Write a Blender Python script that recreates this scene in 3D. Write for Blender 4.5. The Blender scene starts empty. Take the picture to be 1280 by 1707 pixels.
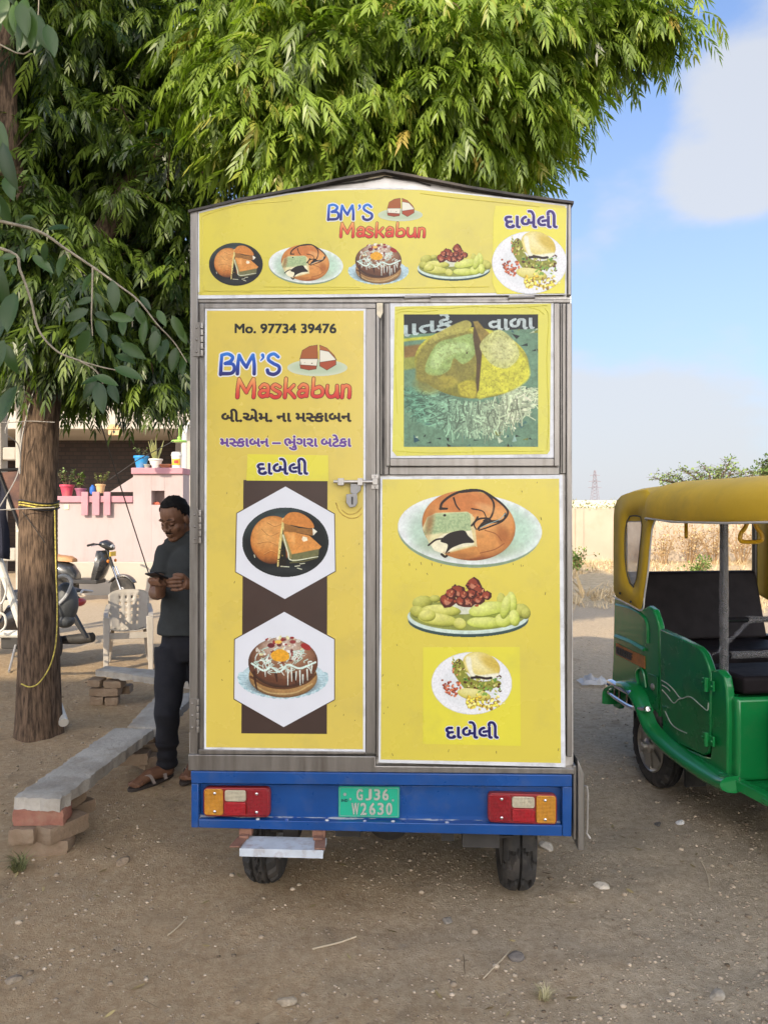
# a snack van in a dusty yard, photographed from behind
import bpy, bmesh, math, random
import numpy as np
from mathutils import Vector, Matrix, Euler
C = bpy.context.scene.collection
rad = math.radians
random.seed(4)

# ---------------------------------------------------------------- camera, sky, sun, exposure
EYE, FPX, HOR = 1.6, 1282.0, 850.0
cam = bpy.data.cameras.new('camera'); camo = bpy.data.objects.new('camera', cam); C.objects.link(camo)
camo.location = (0, 0, EYE); camo.rotation_euler = (rad(90), 0, 0)
cam.sensor_fit = 'VERTICAL'; cam.sensor_height = 36; cam.lens = 36 * FPX / 1707
cam.shift_y = (HOR - 853.5) / 1707; cam.clip_end = 3000; cam.clip_start = .05
bpy.context.scene.camera = camo
SUN_EL, SUN_AZ = 28.0, 207.0               # azimuth clockwise from straight ahead
world = bpy.data.worlds.new('World'); bpy.context.scene.world = world; world.use_nodes = True
def build_world():
    nt = world.node_tree; N, L = nt.nodes, nt.links; bg = N['Background']
    sky = N.new('ShaderNodeTexSky'); sky.sky_type = 'NISHITA'; sky.sun_disc = False
    sky.sun_elevation = rad(SUN_EL); sky.sun_rotation = rad(SUN_AZ); sky.air_density = 1.0; sky.dust_density = 1.3; sky.ozone_density = 4.0
    tc = N.new('ShaderNodeTexCoord'); sep = N.new('ShaderNodeSeparateXYZ'); L.new(tc.outputs['Generated'], sep.inputs[0])
    def math_(op, a, b=None, clamp=False):
        n = N.new('ShaderNodeMath'); n.operation = op; n.use_clamp = clamp
        for i, v in enumerate((a, b)):
            if v is None: continue
            if isinstance(v, (int, float)): n.inputs[i].default_value = v
            else: L.new(v, n.inputs[i])
        return n.outputs[0]
    # cumulus: noise over the direction, stretched sideways near the horizon
    mp = N.new('ShaderNodeMapping'); mp.inputs['Scale'].default_value = (1, 1, 1.9); mp.inputs['Location'].default_value = (.33, .1, .42); L.new(tc.outputs['Generated'], mp.inputs[0])
    n1 = N.new('ShaderNodeTexNoise'); n1.inputs['Scale'].default_value = 3.1; n1.inputs['Detail'].default_value = 7; n1.inputs['Roughness'].default_value = .5; L.new(mp.outputs[0], n1.inputs['Vector'])
    low = math_('SUBTRACT', 1.0, math_('MULTIPLY', math_('ABSOLUTE', sep.outputs[2]), 3.2), True)      # more cloud towards the horizon
    back = math_('MULTIPLY', math_('MULTIPLY', sep.outputs[1], -1.0, True), 1.4)                        # and extra unseen cover added behind the camera to light the van
    blobs = None
    for (bx, by), lo, amp in (((1255, 215), .9925, .22), ((1010, 690), .972, .17), ((1220, 740), .972, .13)):
        v = Vector(((bx - 640) / FPX, 1, (HOR - by) / FPX)).normalized(); dn = N.new('ShaderNodeVectorMath'); dn.operation = 'DOT_PRODUCT'; dn.inputs[1].default_value = v; L.new(tc.outputs['Generated'], dn.inputs[0])
        mr = N.new('ShaderNodeMapRange'); mr.interpolation_type = 'SMOOTHSTEP'; mr.inputs[1].default_value = lo; mr.inputs[2].default_value = 1.0; mr.inputs[4].default_value = amp; L.new(dn.outputs['Value'], mr.inputs[0]); blobs = mr.outputs[0] if blobs is None else math_('ADD', blobs, mr.outputs[0])
    dens = math_('ADD', math_('ADD', n1.outputs[0], blobs), math_('ADD', math_('MULTIPLY', low, .08), math_('MULTIPLY', back, .16)))
    cov = N.new('ShaderNodeMapRange'); cov.interpolation_type = 'SMOOTHSTEP'; cov.inputs[1].default_value = .58; cov.inputs[2].default_value = .74; cov.inputs[3].default_value = 0; cov.inputs[4].default_value = .82; L.new(dens, cov.inputs[0])
    cl = N.new('ShaderNodeMix'); cl.data_type = 'RGBA'; cl.inputs[6].default_value = CLOUD_FAR; cl.inputs[7].default_value = CLOUD_FILL
    L.new(math_('ADD', math_('MULTIPLY', sep.outputs[1], -1.4), .1, True), cl.inputs[0])
    haze = N.new('ShaderNodeMix'); haze.data_type = 'RGBA'; L.new(math_('MULTIPLY', math_('SUBTRACT', 1.0, math_('MULTIPLY', math_('ABSOLUTE', sep.outputs[2]), 1.75), True), .78), haze.inputs[0]); tn = N.new('ShaderNodeMix'); tn.data_type = 'RGBA'; tn.blend_type = 'MULTIPLY'; tn.inputs[0].default_value = 1; tn.inputs[7].default_value = (1.03, .95, .95, 1); L.new(sky.outputs[0], tn.inputs[6]); L.new(tn.outputs[2], haze.inputs[6]); haze.inputs[7].default_value = HAZE
    mx = N.new('ShaderNodeMix'); mx.data_type = 'RGBA'; L.new(cov.outputs[0], mx.inputs[0]); L.new(haze.outputs[2], mx.inputs[6]); L.new(cl.outputs[2], mx.inputs[7])
    L.new(mx.outputs[2], bg.inputs[0]); bg.inputs[1].default_value = SKY_STRENGTH
SKY_STRENGTH = .10
CLOUD_FAR, CLOUD_FILL, HAZE = (2.65, 2.72, 2.85, 1), (18.5, 17.5, 16.5, 1), (1.5, 1.70, 2.08, 1)  # second cloud colour: bright fill added behind the camera for the shaded van
build_world()
sl = bpy.data.lights.new('sun', 'SUN'); sl.energy = 2.0; sl.angle = rad(.5); sl.color = (1, .86, .66)
so = bpy.data.objects.new('sun', sl); C.objects.link(so)
_sd = Vector((math.sin(rad(SUN_AZ)) * math.cos(rad(SUN_EL)), math.cos(rad(SUN_AZ)) * math.cos(rad(SUN_EL)), math.sin(rad(SUN_EL))))
so.rotation_euler = _sd.to_track_quat('Z', 'Y').to_euler(); so.location = (-8, -14, 14)
vs = bpy.context.scene.view_settings
vs.view_transform = 'Standard'; vs.look = 'None'; vs.gamma = 1; vs.use_curve_mapping = False; vs.exposure = 1.55
bpy.context.scene.cycles.max_bounces = 6; bpy.context.scene.cycles.transparent_max_bounces = 12
try: bpy.context.scene.cycles.use_denoising = True
except Exception: pass

def at(px, py, D):                          # the point seen at a spot of the photograph, D metres ahead
    return Vector(((px - 640) / FPX * D, D, EYE - (py - HOR) / FPX * D))

# ---------------------------------------------------------------- objects, parts, labels
MW = {}
def tag(o, label=None, cat=None, group=None, kind=None):
    if label: o['label'] = label
    if cat: o['category'] = cat
    if group: o['group'] = group
    if kind: o['kind'] = kind
    return o
def thing(name, label, cat, loc=(0, 0, 0), rz=0, group=None):
    o = bpy.data.objects.new(name, None); C.objects.link(o); o.empty_display_size = .1
    o.location = loc; o.rotation_euler = (0, 0, rz); MW[o.name] = Matrix.Translation(loc) @ Matrix.Rotation(rz, 4, 'Z')
    return tag(o, label, cat, group)
def copy_tree(o, parent=None):
    c = o.copy(); C.objects.link(c)
    if parent: c.parent = parent
    for ch in list(o.children): copy_tree(ch, c)
    return c

class MB:
    """collects shapes; build() links them as one mesh object"""
    def __init__(s): s.v, s.f, s.m, s.mi = [], [], [], 0
    def add(s, v, f):
        b = len(s.v); s.v += [tuple(x) for x in v]; s.f += [tuple(i + b for i in q) for q in f]; s.m += [s.mi] * len(f); return s
    def box(s, c, d, rot=None):
        x, y, z = (k / 2 for k in d); P = [Vector((a * x, b * y, e * z)) for a in (-1, 1) for b in (-1, 1) for e in (-1, 1)]
        if rot is not None: R = Euler(rot).to_matrix(); P = [R @ p for p in P]
        return s.add([p + Vector(c) for p in P], [(0, 1, 3, 2), (4, 6, 7, 5), (0, 4, 5, 1), (2, 3, 7, 6), (0, 2, 6, 4), (1, 5, 7, 3)])
    def bb(s, a, b): return s.box([(p + q) / 2 for p, q in zip(a, b)], [abs(q - p) for p, q in zip(a, b)])
    def hexa(s, P): return s.add(P, [(3, 2, 1, 0), (4, 5, 6, 7), (0, 1, 5, 4), (1, 2, 6, 5), (2, 3, 7, 6), (3, 0, 4, 7)])   # two quads, near and far
    def prism(s, poly, d):                  # closed outline of 3-D points pushed along d
        n = len(poly); P = [Vector(p) for p in poly]; d = Vector(d)
        return s.add(P + [p + d for p in P], [tuple(range(n))[::-1], tuple(range(n, 2 * n))] + [(i, (i + 1) % n, (i + 1) % n + n, i + n) for i in range(n)])
    def tube(s, pts, r, n=8, caps=True, flat=1.0):
        P = [Vector(p) for p in pts]; k = len(P); R = [r] * k if isinstance(r, (int, float)) else list(r)
        v, f = [], []; up = None
        for i in range(k):
            t = (P[min(i + 1, k - 1)] - P[max(i - 1, 0)]).normalized()
            if up is None: up = t.orthogonal().normalized()
            else:
                up = up - t * up.dot(t)
                up = up.normalized() if up.length > 1e-6 else t.orthogonal().normalized()
            w = t.cross(up)
            for j in range(n):
                a = 2 * math.pi * j / n; v.append(P[i] + (up * math.cos(a) + w * math.sin(a) * flat) * R[i])
        for i in range(k - 1):
            for j in range(n): f.append((i * n + j, i * n + (j + 1) % n, (i + 1) * n + (j + 1) % n, (i + 1) * n + j))
        if caps: f += [tuple(range(n))[::-1], tuple(range((k - 1) * n, k * n))]
        return s.add(v, f)
    def lathe(s, prof, c, axis=(0, 0, 1), n=24):       # profile of (radius, height) round an axis
        ax = Vector(axis).normalized(); u = ax.orthogonal().normalized(); w = ax.cross(u); c = Vector(c); v, f = [], []
        for r, h in prof:
            for j in range(n):
                a = 2 * math.pi * j / n; v.append(c + ax * h + (u * math.cos(a) + w * math.sin(a)) * r)
        for i in range(len(prof) - 1):
            for j in range(n): f.append((i * n + j, i * n + (j + 1) % n, (i + 1) * n + (j + 1) % n, (i + 1) * n + j))
        if prof[0][0] > 1e-4: f.append(tuple(range(n))[::-1])
        if prof[-1][0] > 1e-4: f.append(tuple(range((len(prof) - 1) * n, len(prof) * n)))
        return s.add(v, f)
    def ell(s, c, r, n=14, m=9, rot=None):
        v, f = [], []; R = Euler(rot).to_matrix() if rot else Matrix.Identity(3); r = (r, r, r) if isinstance(r, (int, float)) else r
        for i in range(m + 1):
            th = math.pi * i / m
            for j in range(n):
                a = 2 * math.pi * j / n; v.append(Vector(c) + R @ Vector((r[0] * math.sin(th) * math.cos(a), r[1] * math.sin(th) * math.sin(a), r[2] * math.cos(th))))
        for i in range(m):
            for j in range(n): f.append((i * n + j, (i + 1) * n + j, (i + 1) * n + (j + 1) % n, i * n + (j + 1) % n))
        return s.add(v, f)
    def loft(s, rings, caps=True):
        n = len(rings[0]); v = [p for r in rings for p in r]; f = []
        for i in range(len(rings) - 1):
            for j in range(n): f.append((i * n + j, i * n + (j + 1) % n, (i + 1) * n + (j + 1) % n, (i + 1) * n + j))
        if caps: f += [tuple(range(n))[::-1], tuple(range((len(rings) - 1) * n, len(rings) * n))]
        return s.add(v, f)
    def sheet(s, rows):                     # a grid of points
        n = len(rows[0]); return s.add([p for r in rows for p in r], [(i * n + j, i * n + j + 1, (i + 1) * n + j + 1, (i + 1) * n + j) for i in range(len(rows) - 1) for j in range(n - 1)])
    def build(s, name, mat, parent=None, bevel=0, smooth=35, world=False, seg=2, sub=0, solid=0, fix=True):
        me = bpy.data.meshes.new(name); V = s.v
        if world and parent is not None: I = MW[root_name(parent)].inverted(); V = [I @ Vector(v) for v in V]
        me.from_pydata([tuple(v) for v in V], [], s.f); mats = mat if isinstance(mat, (list, tuple)) else [mat]
        for m in mats: me.materials.append(m)
        if len(mats) > 1: me.polygons.foreach_set('material_index', s.m)
        if fix:
            bm = bmesh.new(); bm.from_mesh(me); bmesh.ops.recalc_face_normals(bm, faces=bm.faces); bm.to_mesh(me); bm.free()
        if smooth: me.polygons.foreach_set('use_smooth', [True] * len(me.polygons)); me.set_sharp_from_angle(angle=rad(smooth))
        o = bpy.data.objects.new(name, me); C.objects.link(o)
        if parent: o.parent = parent
        if solid: k = o.modifiers.new('solid', 'SOLIDIFY'); k.thickness = solid; k.offset = 0
        if sub: k = o.modifiers.new('sub', 'SUBSURF'); k.levels = k.render_levels = sub
        if bevel: k = o.modifiers.new('bevel', 'BEVEL'); k.width = bevel; k.segments = seg; k.limit_method = 'ANGLE'; k.angle_limit = rad(40)
        return o
def root_name(o):
    while o.parent: o = o.parent
    return o.name

# ---------------------------------------------------------------- materials
def mat(name, col, rough=.6, metal=0, var=.0, scale=8, bump=0, bscale=40, spec=.5, col2=None, dirt=None, dscale=3, damt=.5, coat=0, stretch=None, thr=None, trans=0, alpha=1, ior=None):
    m = bpy.data.materials.new(name); m.use_nodes = True; nt = m.node_tree; N, L = nt.nodes, nt.links; b = N['Principled BSDF']
    b.inputs['Base Color'].default_value = (*col, 1); b.inputs['Roughness'].default_value = rough; b.inputs['Metallic'].default_value = metal
    b.inputs['Specular IOR Level'].default_value = spec; b.inputs['Coat Weight'].default_value = coat
    if trans: b.inputs['Transmission Weight'].default_value = trans
    if alpha < 1: b.inputs['Alpha'].default_value = alpha
    if not (var or bump or dirt or col2): return m
    tc = N.new('ShaderNodeTexCoord'); vec = tc.outputs['Object']
    if stretch: mp = N.new('ShaderNodeMapping'); mp.inputs['Scale'].default_value = stretch; L.new(vec, mp.inputs[0]); vec = mp.outputs[0]
    def noise(sc, det=5, ro=.55):
        n = N.new('ShaderNodeTexNoise'); n.inputs['Scale'].default_value = sc; n.inputs['Detail'].default_value = det; n.inputs['Roughness'].default_value = ro; L.new(vec, n.inputs['Vector']); return n.outputs[0]
    out = None
    if var or col2:
        c2 = col2 if col2 else tuple(max(0, c * (1 - var)) for c in col)
        mx = N.new('ShaderNodeMix'); mx.data_type = 'RGBA'; mx.inputs[6].default_value = (*c2, 1); mx.inputs[7].default_value = (*(col if col2 else tuple(min(1, c * (1 + var)) for c in col)), 1)
        r = N.new('ShaderNodeMapRange'); r.inputs[1].default_value, r.inputs[2].default_value = thr or (.3, .7); L.new(noise(scale), r.inputs[0]); L.new(r.outputs[0], mx.inputs[0]); out = mx.outputs[2]
        rr = N.new('ShaderNodeMapRange'); rr.inputs[3].default_value = max(.02, rough - .12); rr.inputs[4].default_value = min(1, rough + .12); L.new(noise(scale * 1.7), rr.inputs[0]); L.new(rr.outputs[0], b.inputs['Roughness'])
    if dirt:
        mx = N.new('ShaderNodeMix'); mx.data_type = 'RGBA'
        if out: L.new(out, mx.inputs[6])
        else: mx.inputs[6].default_value = (*col, 1)
        mx.inputs[7].default_value = (*dirt, 1); r = N.new('ShaderNodeMapRange'); r.inputs[1].default_value = .5; r.inputs[2].default_value = .72; r.inputs[4].default_value = damt; L.new(noise(dscale, 8, .65), r.inputs[0]); L.new(r.outputs[0], mx.inputs[0]); out = mx.outputs[2]
    if out: L.new(out, b.inputs['Base Color'])
    if bump: bp = N.new('ShaderNodeBump'); bp.inputs['Strength'].default_value = bump; bp.inputs['Distance'].default_value = .01; L.new(noise(bscale, 6, .6), bp.inputs['Height']); L.new(bp.outputs[0], b.inputs['Normal'])
    return m
def mat_attr(name, rough=.4, attr='print', spec=.4):
    m = bpy.data.materials.new(name); m.use_nodes = True; N, L = m.node_tree.nodes, m.node_tree.links
    a = N.new('ShaderNodeVertexColor'); a.layer_name = attr; L.new(a.outputs[0], N['Principled BSDF'].inputs['Base Color'])
    N['Principled BSDF'].inputs['Roughness'].default_value = rough; N['Principled BSDF'].inputs['Specular IOR Level'].default_value = spec
    return m
STEEL = mat('brushed_steel', (.27, .255, .235), .40, .85, var=.16, scale=5, bump=.05, bscale=60, dirt=(.12, .10, .08), dscale=4, damt=.55, stretch=(6, 1, .6))
STEEL_LIGHT = mat('pale_steel', (.52, .50, .47), .42, .75, var=.2, scale=6, dirt=(.25, .22, .18), dscale=5, damt=.5)
CHROME = mat('chrome', (.72, .72, .72), .12, 1)
BLACK_PLASTIC = mat('black_plastic', (.018, .018, .019), .45, var=.3, scale=9)
BLACK_GLOSS = mat('black_paint', (.012, .012, .014), .18, coat=.5)
RUBBER = mat('tyre_rubber', (.03, .029, .028), .8, var=.3, scale=14, bump=.15, bscale=60, dirt=(.16, .13, .10), dscale=7, damt=.35)
RUST = mat('rusty_iron', (.20, .10, .065), .75, var=.35, scale=20, bump=.3, bscale=90, dirt=(.30, .18, .12), dscale=12)
DARK_IRON = mat('dark_iron', (.03, .028, .026), .7, var=.3, scale=9)
# ---------------------------------------------------------------- printed artwork (numpy painter -> colour attributes)
def lin(c):
    c = np.asarray(c, dtype=float) / 255.0
    return np.where(c <= 0.04045, c / 12.92, ((c + 0.055) / 1.055) ** 2.4)

def catmull(pts, n=8, closed=False):
    P = [np.array(p, float) for p in pts]
    if len(P) < 3: return np.array(P)
    if closed: P = [P[-1]] + P + [P[0], P[1]]
    else: P = [2 * P[0] - P[1]] + P + [2 * P[-1] - P[-2]]
    out = []
    for i in range(1, len(P) - 2):
        a, b, c, d = P[i - 1:i + 3]
        for k in range(n):
            t = k / n
            out.append(0.5 * ((2 * b) + (c - a) * t + (2 * a - 5 * b + 4 * c - d) * t * t + (3 * b - a - 3 * c + d) * t ** 3))
    if not closed: out.append(P[-2])
    return np.array(out)

class Art:
    """a small canvas measured in the sign's own units"""
    def __init__(s, x0, y0, x1, y1, res=2.0, seed=1):
        s.box = (x0, y0, x1, y1); s.W = int((x1 - x0) * res); s.H = int((y1 - y0) * res)
        xs = x0 + (np.arange(s.W) + .5) / res; ys = y0 + (np.arange(s.H) + .5) / res
        s.X, s.Y = np.meshgrid(xs, ys); s.res = res
        s.rgb = np.ones((s.H, s.W, 3)) * 200; s.a = np.zeros((s.H, s.W)); s.last = None; s.rs = np.random.RandomState(seed)
    def noise(s, scale, oct=3, sx=1.0, sy=1.0):
        out = np.zeros((s.H, s.W)); amp = 1; tot = 0
        for o in range(oct):
            sc = scale / 2 ** o
            gx = (s.X - s.box[0]) / sc * sx; gy = (s.Y - s.box[1]) / sc * sy
            g = s.rs.rand(int(gy.max()) + 3, int(gx.max()) + 3)
            ix, iy = gx.astype(int), gy.astype(int); fx, fy = gx - ix, gy - iy
            fx = fx * fx * (3 - 2 * fx); fy = fy * fy * (3 - 2 * fy)
            out += amp * ((g[iy, ix] * (1 - fx) + g[iy, ix + 1] * fx) * (1 - fy) + (g[iy + 1, ix] * (1 - fx) + g[iy + 1, ix + 1] * fx) * fy)
            tot += amp; amp *= .55
        return out / tot
    def put(s, m, col, alpha=True):
        m = np.clip(m, 0, 1); col = np.asarray(col, float)
        s.rgb[...] = s.rgb * (1 - m[..., None]) + m[..., None] * col
        if alpha: s.a[...] = np.maximum(s.a, m)
        return m
    def win(s, x0, y0, x1, y1, fn):
        i0, i1 = [int(np.clip((v - s.box[1]) * s.res, 0, s.H)) for v in (y0, y1 + 1)]; j0, j1 = [int(np.clip((v - s.box[0]) * s.res, 0, s.W)) for v in (x0, x1 + 1)]
        if i1 <= i0 or j1 <= j0: return
        keep = s.X, s.Y, s.rgb, s.a, s.H, s.W, s.last; sl = (slice(i0, i1), slice(j0, j1))
        s.X, s.Y, s.rgb, s.a, s.H, s.W = s.X[sl], s.Y[sl], s.rgb[sl], s.a[sl], i1 - i0, j1 - j0; s.last = None if s.last is None else s.last[sl]
        fn(); s.X, s.Y, s.rgb, s.a, s.H, s.W, s.last = keep
    def mell(s, cx, cy, rx, ry, rot=0, soft=.6):
        c, n = math.cos(math.radians(rot)), math.sin(math.radians(rot))
        dx, dy = s.X - cx, s.Y - cy
        u, v = (dx * c + dy * n) / rx, (-dx * n + dy * c) / ry
        r = np.sqrt(u * u + v * v)
        return np.clip((1 - r) * min(rx, ry) / soft + .5, 0, 1)
    def ell(s, cx, cy, rx, ry, col, rot=0, soft=.6, op=1):
        if soft < 2:
            m = max(rx, ry) + 2; s.win(cx - m, cy - m, cx + m, cy + m, lambda: s.put(s.mell(cx, cy, rx, ry, rot, soft) * op, col))
            if max(rx, ry) > 30: s.last = s.mell(cx, cy, rx, ry, rot, soft)
        else: s.put(s.mell(cx, cy, rx, ry, rot, soft) * op * (1 if s.last is None else s.last), col)
    def mpoly(s, pts, soft=.6):
        P = np.array(pts, float); ins = np.zeros((s.H, s.W), bool); d = np.full((s.H, s.W), 1e9)
        for i in range(len(P)):
            (xa, ya), (xb, yb) = P[i], P[(i + 1) % len(P)]
            if ya != yb:
                cond = (ya > s.Y) != (yb > s.Y)
                ins ^= cond & (s.X < (xb - xa) * (s.Y - ya) / (yb - ya) + xa)
            d = np.minimum(d, s.seg(xa, ya, xb, yb)[0])
        return np.clip(np.where(ins, d, -d) / soft + .5, 0, 1)
    def poly(s, pts, col, soft=.6, smooth=False, op=1):
        if smooth: pts = catmull(pts, 6, True)
        P = np.array(pts, float); a, b = P.min(0) - 2, P.max(0) + 2
        s.win(a[0], a[1], b[0], b[1], lambda: s.put(s.mpoly(pts, soft) * op * (s.last if soft > 2 and s.last is not None else 1), col))
    def seg(s, xa, ya, xb, yb):
        vx, vy = xb - xa, yb - ya; L = vx * vx + vy * vy + 1e-9
        t = np.clip(((s.X - xa) * vx + (s.Y - ya) * vy) / L, 0, 1)
        return np.hypot(s.X - xa - t * vx, s.Y - ya - t * vy), t
    def sdf(s, pts, w0, w1=None):
        w1 = w0 if w1 is None else w1; n = len(pts) - 1; D = np.full((s.H, s.W), 1e9)
        for i in range(n):
            d, t = s.seg(*pts[i], *pts[i + 1]); D = np.minimum(D, d - (w0 + (w1 - w0) * (i + t) / n) / 2)
        return D
    def stroke(s, pts, w, col, w1=None, soft=.6, op=1, n=6):
        P = catmull(pts, n); a, b = P.min(0) - w - 2, P.max(0) + w + 2
        s.win(a[0], a[1], b[0], b[1], lambda: s.put(np.clip(-s.sdf(P, w, w1) / soft + .5, 0, 1) * op, col))
    def ball(s, cx, cy, rx, ry, dark, mid, light, rot=0, lx=-.4, ly=-.75, wr=0.0, soft=.6, mask=None):
        c, n = math.cos(math.radians(rot)), math.sin(math.radians(rot))
        dx, dy = s.X - cx, s.Y - cy
        u, v = (dx * c + dy * n) / rx, (-dx * n + dy * c) / ry
        z = np.sqrt(np.clip(1 - u * u - v * v, 0, 1))
        sh = np.clip((u * lx + v * ly + z * .75) * .55 + .42 - .22 * (1 - z) ** 2, 0, 1)
        if wr: sh = np.clip(sh + (s.noise(max(rx, ry) * .5, 3) - .5) * wr, 0, 1)
        sh = sh[..., None]; dark, mid, light = (np.asarray(q, float) for q in (dark, mid, light))
        col = np.where(sh < .5, dark + (mid - dark) * sh * 2, mid + (light - mid) * (sh * 2 - 1))
        m = s.mell(cx, cy, rx, ry, rot, soft); s.last = m if max(rx, ry) > 25 else s.last
        return s.put(m if mask is None else m * mask, col)
    def speck(s, n, region, cols, r0, r1, shaded=False):
        for i in range(n):
            for _ in range(20):
                x = s.rs.uniform(s.box[0], s.box[2]); y = s.rs.uniform(s.box[1], s.box[3])
                if region(x, y): break
            else: continue
            c = np.array(cols[s.rs.randint(len(cols))], float); r = s.rs.uniform(r0, r1)
            if shaded: s.win(x - r - 2, y - r - 2, x + r + 2, y + r + 2, lambda: s.ball(x, y, r, r * s.rs.uniform(.6, .9), c * .5, c, np.minimum(c * 1.35 + 20, 255), s.rs.uniform(0, 180)))
            else: s.ell(x, y, r, r * s.rs.uniform(.4, .8), c, s.rs.uniform(0, 180))
    def grain(s, amt, scale=1.5):
        s.rgb = np.clip(s.rgb * (1 + (s.noise(scale, 2) - .5)[..., None] * amt), 0, 255)

def inell(cx, cy, rx, ry): return lambda x, y: ((x - cx) / rx) ** 2 + ((y - cy) / ry) ** 2 < 1

def art_black_dish():                      # a bun with a cut wedge on a black dish
    A = Art(403, 845, 549, 963, 2.2, 3)
    A.ell(476, 904, 72, 58, (26, 30, 30)); A.ell(476, 903, 70, 56, (40, 50, 50)); A.ell(476.5, 905, 68.5, 54.5, (20, 24, 25), soft=4)
    A.ell(455, 872, 34, 14, (110, 150, 150), -22, 20, .55)
    A.ell(476, 950, 50, 6, (48, 54, 56), 0, 6, .6)
    A.ball(455, 900, 37, 40, (84, 44, 20), (192, 118, 52), (228, 170, 98), 8, -.3, -.5, .35)
    for p in ([(436, 880), (450, 892), (466, 886)], [(430, 905), (448, 902), (462, 908)], [(440, 924), (452, 918), (462, 922)], [(446, 870), (458, 876), (470, 872)]):
        A.stroke(p, 1.0, (232, 180, 110), .5, op=.6); A.stroke([(x, y + 1.4) for x, y in p], 1.0, (128, 72, 30), .5, op=.7)
    A.poly([(471, 864), (475, 862), (472, 900), (466, 946), (462, 944), (465, 905)], (222, 205, 130)); A.poly([(472, 880), (476, 900), (478, 944), (464, 946), (469, 910)], (24, 20, 12))
    A.speck(34, lambda x, y: 464 < x < 474 and 905 < y < 945, [(220, 205, 120), (140, 120, 50), (60, 44, 20)], .8, 1.8)
    A.poly([(472, 866), (482, 855), (500, 855), (517, 866), (523, 880), (500, 878), (474, 872)], (206, 132, 62), smooth=True)
    A.poly([(484, 858), (500, 858), (514, 868), (496, 870), (480, 866)], (226, 162, 92), 6, True, .7)
    A.poly([(473, 872), (498, 880), (524, 882), (521, 893), (496, 888), (474, 886)], (150, 104, 52)); A.poly([(521, 880), (529, 886), (522, 893)], (236, 232, 214))
    A.poly([(473, 887), (490, 887), (516, 893), (536, 911), (530, 918), (487, 926)], (216, 146, 72), smooth=False)
    A.poly([(480, 890), (506, 893), (526, 908), (494, 916)], (232, 176, 104), 8, False, .8)
    A.poly([(473, 887), (487, 924), (486, 936), (470, 898)], (150, 140, 84)); A.poly([(487, 924), (532, 915), (531, 926), (487, 938)], (112, 112, 72))
    A.stroke([(472, 892), (480, 920), (487, 934), (530, 928)], 2.2, (228, 232, 200), 1.6); A.stroke([(484, 938), (505, 936), (528, 930)], 2.4, (90, 88, 52))
    A.poly([(505, 894), (512, 896), (513, 901), (506, 903), (503, 899)], (246, 236, 206)); A.grain(.14, 5)
    for p in ([(492, 944), (500, 943)], [(496, 947), (503, 949)], [(500, 940), (508, 939)], [(424, 925), (425, 929)], [(468, 944), (482, 945)]): A.stroke(p, 1.5, (214, 214, 186))
    A.grain(.16, 2.2); return A

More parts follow.
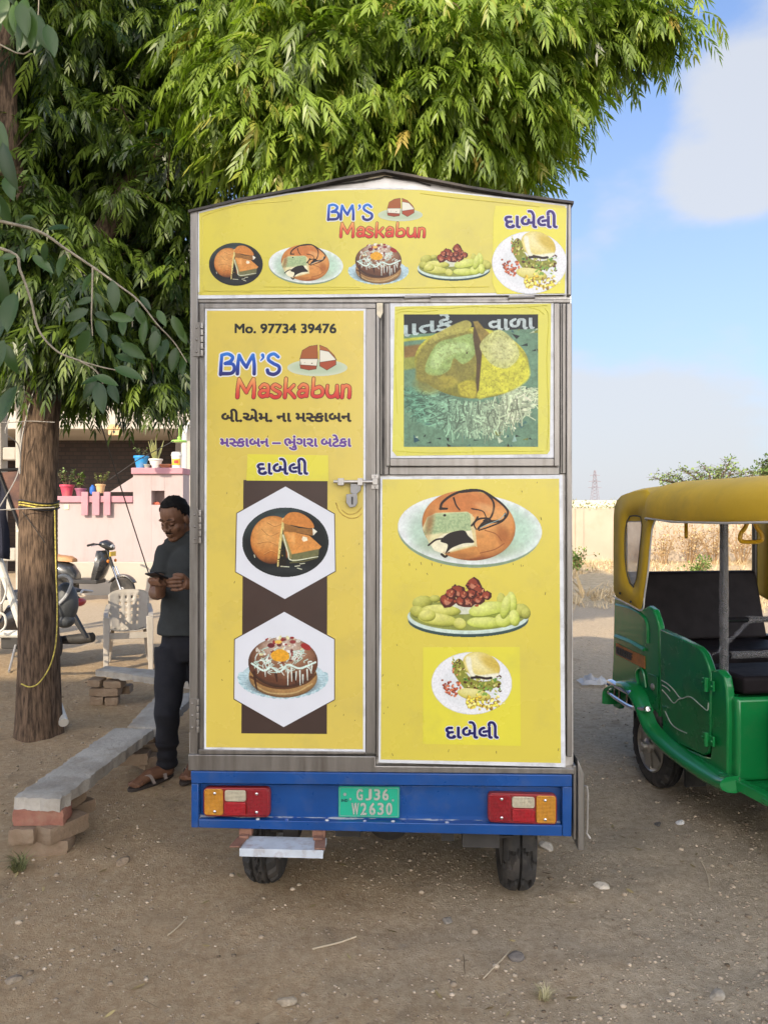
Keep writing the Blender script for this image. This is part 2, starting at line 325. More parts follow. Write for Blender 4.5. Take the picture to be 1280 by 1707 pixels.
def art_white_plate():                     # a cut bun with chocolate lines on a white oval plate
    A = Art(661, 814, 905, 949, 2.0, 5)
    A.ell(782, 886, 119, 60, (132, 156, 126), 3); A.ell(783, 882, 120, 59, (232, 238, 236), 3, 1)
    A.ell(785, 881, 107, 49, (205, 224, 210), 3, 10); A.ell(840, 884, 50, 36, (178, 214, 186), 12, 30, .7); A.ell(708, 892, 24, 26, (172, 200, 178), 0, 18, .7)
    A.ell(782, 912, 72, 20, (146, 160, 124), 2, 16, .7)
    A.ball(781, 876, 78, 58, (130, 66, 26), (206, 136, 68), (236, 178, 110), 8, .0, -.6, .3)
    A.ell(775, 838, 50, 20, (190, 104, 48), 0, 16, .7); A.ell(820, 905, 30, 20, (214, 146, 76), -10, 14, .8)
    A.poly([(704, 880), (712, 862), (726, 855), (778, 853), (787, 858), (792, 908), (790, 914), (772, 930), (742, 926), (716, 908)], (222, 216, 164))
    A.poly([(712, 863), (728, 856), (780, 854), (786, 862), (786, 886), (770, 884), (706, 892)], (176, 196, 146), 3); A.poly([(784, 858), (790, 862), (795, 912), (786, 908)], (224, 206, 150))
    m = A.noise(3, 2); A.put((A.mpoly([(712, 863), (780, 854), (786, 886), (706, 892)]) * (m > .52)) * .3, (110, 140, 96))
    A.poly([(716, 906), (740, 890), (786, 884), (790, 908), (760, 914), (742, 924), (724, 918)], (236, 230, 196))
    for p in ([(734, 902), (748, 889), (772, 884), (780, 893), (790, 904), (772, 906), (752, 914), (742, 924), (746, 908)], [(742, 894), (756, 888), (768, 886), (770, 897), (752, 902)]): A.poly(p, (28, 20, 16), smooth=True)
    A.stroke([(714, 909), (726, 900), (738, 898)], 3, (40, 26, 18)); A.speck(8, inell(762, 902, 20, 8), [(226, 214, 180)], 1, 2.4)
    A.stroke([(736, 924), (742, 928), (748, 922)], 4, (36, 24, 18)); A.ell(741, 859, 2.5, 2, (36, 24, 18))
    A.poly([(738, 926), (780, 913), (792, 912), (800, 926), (770, 932)], (206, 140, 70), 3, True)
    for p, w in (([(734, 848), (737, 838), (752, 826), (774, 818), (802, 818), (826, 832), (842, 846), (846, 856), (836, 868), (812, 872), (796, 882)], 4.2), ([(756, 830), (760, 842), (766, 850)], 3),
                 ([(768, 820), (800, 818), (816, 828), (823, 842), (818, 862), (806, 868)], 4), ([(842, 856), (838, 868), (816, 878), (798, 884)], 3), ([(786, 848), (804, 852), (810, 862)], 2.4), ([(786, 876), (796, 866), (812, 864), (820, 870)], 3.6), ([(734, 848), (745, 848)], 4.6), ([(796, 862), (790, 874), (793, 882)], 3), ([(798, 880), (808, 870), (830, 868)], 4)):
        A.stroke(p, w, (34, 22, 18), w * .7)
    A.stroke([(800, 880), (812, 874), (832, 866), (842, 856)], 1.2, (140, 176, 176)); A.stroke([(808, 884), (826, 890), (836, 902)], 1.4, (146, 82, 36))
    A.stroke([(840, 906), (824, 916), (800, 922)], 1.6, (150, 84, 38)); A.ell(808, 846, 16, 6, (238, 190, 130), 20, 6, .55); A.ell(838, 892, 10, 16, (150, 80, 34), -20, 9, .6); A.ell(716, 872, 6, 20, (150, 84, 40), 10, 8, .6); A.ell(760, 928, 40, 7, (150, 88, 40), 0, 6, .5)
    hl = A.last if A.last is not None else 1; A.grain(.10, 2.4); A.grain(.12, 8)
    return A

def art_drizzle_bun():                     # a chocolate bun under white drizzle on a paper doily
    A = Art(396, 1055, 549, 1166, 2.1, 7)
    for k in range(26):
        t = math.radians(-10 + 200 * k / 25)
        A.ell(472 + 70 * math.cos(t), 1130 + 31 * math.sin(t), 6, 4.5, (196, 222, 226) if k % 2 else (164, 196, 204))
    A.ell(472, 1130, 71, 31, (190, 216, 222)); A.ell(472, 1140, 56, 24, (70, 78, 78), soft=8, op=.8)
    for k in range(34):
        t = math.radians(-8 + 196 * k / 33); A.stroke([(472 + 60 * math.cos(t), 1130 + 26 * math.sin(t)), (472 + 73 * math.cos(t), 1130 + 32 * math.sin(t))], 1.0, (140, 172, 184), op=.7)
    A.ball(472, 1128, 57, 35, (92, 66, 38), (168, 128, 78), (204, 170, 112), 2, .0, -.5, .3)
    A.stroke([(418, 1128), (444, 1143), (478, 1147), (510, 1138), (526, 1124)], 4, (92, 58, 34)); A.stroke([(424, 1142), (450, 1155), (490, 1155), (520, 1140)], 2.5, (206, 182, 128), op=.7)
    A.ball(472, 1104, 58, 42, (52, 32, 24), (112, 74, 52), (176, 132, 100), 0, .1, -.5, .4)
    A.stroke([(420, 1115), (450, 1132), (486, 1136), (524, 1112)], 9, (104, 62, 40), op=.8)
    for p in ([(424, 1120), (426, 1138), (429, 1150)], [(460, 1124), (462, 1136)], [(490, 1124), (494, 1140)]): A.stroke(p, 5, (66, 38, 26), 2)
    A.ell(470, 1078, 34, 18, (214, 206, 196), 0, 12, .6)
    A.speck(70, inell(470, 1083, 42, 22), [(232, 230, 224), (210, 204, 190), (120, 60, 54), (150, 44, 44), (90, 56, 48), (226, 222, 170)], 1.4, 4.2)
    rs = A.rs
    for k in range(60):
        t = rs.uniform(0, 6.28); r = rs.uniform(.2, .95); x, y = 472 + 54 * r * math.cos(t), 1100 + 26 * r * math.sin(t); c = (222, 236, 226) if rs.rand() < .6 else (186, 220, 206)
        A.stroke([(x, y), (x + rs.uniform(-9, 9), y + rs.uniform(1, 6)), (x + rs.uniform(-10, 10), y + rs.uniform(4, 13))], rs.uniform(1.2, 2.8), c, 1)
    A.stroke([(420, 1106), (440, 1118), (452, 1112), (466, 1120), (480, 1108), (500, 1114), (526, 1104)], 3.2, (214, 236, 226))
    for x, y, l in ((442, 1116, 12), (480, 1116, 26), (486, 1114, 22), (500, 1118, 24), (512, 1116, 18), (520, 1110, 12), (430, 1110, 10), (494, 1120, 14), (505, 1125, 14)): A.stroke([(x, y), (x + rs.uniform(-2, 2), y + l)], 2.6, (222, 236, 226), 1)
    A.poly([(452, 1090), (466, 1082), (480, 1088), (482, 1098), (470, 1103), (456, 1100)], (232, 168, 44), smooth=True); A.ell(464, 1070, 6, 3, (238, 196, 90)); A.ell(510, 1078, 9, 5, (160, 44, 40), 25); A.ell(452, 1076, 6, 4, (104, 34, 40)); A.ell(488, 1070, 5, 3, (150, 60, 60))
    A.grain(.2, 2); return A

def art_side_plate():                      # red potato pieces with pale green rolls on a plate
    A = Art(678, 957, 888, 1065, 2.0, 9)
    A.ell(780, 1030, 101, 34, (40, 64, 60)); A.ell(780, 1027, 101, 30, (196, 214, 200)); A.ell(780, 1022, 99, 26, (136, 150, 84), soft=4)
    A.ell(780, 1048, 66, 10, (70, 96, 92), soft=8, op=.8)
    A.put(((A.Y < 1000) & (A.mell(780, 1022, 99, 27) > 0)) * 0.0, (0, 0, 0))
    g0, g1, g2 = (112, 118, 30), (190, 192, 84), (226, 224, 130)
    A.a[:] = 0; A.ell(780, 1034, 100, 28, (52, 78, 74)); A.put(A.mell(780, 1028, 101, 29) * (A.Y > 1012), (206, 224, 212)); A.put(A.mell(780, 1024, 97, 27) * (A.Y > 1004), (140, 148, 70))
    A.put(A.mell(770, 1010, 34, 14) * 1.0, (216, 220, 196))
    for cx, cy, rx, ry, r in ((704, 1004, 17, 11, -10), (696, 1020, 13, 10, 20), (725, 998, 9, 6, 0), (868, 1018, 14, 12, 10), (876, 1022, 8, 10, 0), (836, 1004, 8, 16, -8)): A.ball(cx, cy, rx, ry, (92, 96, 24), (160, 162, 62), (204, 204, 104), r)
    h0, h1, h2 = (128, 142, 40), (192, 204, 86), (224, 230, 134)
    for cx, cy, rx, ry, r in ((735, 1018, 33, 10, 3), (730, 1033, 34, 11, 8), (766, 1040, 11, 10, 30), (712, 1026, 14, 10, 0)): A.ball(cx, cy, rx, ry, g0, g1, g2, r, wr=.1)
    for cx, cy, rx, ry, r in ((814, 1016, 33, 13, -8), (808, 1038, 30, 10, 2), (838, 1034, 14, 12, 0), (853, 1004, 8, 18, -8), (857, 1030, 9, 14, -10), (842, 1012, 8, 20, 12)): A.ball(cx, cy, rx, ry, h0, h1, h2, r, wr=.1)
    A.stroke([(784, 1028), (806, 1028), (832, 1022)], 1.6, (120, 136, 40))
    rs = A.rs
    for cx, cy, q in ((746, 1001, 15), (764, 986, 14), (752, 990, 11), (789, 974, 14), (797, 986, 12), (780, 1001, 15), (797, 999, 12), (811, 993, 10), (768, 1003, 10), (786, 990, 11), (773, 992, 9)):
        pt = [(cx + q * rs.uniform(.75, 1.1) * math.cos(a + .3), cy + q * .92 * rs.uniform(.75, 1.1) * math.sin(a + .3)) for a in np.linspace(0, 6.28, 7, endpoint=False)]; A.poly(pt, (74, 22, 14), 1.2)
        A.poly([(cx + (x - cx) * .72 - q * .16, cy + (y - cy) * .70 - q * .14) for x, y in pt], (148, 62, 38), 1.8); A.poly([(cx + (x - cx) * .40 - q * .05, cy + (y - cy) * .5 + q * .12) for x, y in pt[:5]], (206, 138, 108), 1.6, op=.85)
    A.speck(60, inell(778, 992, 36, 20), [(92, 26, 16), (170, 70, 40), (60, 18, 12), (206, 140, 100)], .8, 2.4)
    A.grain(.12, 2.4); A.grain(.12, 7); A.a *= 1 - ((A.a < .3)); return A

def art_dabeli():                          # a filled bun with herbs and peanuts on a white plate
    A = Art(717, 1086, 855, 1192, 2.2, 11)
    A.ell(786, 1139, 67, 52, (214, 218, 222)); A.ell(786, 1139, 66, 51, (236, 238, 240)); A.ell(786, 1142, 52, 38, (226, 230, 232), soft=8)
    A.ball(802, 1110, 32, 22, (170, 150, 60), (224, 206, 110), (244, 236, 190), 20, -.2, -.3)
    A.ell(818, 1105, 20, 9, (206, 176, 66), 32, 8, .8); A.poly([(776, 1100), (784, 1096), (792, 1124), (832, 1122), (828, 1132), (790, 1134)], (240, 238, 214), 3, True)
    A.poly([(756, 1106), (764, 1098), (772, 1104), (780, 1126), (800, 1136), (828, 1134), (834, 1142), (806, 1152), (780, 1152), (762, 1132), (754, 1116)], (138, 142, 52), smooth=True)
    A.speck(150, lambda x, y: abs(y - (1140 if x > 782 else 1104 + (x - 758) * 1.5)) < 13 and 754 < x < 834, [(64, 104, 36), (196, 190, 90), (110, 70, 30), (100, 150, 60), (226, 220, 150), (80, 40, 20), (150, 160, 70)], 1, 3)
    A.stroke([(786, 1130), (798, 1129), (810, 1131), (818, 1130)], 4, (40, 24, 22)); A.ball(790, 1158, 28, 10, (150, 140, 40), (212, 202, 96), (230, 224, 150), 10)
    A.speck(80, inell(806, 1170, 34, 13), [(214, 186, 62), (186, 150, 40), (236, 218, 110), (120, 96, 30)], 1.6, 4, True)
    A.speck(26, inell(818, 1154, 20, 8), [(90, 140, 50), (130, 170, 70), (60, 100, 36)], 1, 3.4)
    A.speck(60, inell(754, 1148, 17, 13), [(150, 66, 40), (120, 44, 26), (176, 96, 60)], 1.8, 2.8, True)
    A.speck(16, lambda x, y: 752 < x < 764 and 1106 < y < 1134, [(150, 66, 40), (196, 120, 80)], 1.6, 2.6, True); A.ell(742, 1140, 2, 1.6, (140, 60, 40)); A.ell(737, 1134, 2, 1.6, (150, 80, 50)); A.grain(.12, 2)
    return A

def art_big_photo():                       # square photo of a split bun on shredded cheese
    A = Art(672, 522, 898, 746, 1.8, 13); rs = A.rs
    A.put(np.ones_like(A.X), (104, 140, 112)); A.poly([(672, 522), (898, 522), (898, 546), (672, 556)], (28, 34, 36))
    paint_text(A, 'ાાતકે', 673, 752, 531, 559, -.16, (190, 208, 206)); paint_text(A, 'વાળા', 815, 890, 531, 549, -.05, (200, 214, 212))   # painted letters in the photo's background
    A.stroke([(668, 566), (760, 556)], 5, (186, 190, 60), soft=2); A.poly([(672, 576), (720, 570), (720, 590), (672, 598)], (138, 108, 56), 4); A.poly([(672, 596), (715, 590), (700, 612), (672, 616)], (150, 158, 70), 4)
    for k in range(70):                    # crumpled foil right and below
        x, y = rs.uniform(840, 900), rs.uniform(548, 700)
        if k > 34: x, y = rs.uniform(672, 898), rs.uniform(705, 748)
        c = [(24, 40, 40), (70, 110, 104), (150, 184, 170), (40, 84, 96), (120, 128, 60), (200, 214, 180), (20, 24, 26)][rs.randint(7)]
        a = rs.uniform(0, 6.28); L = rs.uniform(6, 20); A.poly([(x, y), (x + L * math.cos(a), y + L * .6 * math.sin(a)), (x + L * .9 * math.cos(a + .5), y + L * .7 * math.sin(a + .6))], c, 1)
    for k in range(1000):                   # shredded cheese
        t = rs.uniform(-.15, 3.3); r = rs.uniform(.5, 1.06); x = 784 + 106 * r * math.cos(t); y = 655 + 62 * r * math.sin(t) * (1.0 if r > .6 else .7)
        lt = np.clip((x - 690) / 160, 0, 1); c = np.array((104, 158, 128)) * (1 - lt) + np.array((206, 222, 180)) * lt; c = c * rs.uniform(.55, 1.15)
        if rs.rand() < .55 and 740 < x < 870: q = [(x, y - 8), (x + rs.uniform(-4, 4), y + 3), (x + rs.uniform(-5, 5), y + rs.uniform(10, 22))]
        else: q = [(x, y), (x + rs.uniform(-12, 12), y + rs.uniform(-6, 6)), (x + rs.uniform(-18, 18), y + rs.uniform(-5, 9))]
        A.stroke(q, rs.uniform(1.2, 2.6), np.minimum(c, 235), n=3)
    bun = A.mell(786, 604, 96, 60, 4) * (A.Y < 668)
    col = np.array((176, 172, 62.)) * np.clip(1.1 - ((A.Y - 560) / 260), .5, 1.2)[..., None]; A.put(bun, col)
    A.poly([(794, 640), (796, 560), (812, 548), (850, 570), (878, 600), (882, 630), (850, 652), (815, 660), (797, 664)], (208, 206, 66), 4, True)
    A.poly([(692, 620), (700, 582), (730, 556), (770, 548), (790, 560), (790, 620), (750, 640), (700, 636)], (138, 132, 58), 5, True)
    A.poly([(720, 560), (748, 543), (776, 532), (786, 540), (774, 552), (740, 560), (716, 572)], (174, 168, 82), 2, True)
    A.poly([(708, 618), (714, 594), (730, 570), (756, 562), (790, 556), (792, 588), (772, 606), (756, 596), (748, 616), (726, 626)], (150, 176, 100), 2, True)
    A.poly([(716, 606), (728, 580), (752, 570), (780, 572), (784, 584), (760, 588), (742, 598), (728, 614)], (178, 204, 132), 5, True)
    A.poly([(790, 534), (800, 538), (804, 580), (798, 650), (792, 660), (794, 600), (788, 560)], (84, 66, 36), 2); A.poly([(788, 534), (796, 533), (806, 545), (818, 556), (810, 576), (802, 570)], (148, 128, 60), 2)
    A.poly([(800, 572), (830, 548), (856, 566), (866, 592), (848, 612), (826, 610), (810, 596)], (196, 200, 126), 2, True); A.ell(838, 582, 22, 20, (210, 212, 150), 20, 12, .7)
    A.poly([(764, 640), (790, 634), (792, 662), (768, 658)], (186, 176, 56), 3, True); A.ell(745, 636, 16, 10, (166, 156, 60), 0, 6); A.ell(715, 640, 24, 16, (146, 138, 60), 0, 10, .7)
    A.speck(10, inell(772, 586, 14, 8), [(60, 44, 30)], 1.2, 3); A.put(bun * (A.noise(3, 2) > .62) * .22, (90, 84, 30)); A.grain(.2, 2.4); A.grain(.22, 9)
    return A

LOGO = {   # brush strokes of the shop's lettering
 'B': [[(370, 592), (369, 606), (368, 624)], [(370, 592), (380, 590), (388, 595), (385, 602), (376, 606)], [(376, 606), (388, 607), (391, 615), (386, 622), (369, 623)]],
 'M': [[(399, 592), (397, 606), (396, 623)], [(399, 592), (405, 604), (411, 612)], [(411, 612), (416, 602), (422, 592)], [(422, 592), (424, 606), (424, 623)]],
 'q': [[(438, 592), (439, 596), (435, 601)]],
 'S': [[(464, 595), (457, 590), (449, 593), (448, 600), (456, 606), (465, 611), (465, 619), (457, 624), (448, 622), (446, 617)]]}
WORD = [[(399, 632), (397, 646), (396, 662)], [(399, 632), (405, 644), (411, 654)], [(411, 654), (417, 642), (423, 632)], [(423, 632), (424, 646), (423, 662)],
 [(434, 646), (440, 641), (447, 645), (446, 660)], [(446, 651), (437, 651), (433, 656), (437, 661), (446, 658)],
 [(467, 645), (459, 641), (454, 646), (460, 651), (467, 655), (464, 661), (457, 662), (452, 659)],
 [(477, 631), (476, 646), (475, 662)], [(490, 642), (482, 650), (477, 652)], [(480, 651), (486, 656), (491, 662)],
 [(499, 646), (505, 641), (512, 645), (511, 660)], [(511, 651), (502, 651), (498, 656), (502, 661), (511, 658)],
 [(523, 631), (522, 646), (521, 658), (527, 661), (536, 659), (538, 651), (533, 645), (524, 648)],
 [(546, 643), (545, 654), (549, 661), (557, 660), (561, 654)], [(562, 643), (562, 652), (563, 662)],
 [(571, 643), (571, 652), (570, 662)], [(571, 649), (576, 643), (582, 645), (583, 653), (582, 662)]]
def art_logo():
    A = Art(361, 568, 592, 672, 2.4, 17)
    A.ell(529, 613, 50, 14, (206, 216, 188)); A.ell(529, 612, 44, 11, (186, 202, 170), soft=5)
    for p, c in (([(500, 598), (504, 584), (516, 577), (529, 575), (530, 597), (515, 600)], (166, 92, 48)), ([(500, 598), (530, 598), (528, 611), (501, 609)], (232, 228, 208)), ([(500, 608), (528, 610), (527, 615), (515, 617), (501, 614)], (158, 70, 42)),
                 ([(533, 575), (545, 580), (557, 592), (561, 600), (534, 597)], (178, 104, 54)), ([(533, 583), (548, 586), (560, 599), (560, 604), (533, 610)], (232, 230, 212)), ([(533, 604), (560, 600), (560, 608), (545, 617), (533, 610)], (170, 76, 46))):
        A.poly(p, c); P = p + [p[0]]
        for i in range(len(P) - 1): A.stroke([P[i], P[i + 1]], .8, (70, 44, 30), op=.8)
    A.ell(514, 586, 11, 6, (196, 126, 72), -20, 5, .7); A.speck(22, lambda x, y: 502 < x < 528 and 601 < y < 606, [(60, 54, 44)], .5, 1.1); A.speck(18, lambda x, y: 536 < x < 558 and 594 < y < 599, [(60, 54, 44)], .5, 1.1)
    def ramp(y0, y1, c0, c1, c2):
        t = np.clip((A.Y - y0) / (y1 - y0), 0, 1)[..., None]; c0, c1, c2 = (np.array(c, float) for c in (c0, c1, c2))
        return np.where(t < .5, c0 + (c1 - c0) * t * 2, c1 + (c2 - c1) * (t * 2 - 1))
    D = np.full((A.H, A.W), 1e9)
    for k, L in LOGO.items():
        for st in L: D = np.minimum(D, A.sdf(catmull(st, 8), 5.4 if k != 'q' else 6, 6.2 if k != 'q' else 2))
    f = lambda d: np.clip(-d / .6 + .5, 0, 1)
    A.put(f(D - 2.0), (232, 236, 238)); A.put(f(D), ramp(588, 626, (44, 126, 214), (32, 78, 176), (42, 38, 104)))
    D = np.full((A.H, A.W), 1e9)
    for st in WORD: D = np.minimum(D, A.sdf(catmull(st, 8), 4.8, 5.6))
    A.put(f(D - 1.1), (96, 34, 24)); A.put(f(D), ramp(632, 665, (236, 168, 96), (226, 104, 70), (206, 44, 50)))
    return A
# ---------------------------------------------------------------- the snack van
VTH, VD = rad(3.36), 2.95
van = thing('food_van', 'yellow and blue three-wheeled snack van with steel framed body seen from behind', 'food van', (0, VD, 0), -VTH)
def F(px, py, w=0.0):                       # a spot on the van's rear face (or w metres into it), in the van's own axes
    a, c, s = (px - 640) / FPX, math.cos(VTH), math.sin(VTH)
    t = (VD * c + w) / (a * s + c)
    x, y = a * t, t - VD
    return Vector((x * c - y * s, w, EYE - (py - HOR) / FPX * t))
def slab(mb, pts, w0, w1):                  # outline on the face, from depth w0 back to w1
    P = [F(x, y, w0) for x, y in pts]; return mb.prism(P, (0, w1 - w0, 0))
def fbox(mb, x0, y0, x1, y1, w0, w1): return slab(mb, [(x0, y0), (x1, y0), (x1, y1), (x0, y1)], w0, w1)

PRINT = mat_attr('printed_vinyl', .42); ARTRES = .68
def print_mesh(A, name, parent, w, dst=None, amin=.5):
    """one quad for every inked dot of the artwork"""
    bx = A.box; dst = dst or bx
    sx, sy = (dst[2] - dst[0]) / (bx[2] - bx[0]), (dst[3] - dst[1]) / (bx[3] - bx[1])
    H, W = A.H, A.W; gx = dst[0] + np.arange(W + 1) / A.res * sx; gy = dst[1] + np.arange(H + 1) / A.res * sy
    X, Y = np.meshgrid(gx, gy); a = (X - 640) / FPX; c, s = math.cos(VTH), math.sin(VTH); t = (VD * c + w) / (a * s + c)
    V = np.stack([a * t * c - (t - VD) * s, np.full_like(t, w), EYE - (Y - HOR) / FPX * t], -1).reshape(-1, 3)
    on = A.a > amin; ii, jj = np.nonzero(on); q = ii * (W + 1) + jj
    quads = np.stack([q + W + 1, q + W + 2, q + 1, q], 1); used, inv = np.unique(quads, return_inverse=True); quads = inv.reshape(quads.shape)
    me = bpy.data.meshes.new(name); me.vertices.add(len(used)); me.vertices.foreach_set('co', V[used].ravel())
    n = len(quads); me.loops.add(4 * n); me.loops.foreach_set('vertex_index', quads.ravel()); me.polygons.add(n); me.polygons.foreach_set('loop_start', np.arange(n) * 4); me.update(calc_edges=True); me.validate()
    col = np.ones((n, 4)); col[:, :3] = np.clip(lin(A.rgb[on]) * INK, 0, .86)
    ca = me.color_attributes.new('print', 'FLOAT_COLOR', 'CORNER'); ca.data.foreach_set('color', np.repeat(col, 4, 0).ravel())
    me.materials.append(PRINT); o = bpy.data.objects.new(name, me); C.objects.link(o); o.parent = parent
    return o
INK = .80

def glyphs(s, crop=None):
    c = bpy.data.curves.new('glyph', 'FONT'); c.body = s; o = bpy.data.objects.new('glyph', c); C.objects.link(o)
    dg = bpy.context.evaluated_depsgraph_get(); me = bpy.data.meshes.new_from_object(o.evaluated_get(dg)); me.calc_loop_triangles()
    V = np.array([v.co[:2] for v in me.vertices]); T = np.array([t.vertices[:] for t in me.loop_triangles])
    bpy.data.objects.remove(o); bpy.data.curves.remove(c); bpy.data.meshes.remove(me)
    V[:, 0] -= V[:, 0].min()
    return V, T, crop
def text_art(parts, box, col, bold=0., halo=0., hcol=(235, 235, 235), res=3.0, col2=None, hatch=False, gap=.07, stretch=True):
    """lettering of the built-in font, thickened, with an optional halo; parts are laid side by side"""
    pad = bold + halo + 1; A = Art(box[0] - pad, box[1] - pad, box[2] + pad, box[3] + pad, res)
    tris, x = [], 0
    for p in (parts if isinstance(parts, (list, tuple)) else [parts]):
        s, crop = p if isinstance(p, tuple) else (p, None); ok = s.endswith('_') or gap == .12; s = s.rstrip('_'); V, T, _ = glyphs(s)
        w = V[:, 0].max(); w = w * crop if crop else w
        for t in T:
            q = V[t].copy()
            if crop: q[:, 0] = np.minimum(q[:, 0], w)
            q[:, 0] += x; tris.append(q)
        x += w + (gap if ok else .045 if not crop else -.02)
    tris = np.array(tris); lo, hi = tris.reshape(-1, 2).min(0), tris.reshape(-1, 2).max(0)
    b = (box[0] + bold, box[1] + bold, box[2] - bold, box[3] - bold)
    tx = b[0] + (tris[..., 0] - lo[0]) / (hi[0] - lo[0]) * (b[2] - b[0]); ty = b[3] - (tris[..., 1] - lo[1]) / (hi[1] - lo[1]) * (b[3] - b[1])
    M = np.zeros((A.H, A.W), bool)
    for X3, Y3 in zip(tx, ty):
        j0, j1 = int((X3.min() - A.box[0]) * res) - 1, int((X3.max() - A.box[0]) * res) + 2; i0, i1 = int((Y3.min() - A.box[1]) * res) - 1, int((Y3.max() - A.box[1]) * res) + 2
        sl = (slice(max(i0, 0), i1), slice(max(j0, 0), j1)); X, Y = A.X[sl], A.Y[sl]
        e = [(X3[(k + 1) % 3] - X3[k]) * (Y - Y3[k]) - (Y3[(k + 1) % 3] - Y3[k]) * (X - X3[k]) for k in range(3)]
        M[sl] |= ((e[0] >= 0) & (e[1] >= 0) & (e[2] >= 0)) | ((e[0] <= 0) & (e[1] <= 0) & (e[2] <= 0))
    def grow(M, r):
        r *= res; k = int(r) + 1; out = M.copy()
        for dy in range(-k, k + 1):
            for dx in range(-k, k + 1):
                if dx * dx + dy * dy <= r * r: out |= np.roll(np.roll(M, dy, 0), dx, 1)
        return out
    B = grow(M, bold) if bold else M
    if halo: A.put(grow(B, halo) * 1.0, hcol)
    c = np.array(col, float)
    if col2: t = np.clip((A.Y - box[1]) / (box[3] - box[1]), 0, 1)[..., None]; c = c * (1 - t) + np.array(col2, float) * t
    A.put(B * 1.0, c)
    if hatch: A.put(B * (np.sin((A.X + A.Y * .8) * 2.4) > .1) * .55, (60, 70, 66))
    return A
def paint_text(A, s, x0, x1, y0, y1, slope, col):
    V, T, _ = glyphs(s); V = (V - V.min(0)) / (V.max(0) - V.min(0)); X = x0 + V[:, 0] * (x1 - x0); Y = y1 - V[:, 1] * (y1 - y0) + (X - x0) * slope; M = np.zeros((A.H, A.W), bool)
    for t in T:
        e = [(X[t[(k + 1) % 3]] - X[t[k]]) * (A.Y - Y[t[k]]) - (Y[t[(k + 1) % 3]] - Y[t[k]]) * (A.X - X[t[k]]) for k in range(3)]
        M |= ((e[0] >= 0) & (e[1] >= 0) & (e[2] >= 0)) | ((e[0] <= 0) & (e[1] <= 0) & (e[2] <= 0))
    B = M.copy()
    for d in range(1, 3): B |= np.roll(M, d, 0) | np.roll(M, d, 1) | np.roll(M, -1, 1)
    A.put(B * .9, col)
def scaled(fn):
    A_init = Art.__init__
    def f(s, x0, y0, x1, y1, res=2.0, seed=1): A_init(s, x0, y0, x1, y1, res * ARTRES, seed)
    Art.__init__ = f
    try: return fn()
    finally: Art.__init__ = A_init

def vinyl(name, c1, c2):                    # printed yellow vinyl: faint fading, creases and grime
    m = mat(name, c1, .27, var=0, col2=c2, scale=1.6, bump=.13, bscale=4, dirt=(.30, .26, .10), dscale=7, damt=.22, spec=.5)
    return m
Y_HEAD = vinyl('yellow_vinyl_header', (.60, .525, .075), (.55, .485, .08)); Y_DOOR = vinyl('yellow_vinyl_door', (.61, .48, .085), (.56, .445, .09))
Y_HATCH = vinyl('yellow_vinyl_hatch', (.57, .54, .06), (.53, .50, .065)); Y_LOW = vinyl('yellow_vinyl_panel', (.61, .515, .065), (.56, .475, .075)); Y_STICK = vinyl('yellow_vinyl_sticker', (.65, .595, .05), (.61, .56, .055))
WHITE_EDGE = mat('white_vinyl_edge', (.62, .64, .66), .4, var=.08, scale=12, dirt=(.2, .18, .15), dscale=14, damt=.5)
BROWN_INK = mat('brown_print', (.043, .024, .018), .4, var=.1); WHITE_INK = mat('white_print', (.60, .62, .66), .4, var=.03)
BLUE = mat('blue_paint', (.004, .055, .22), .3, var=.18, scale=5, bump=.02, bscale=30, dirt=(.10, .12, .18), dscale=11, damt=.28, coat=.2)
WORN = mat('worn_blue_ledge', (.42, .44, .46), .6, var=.3, scale=30, col2=(.02, .07, .28), thr=(.36, .52))

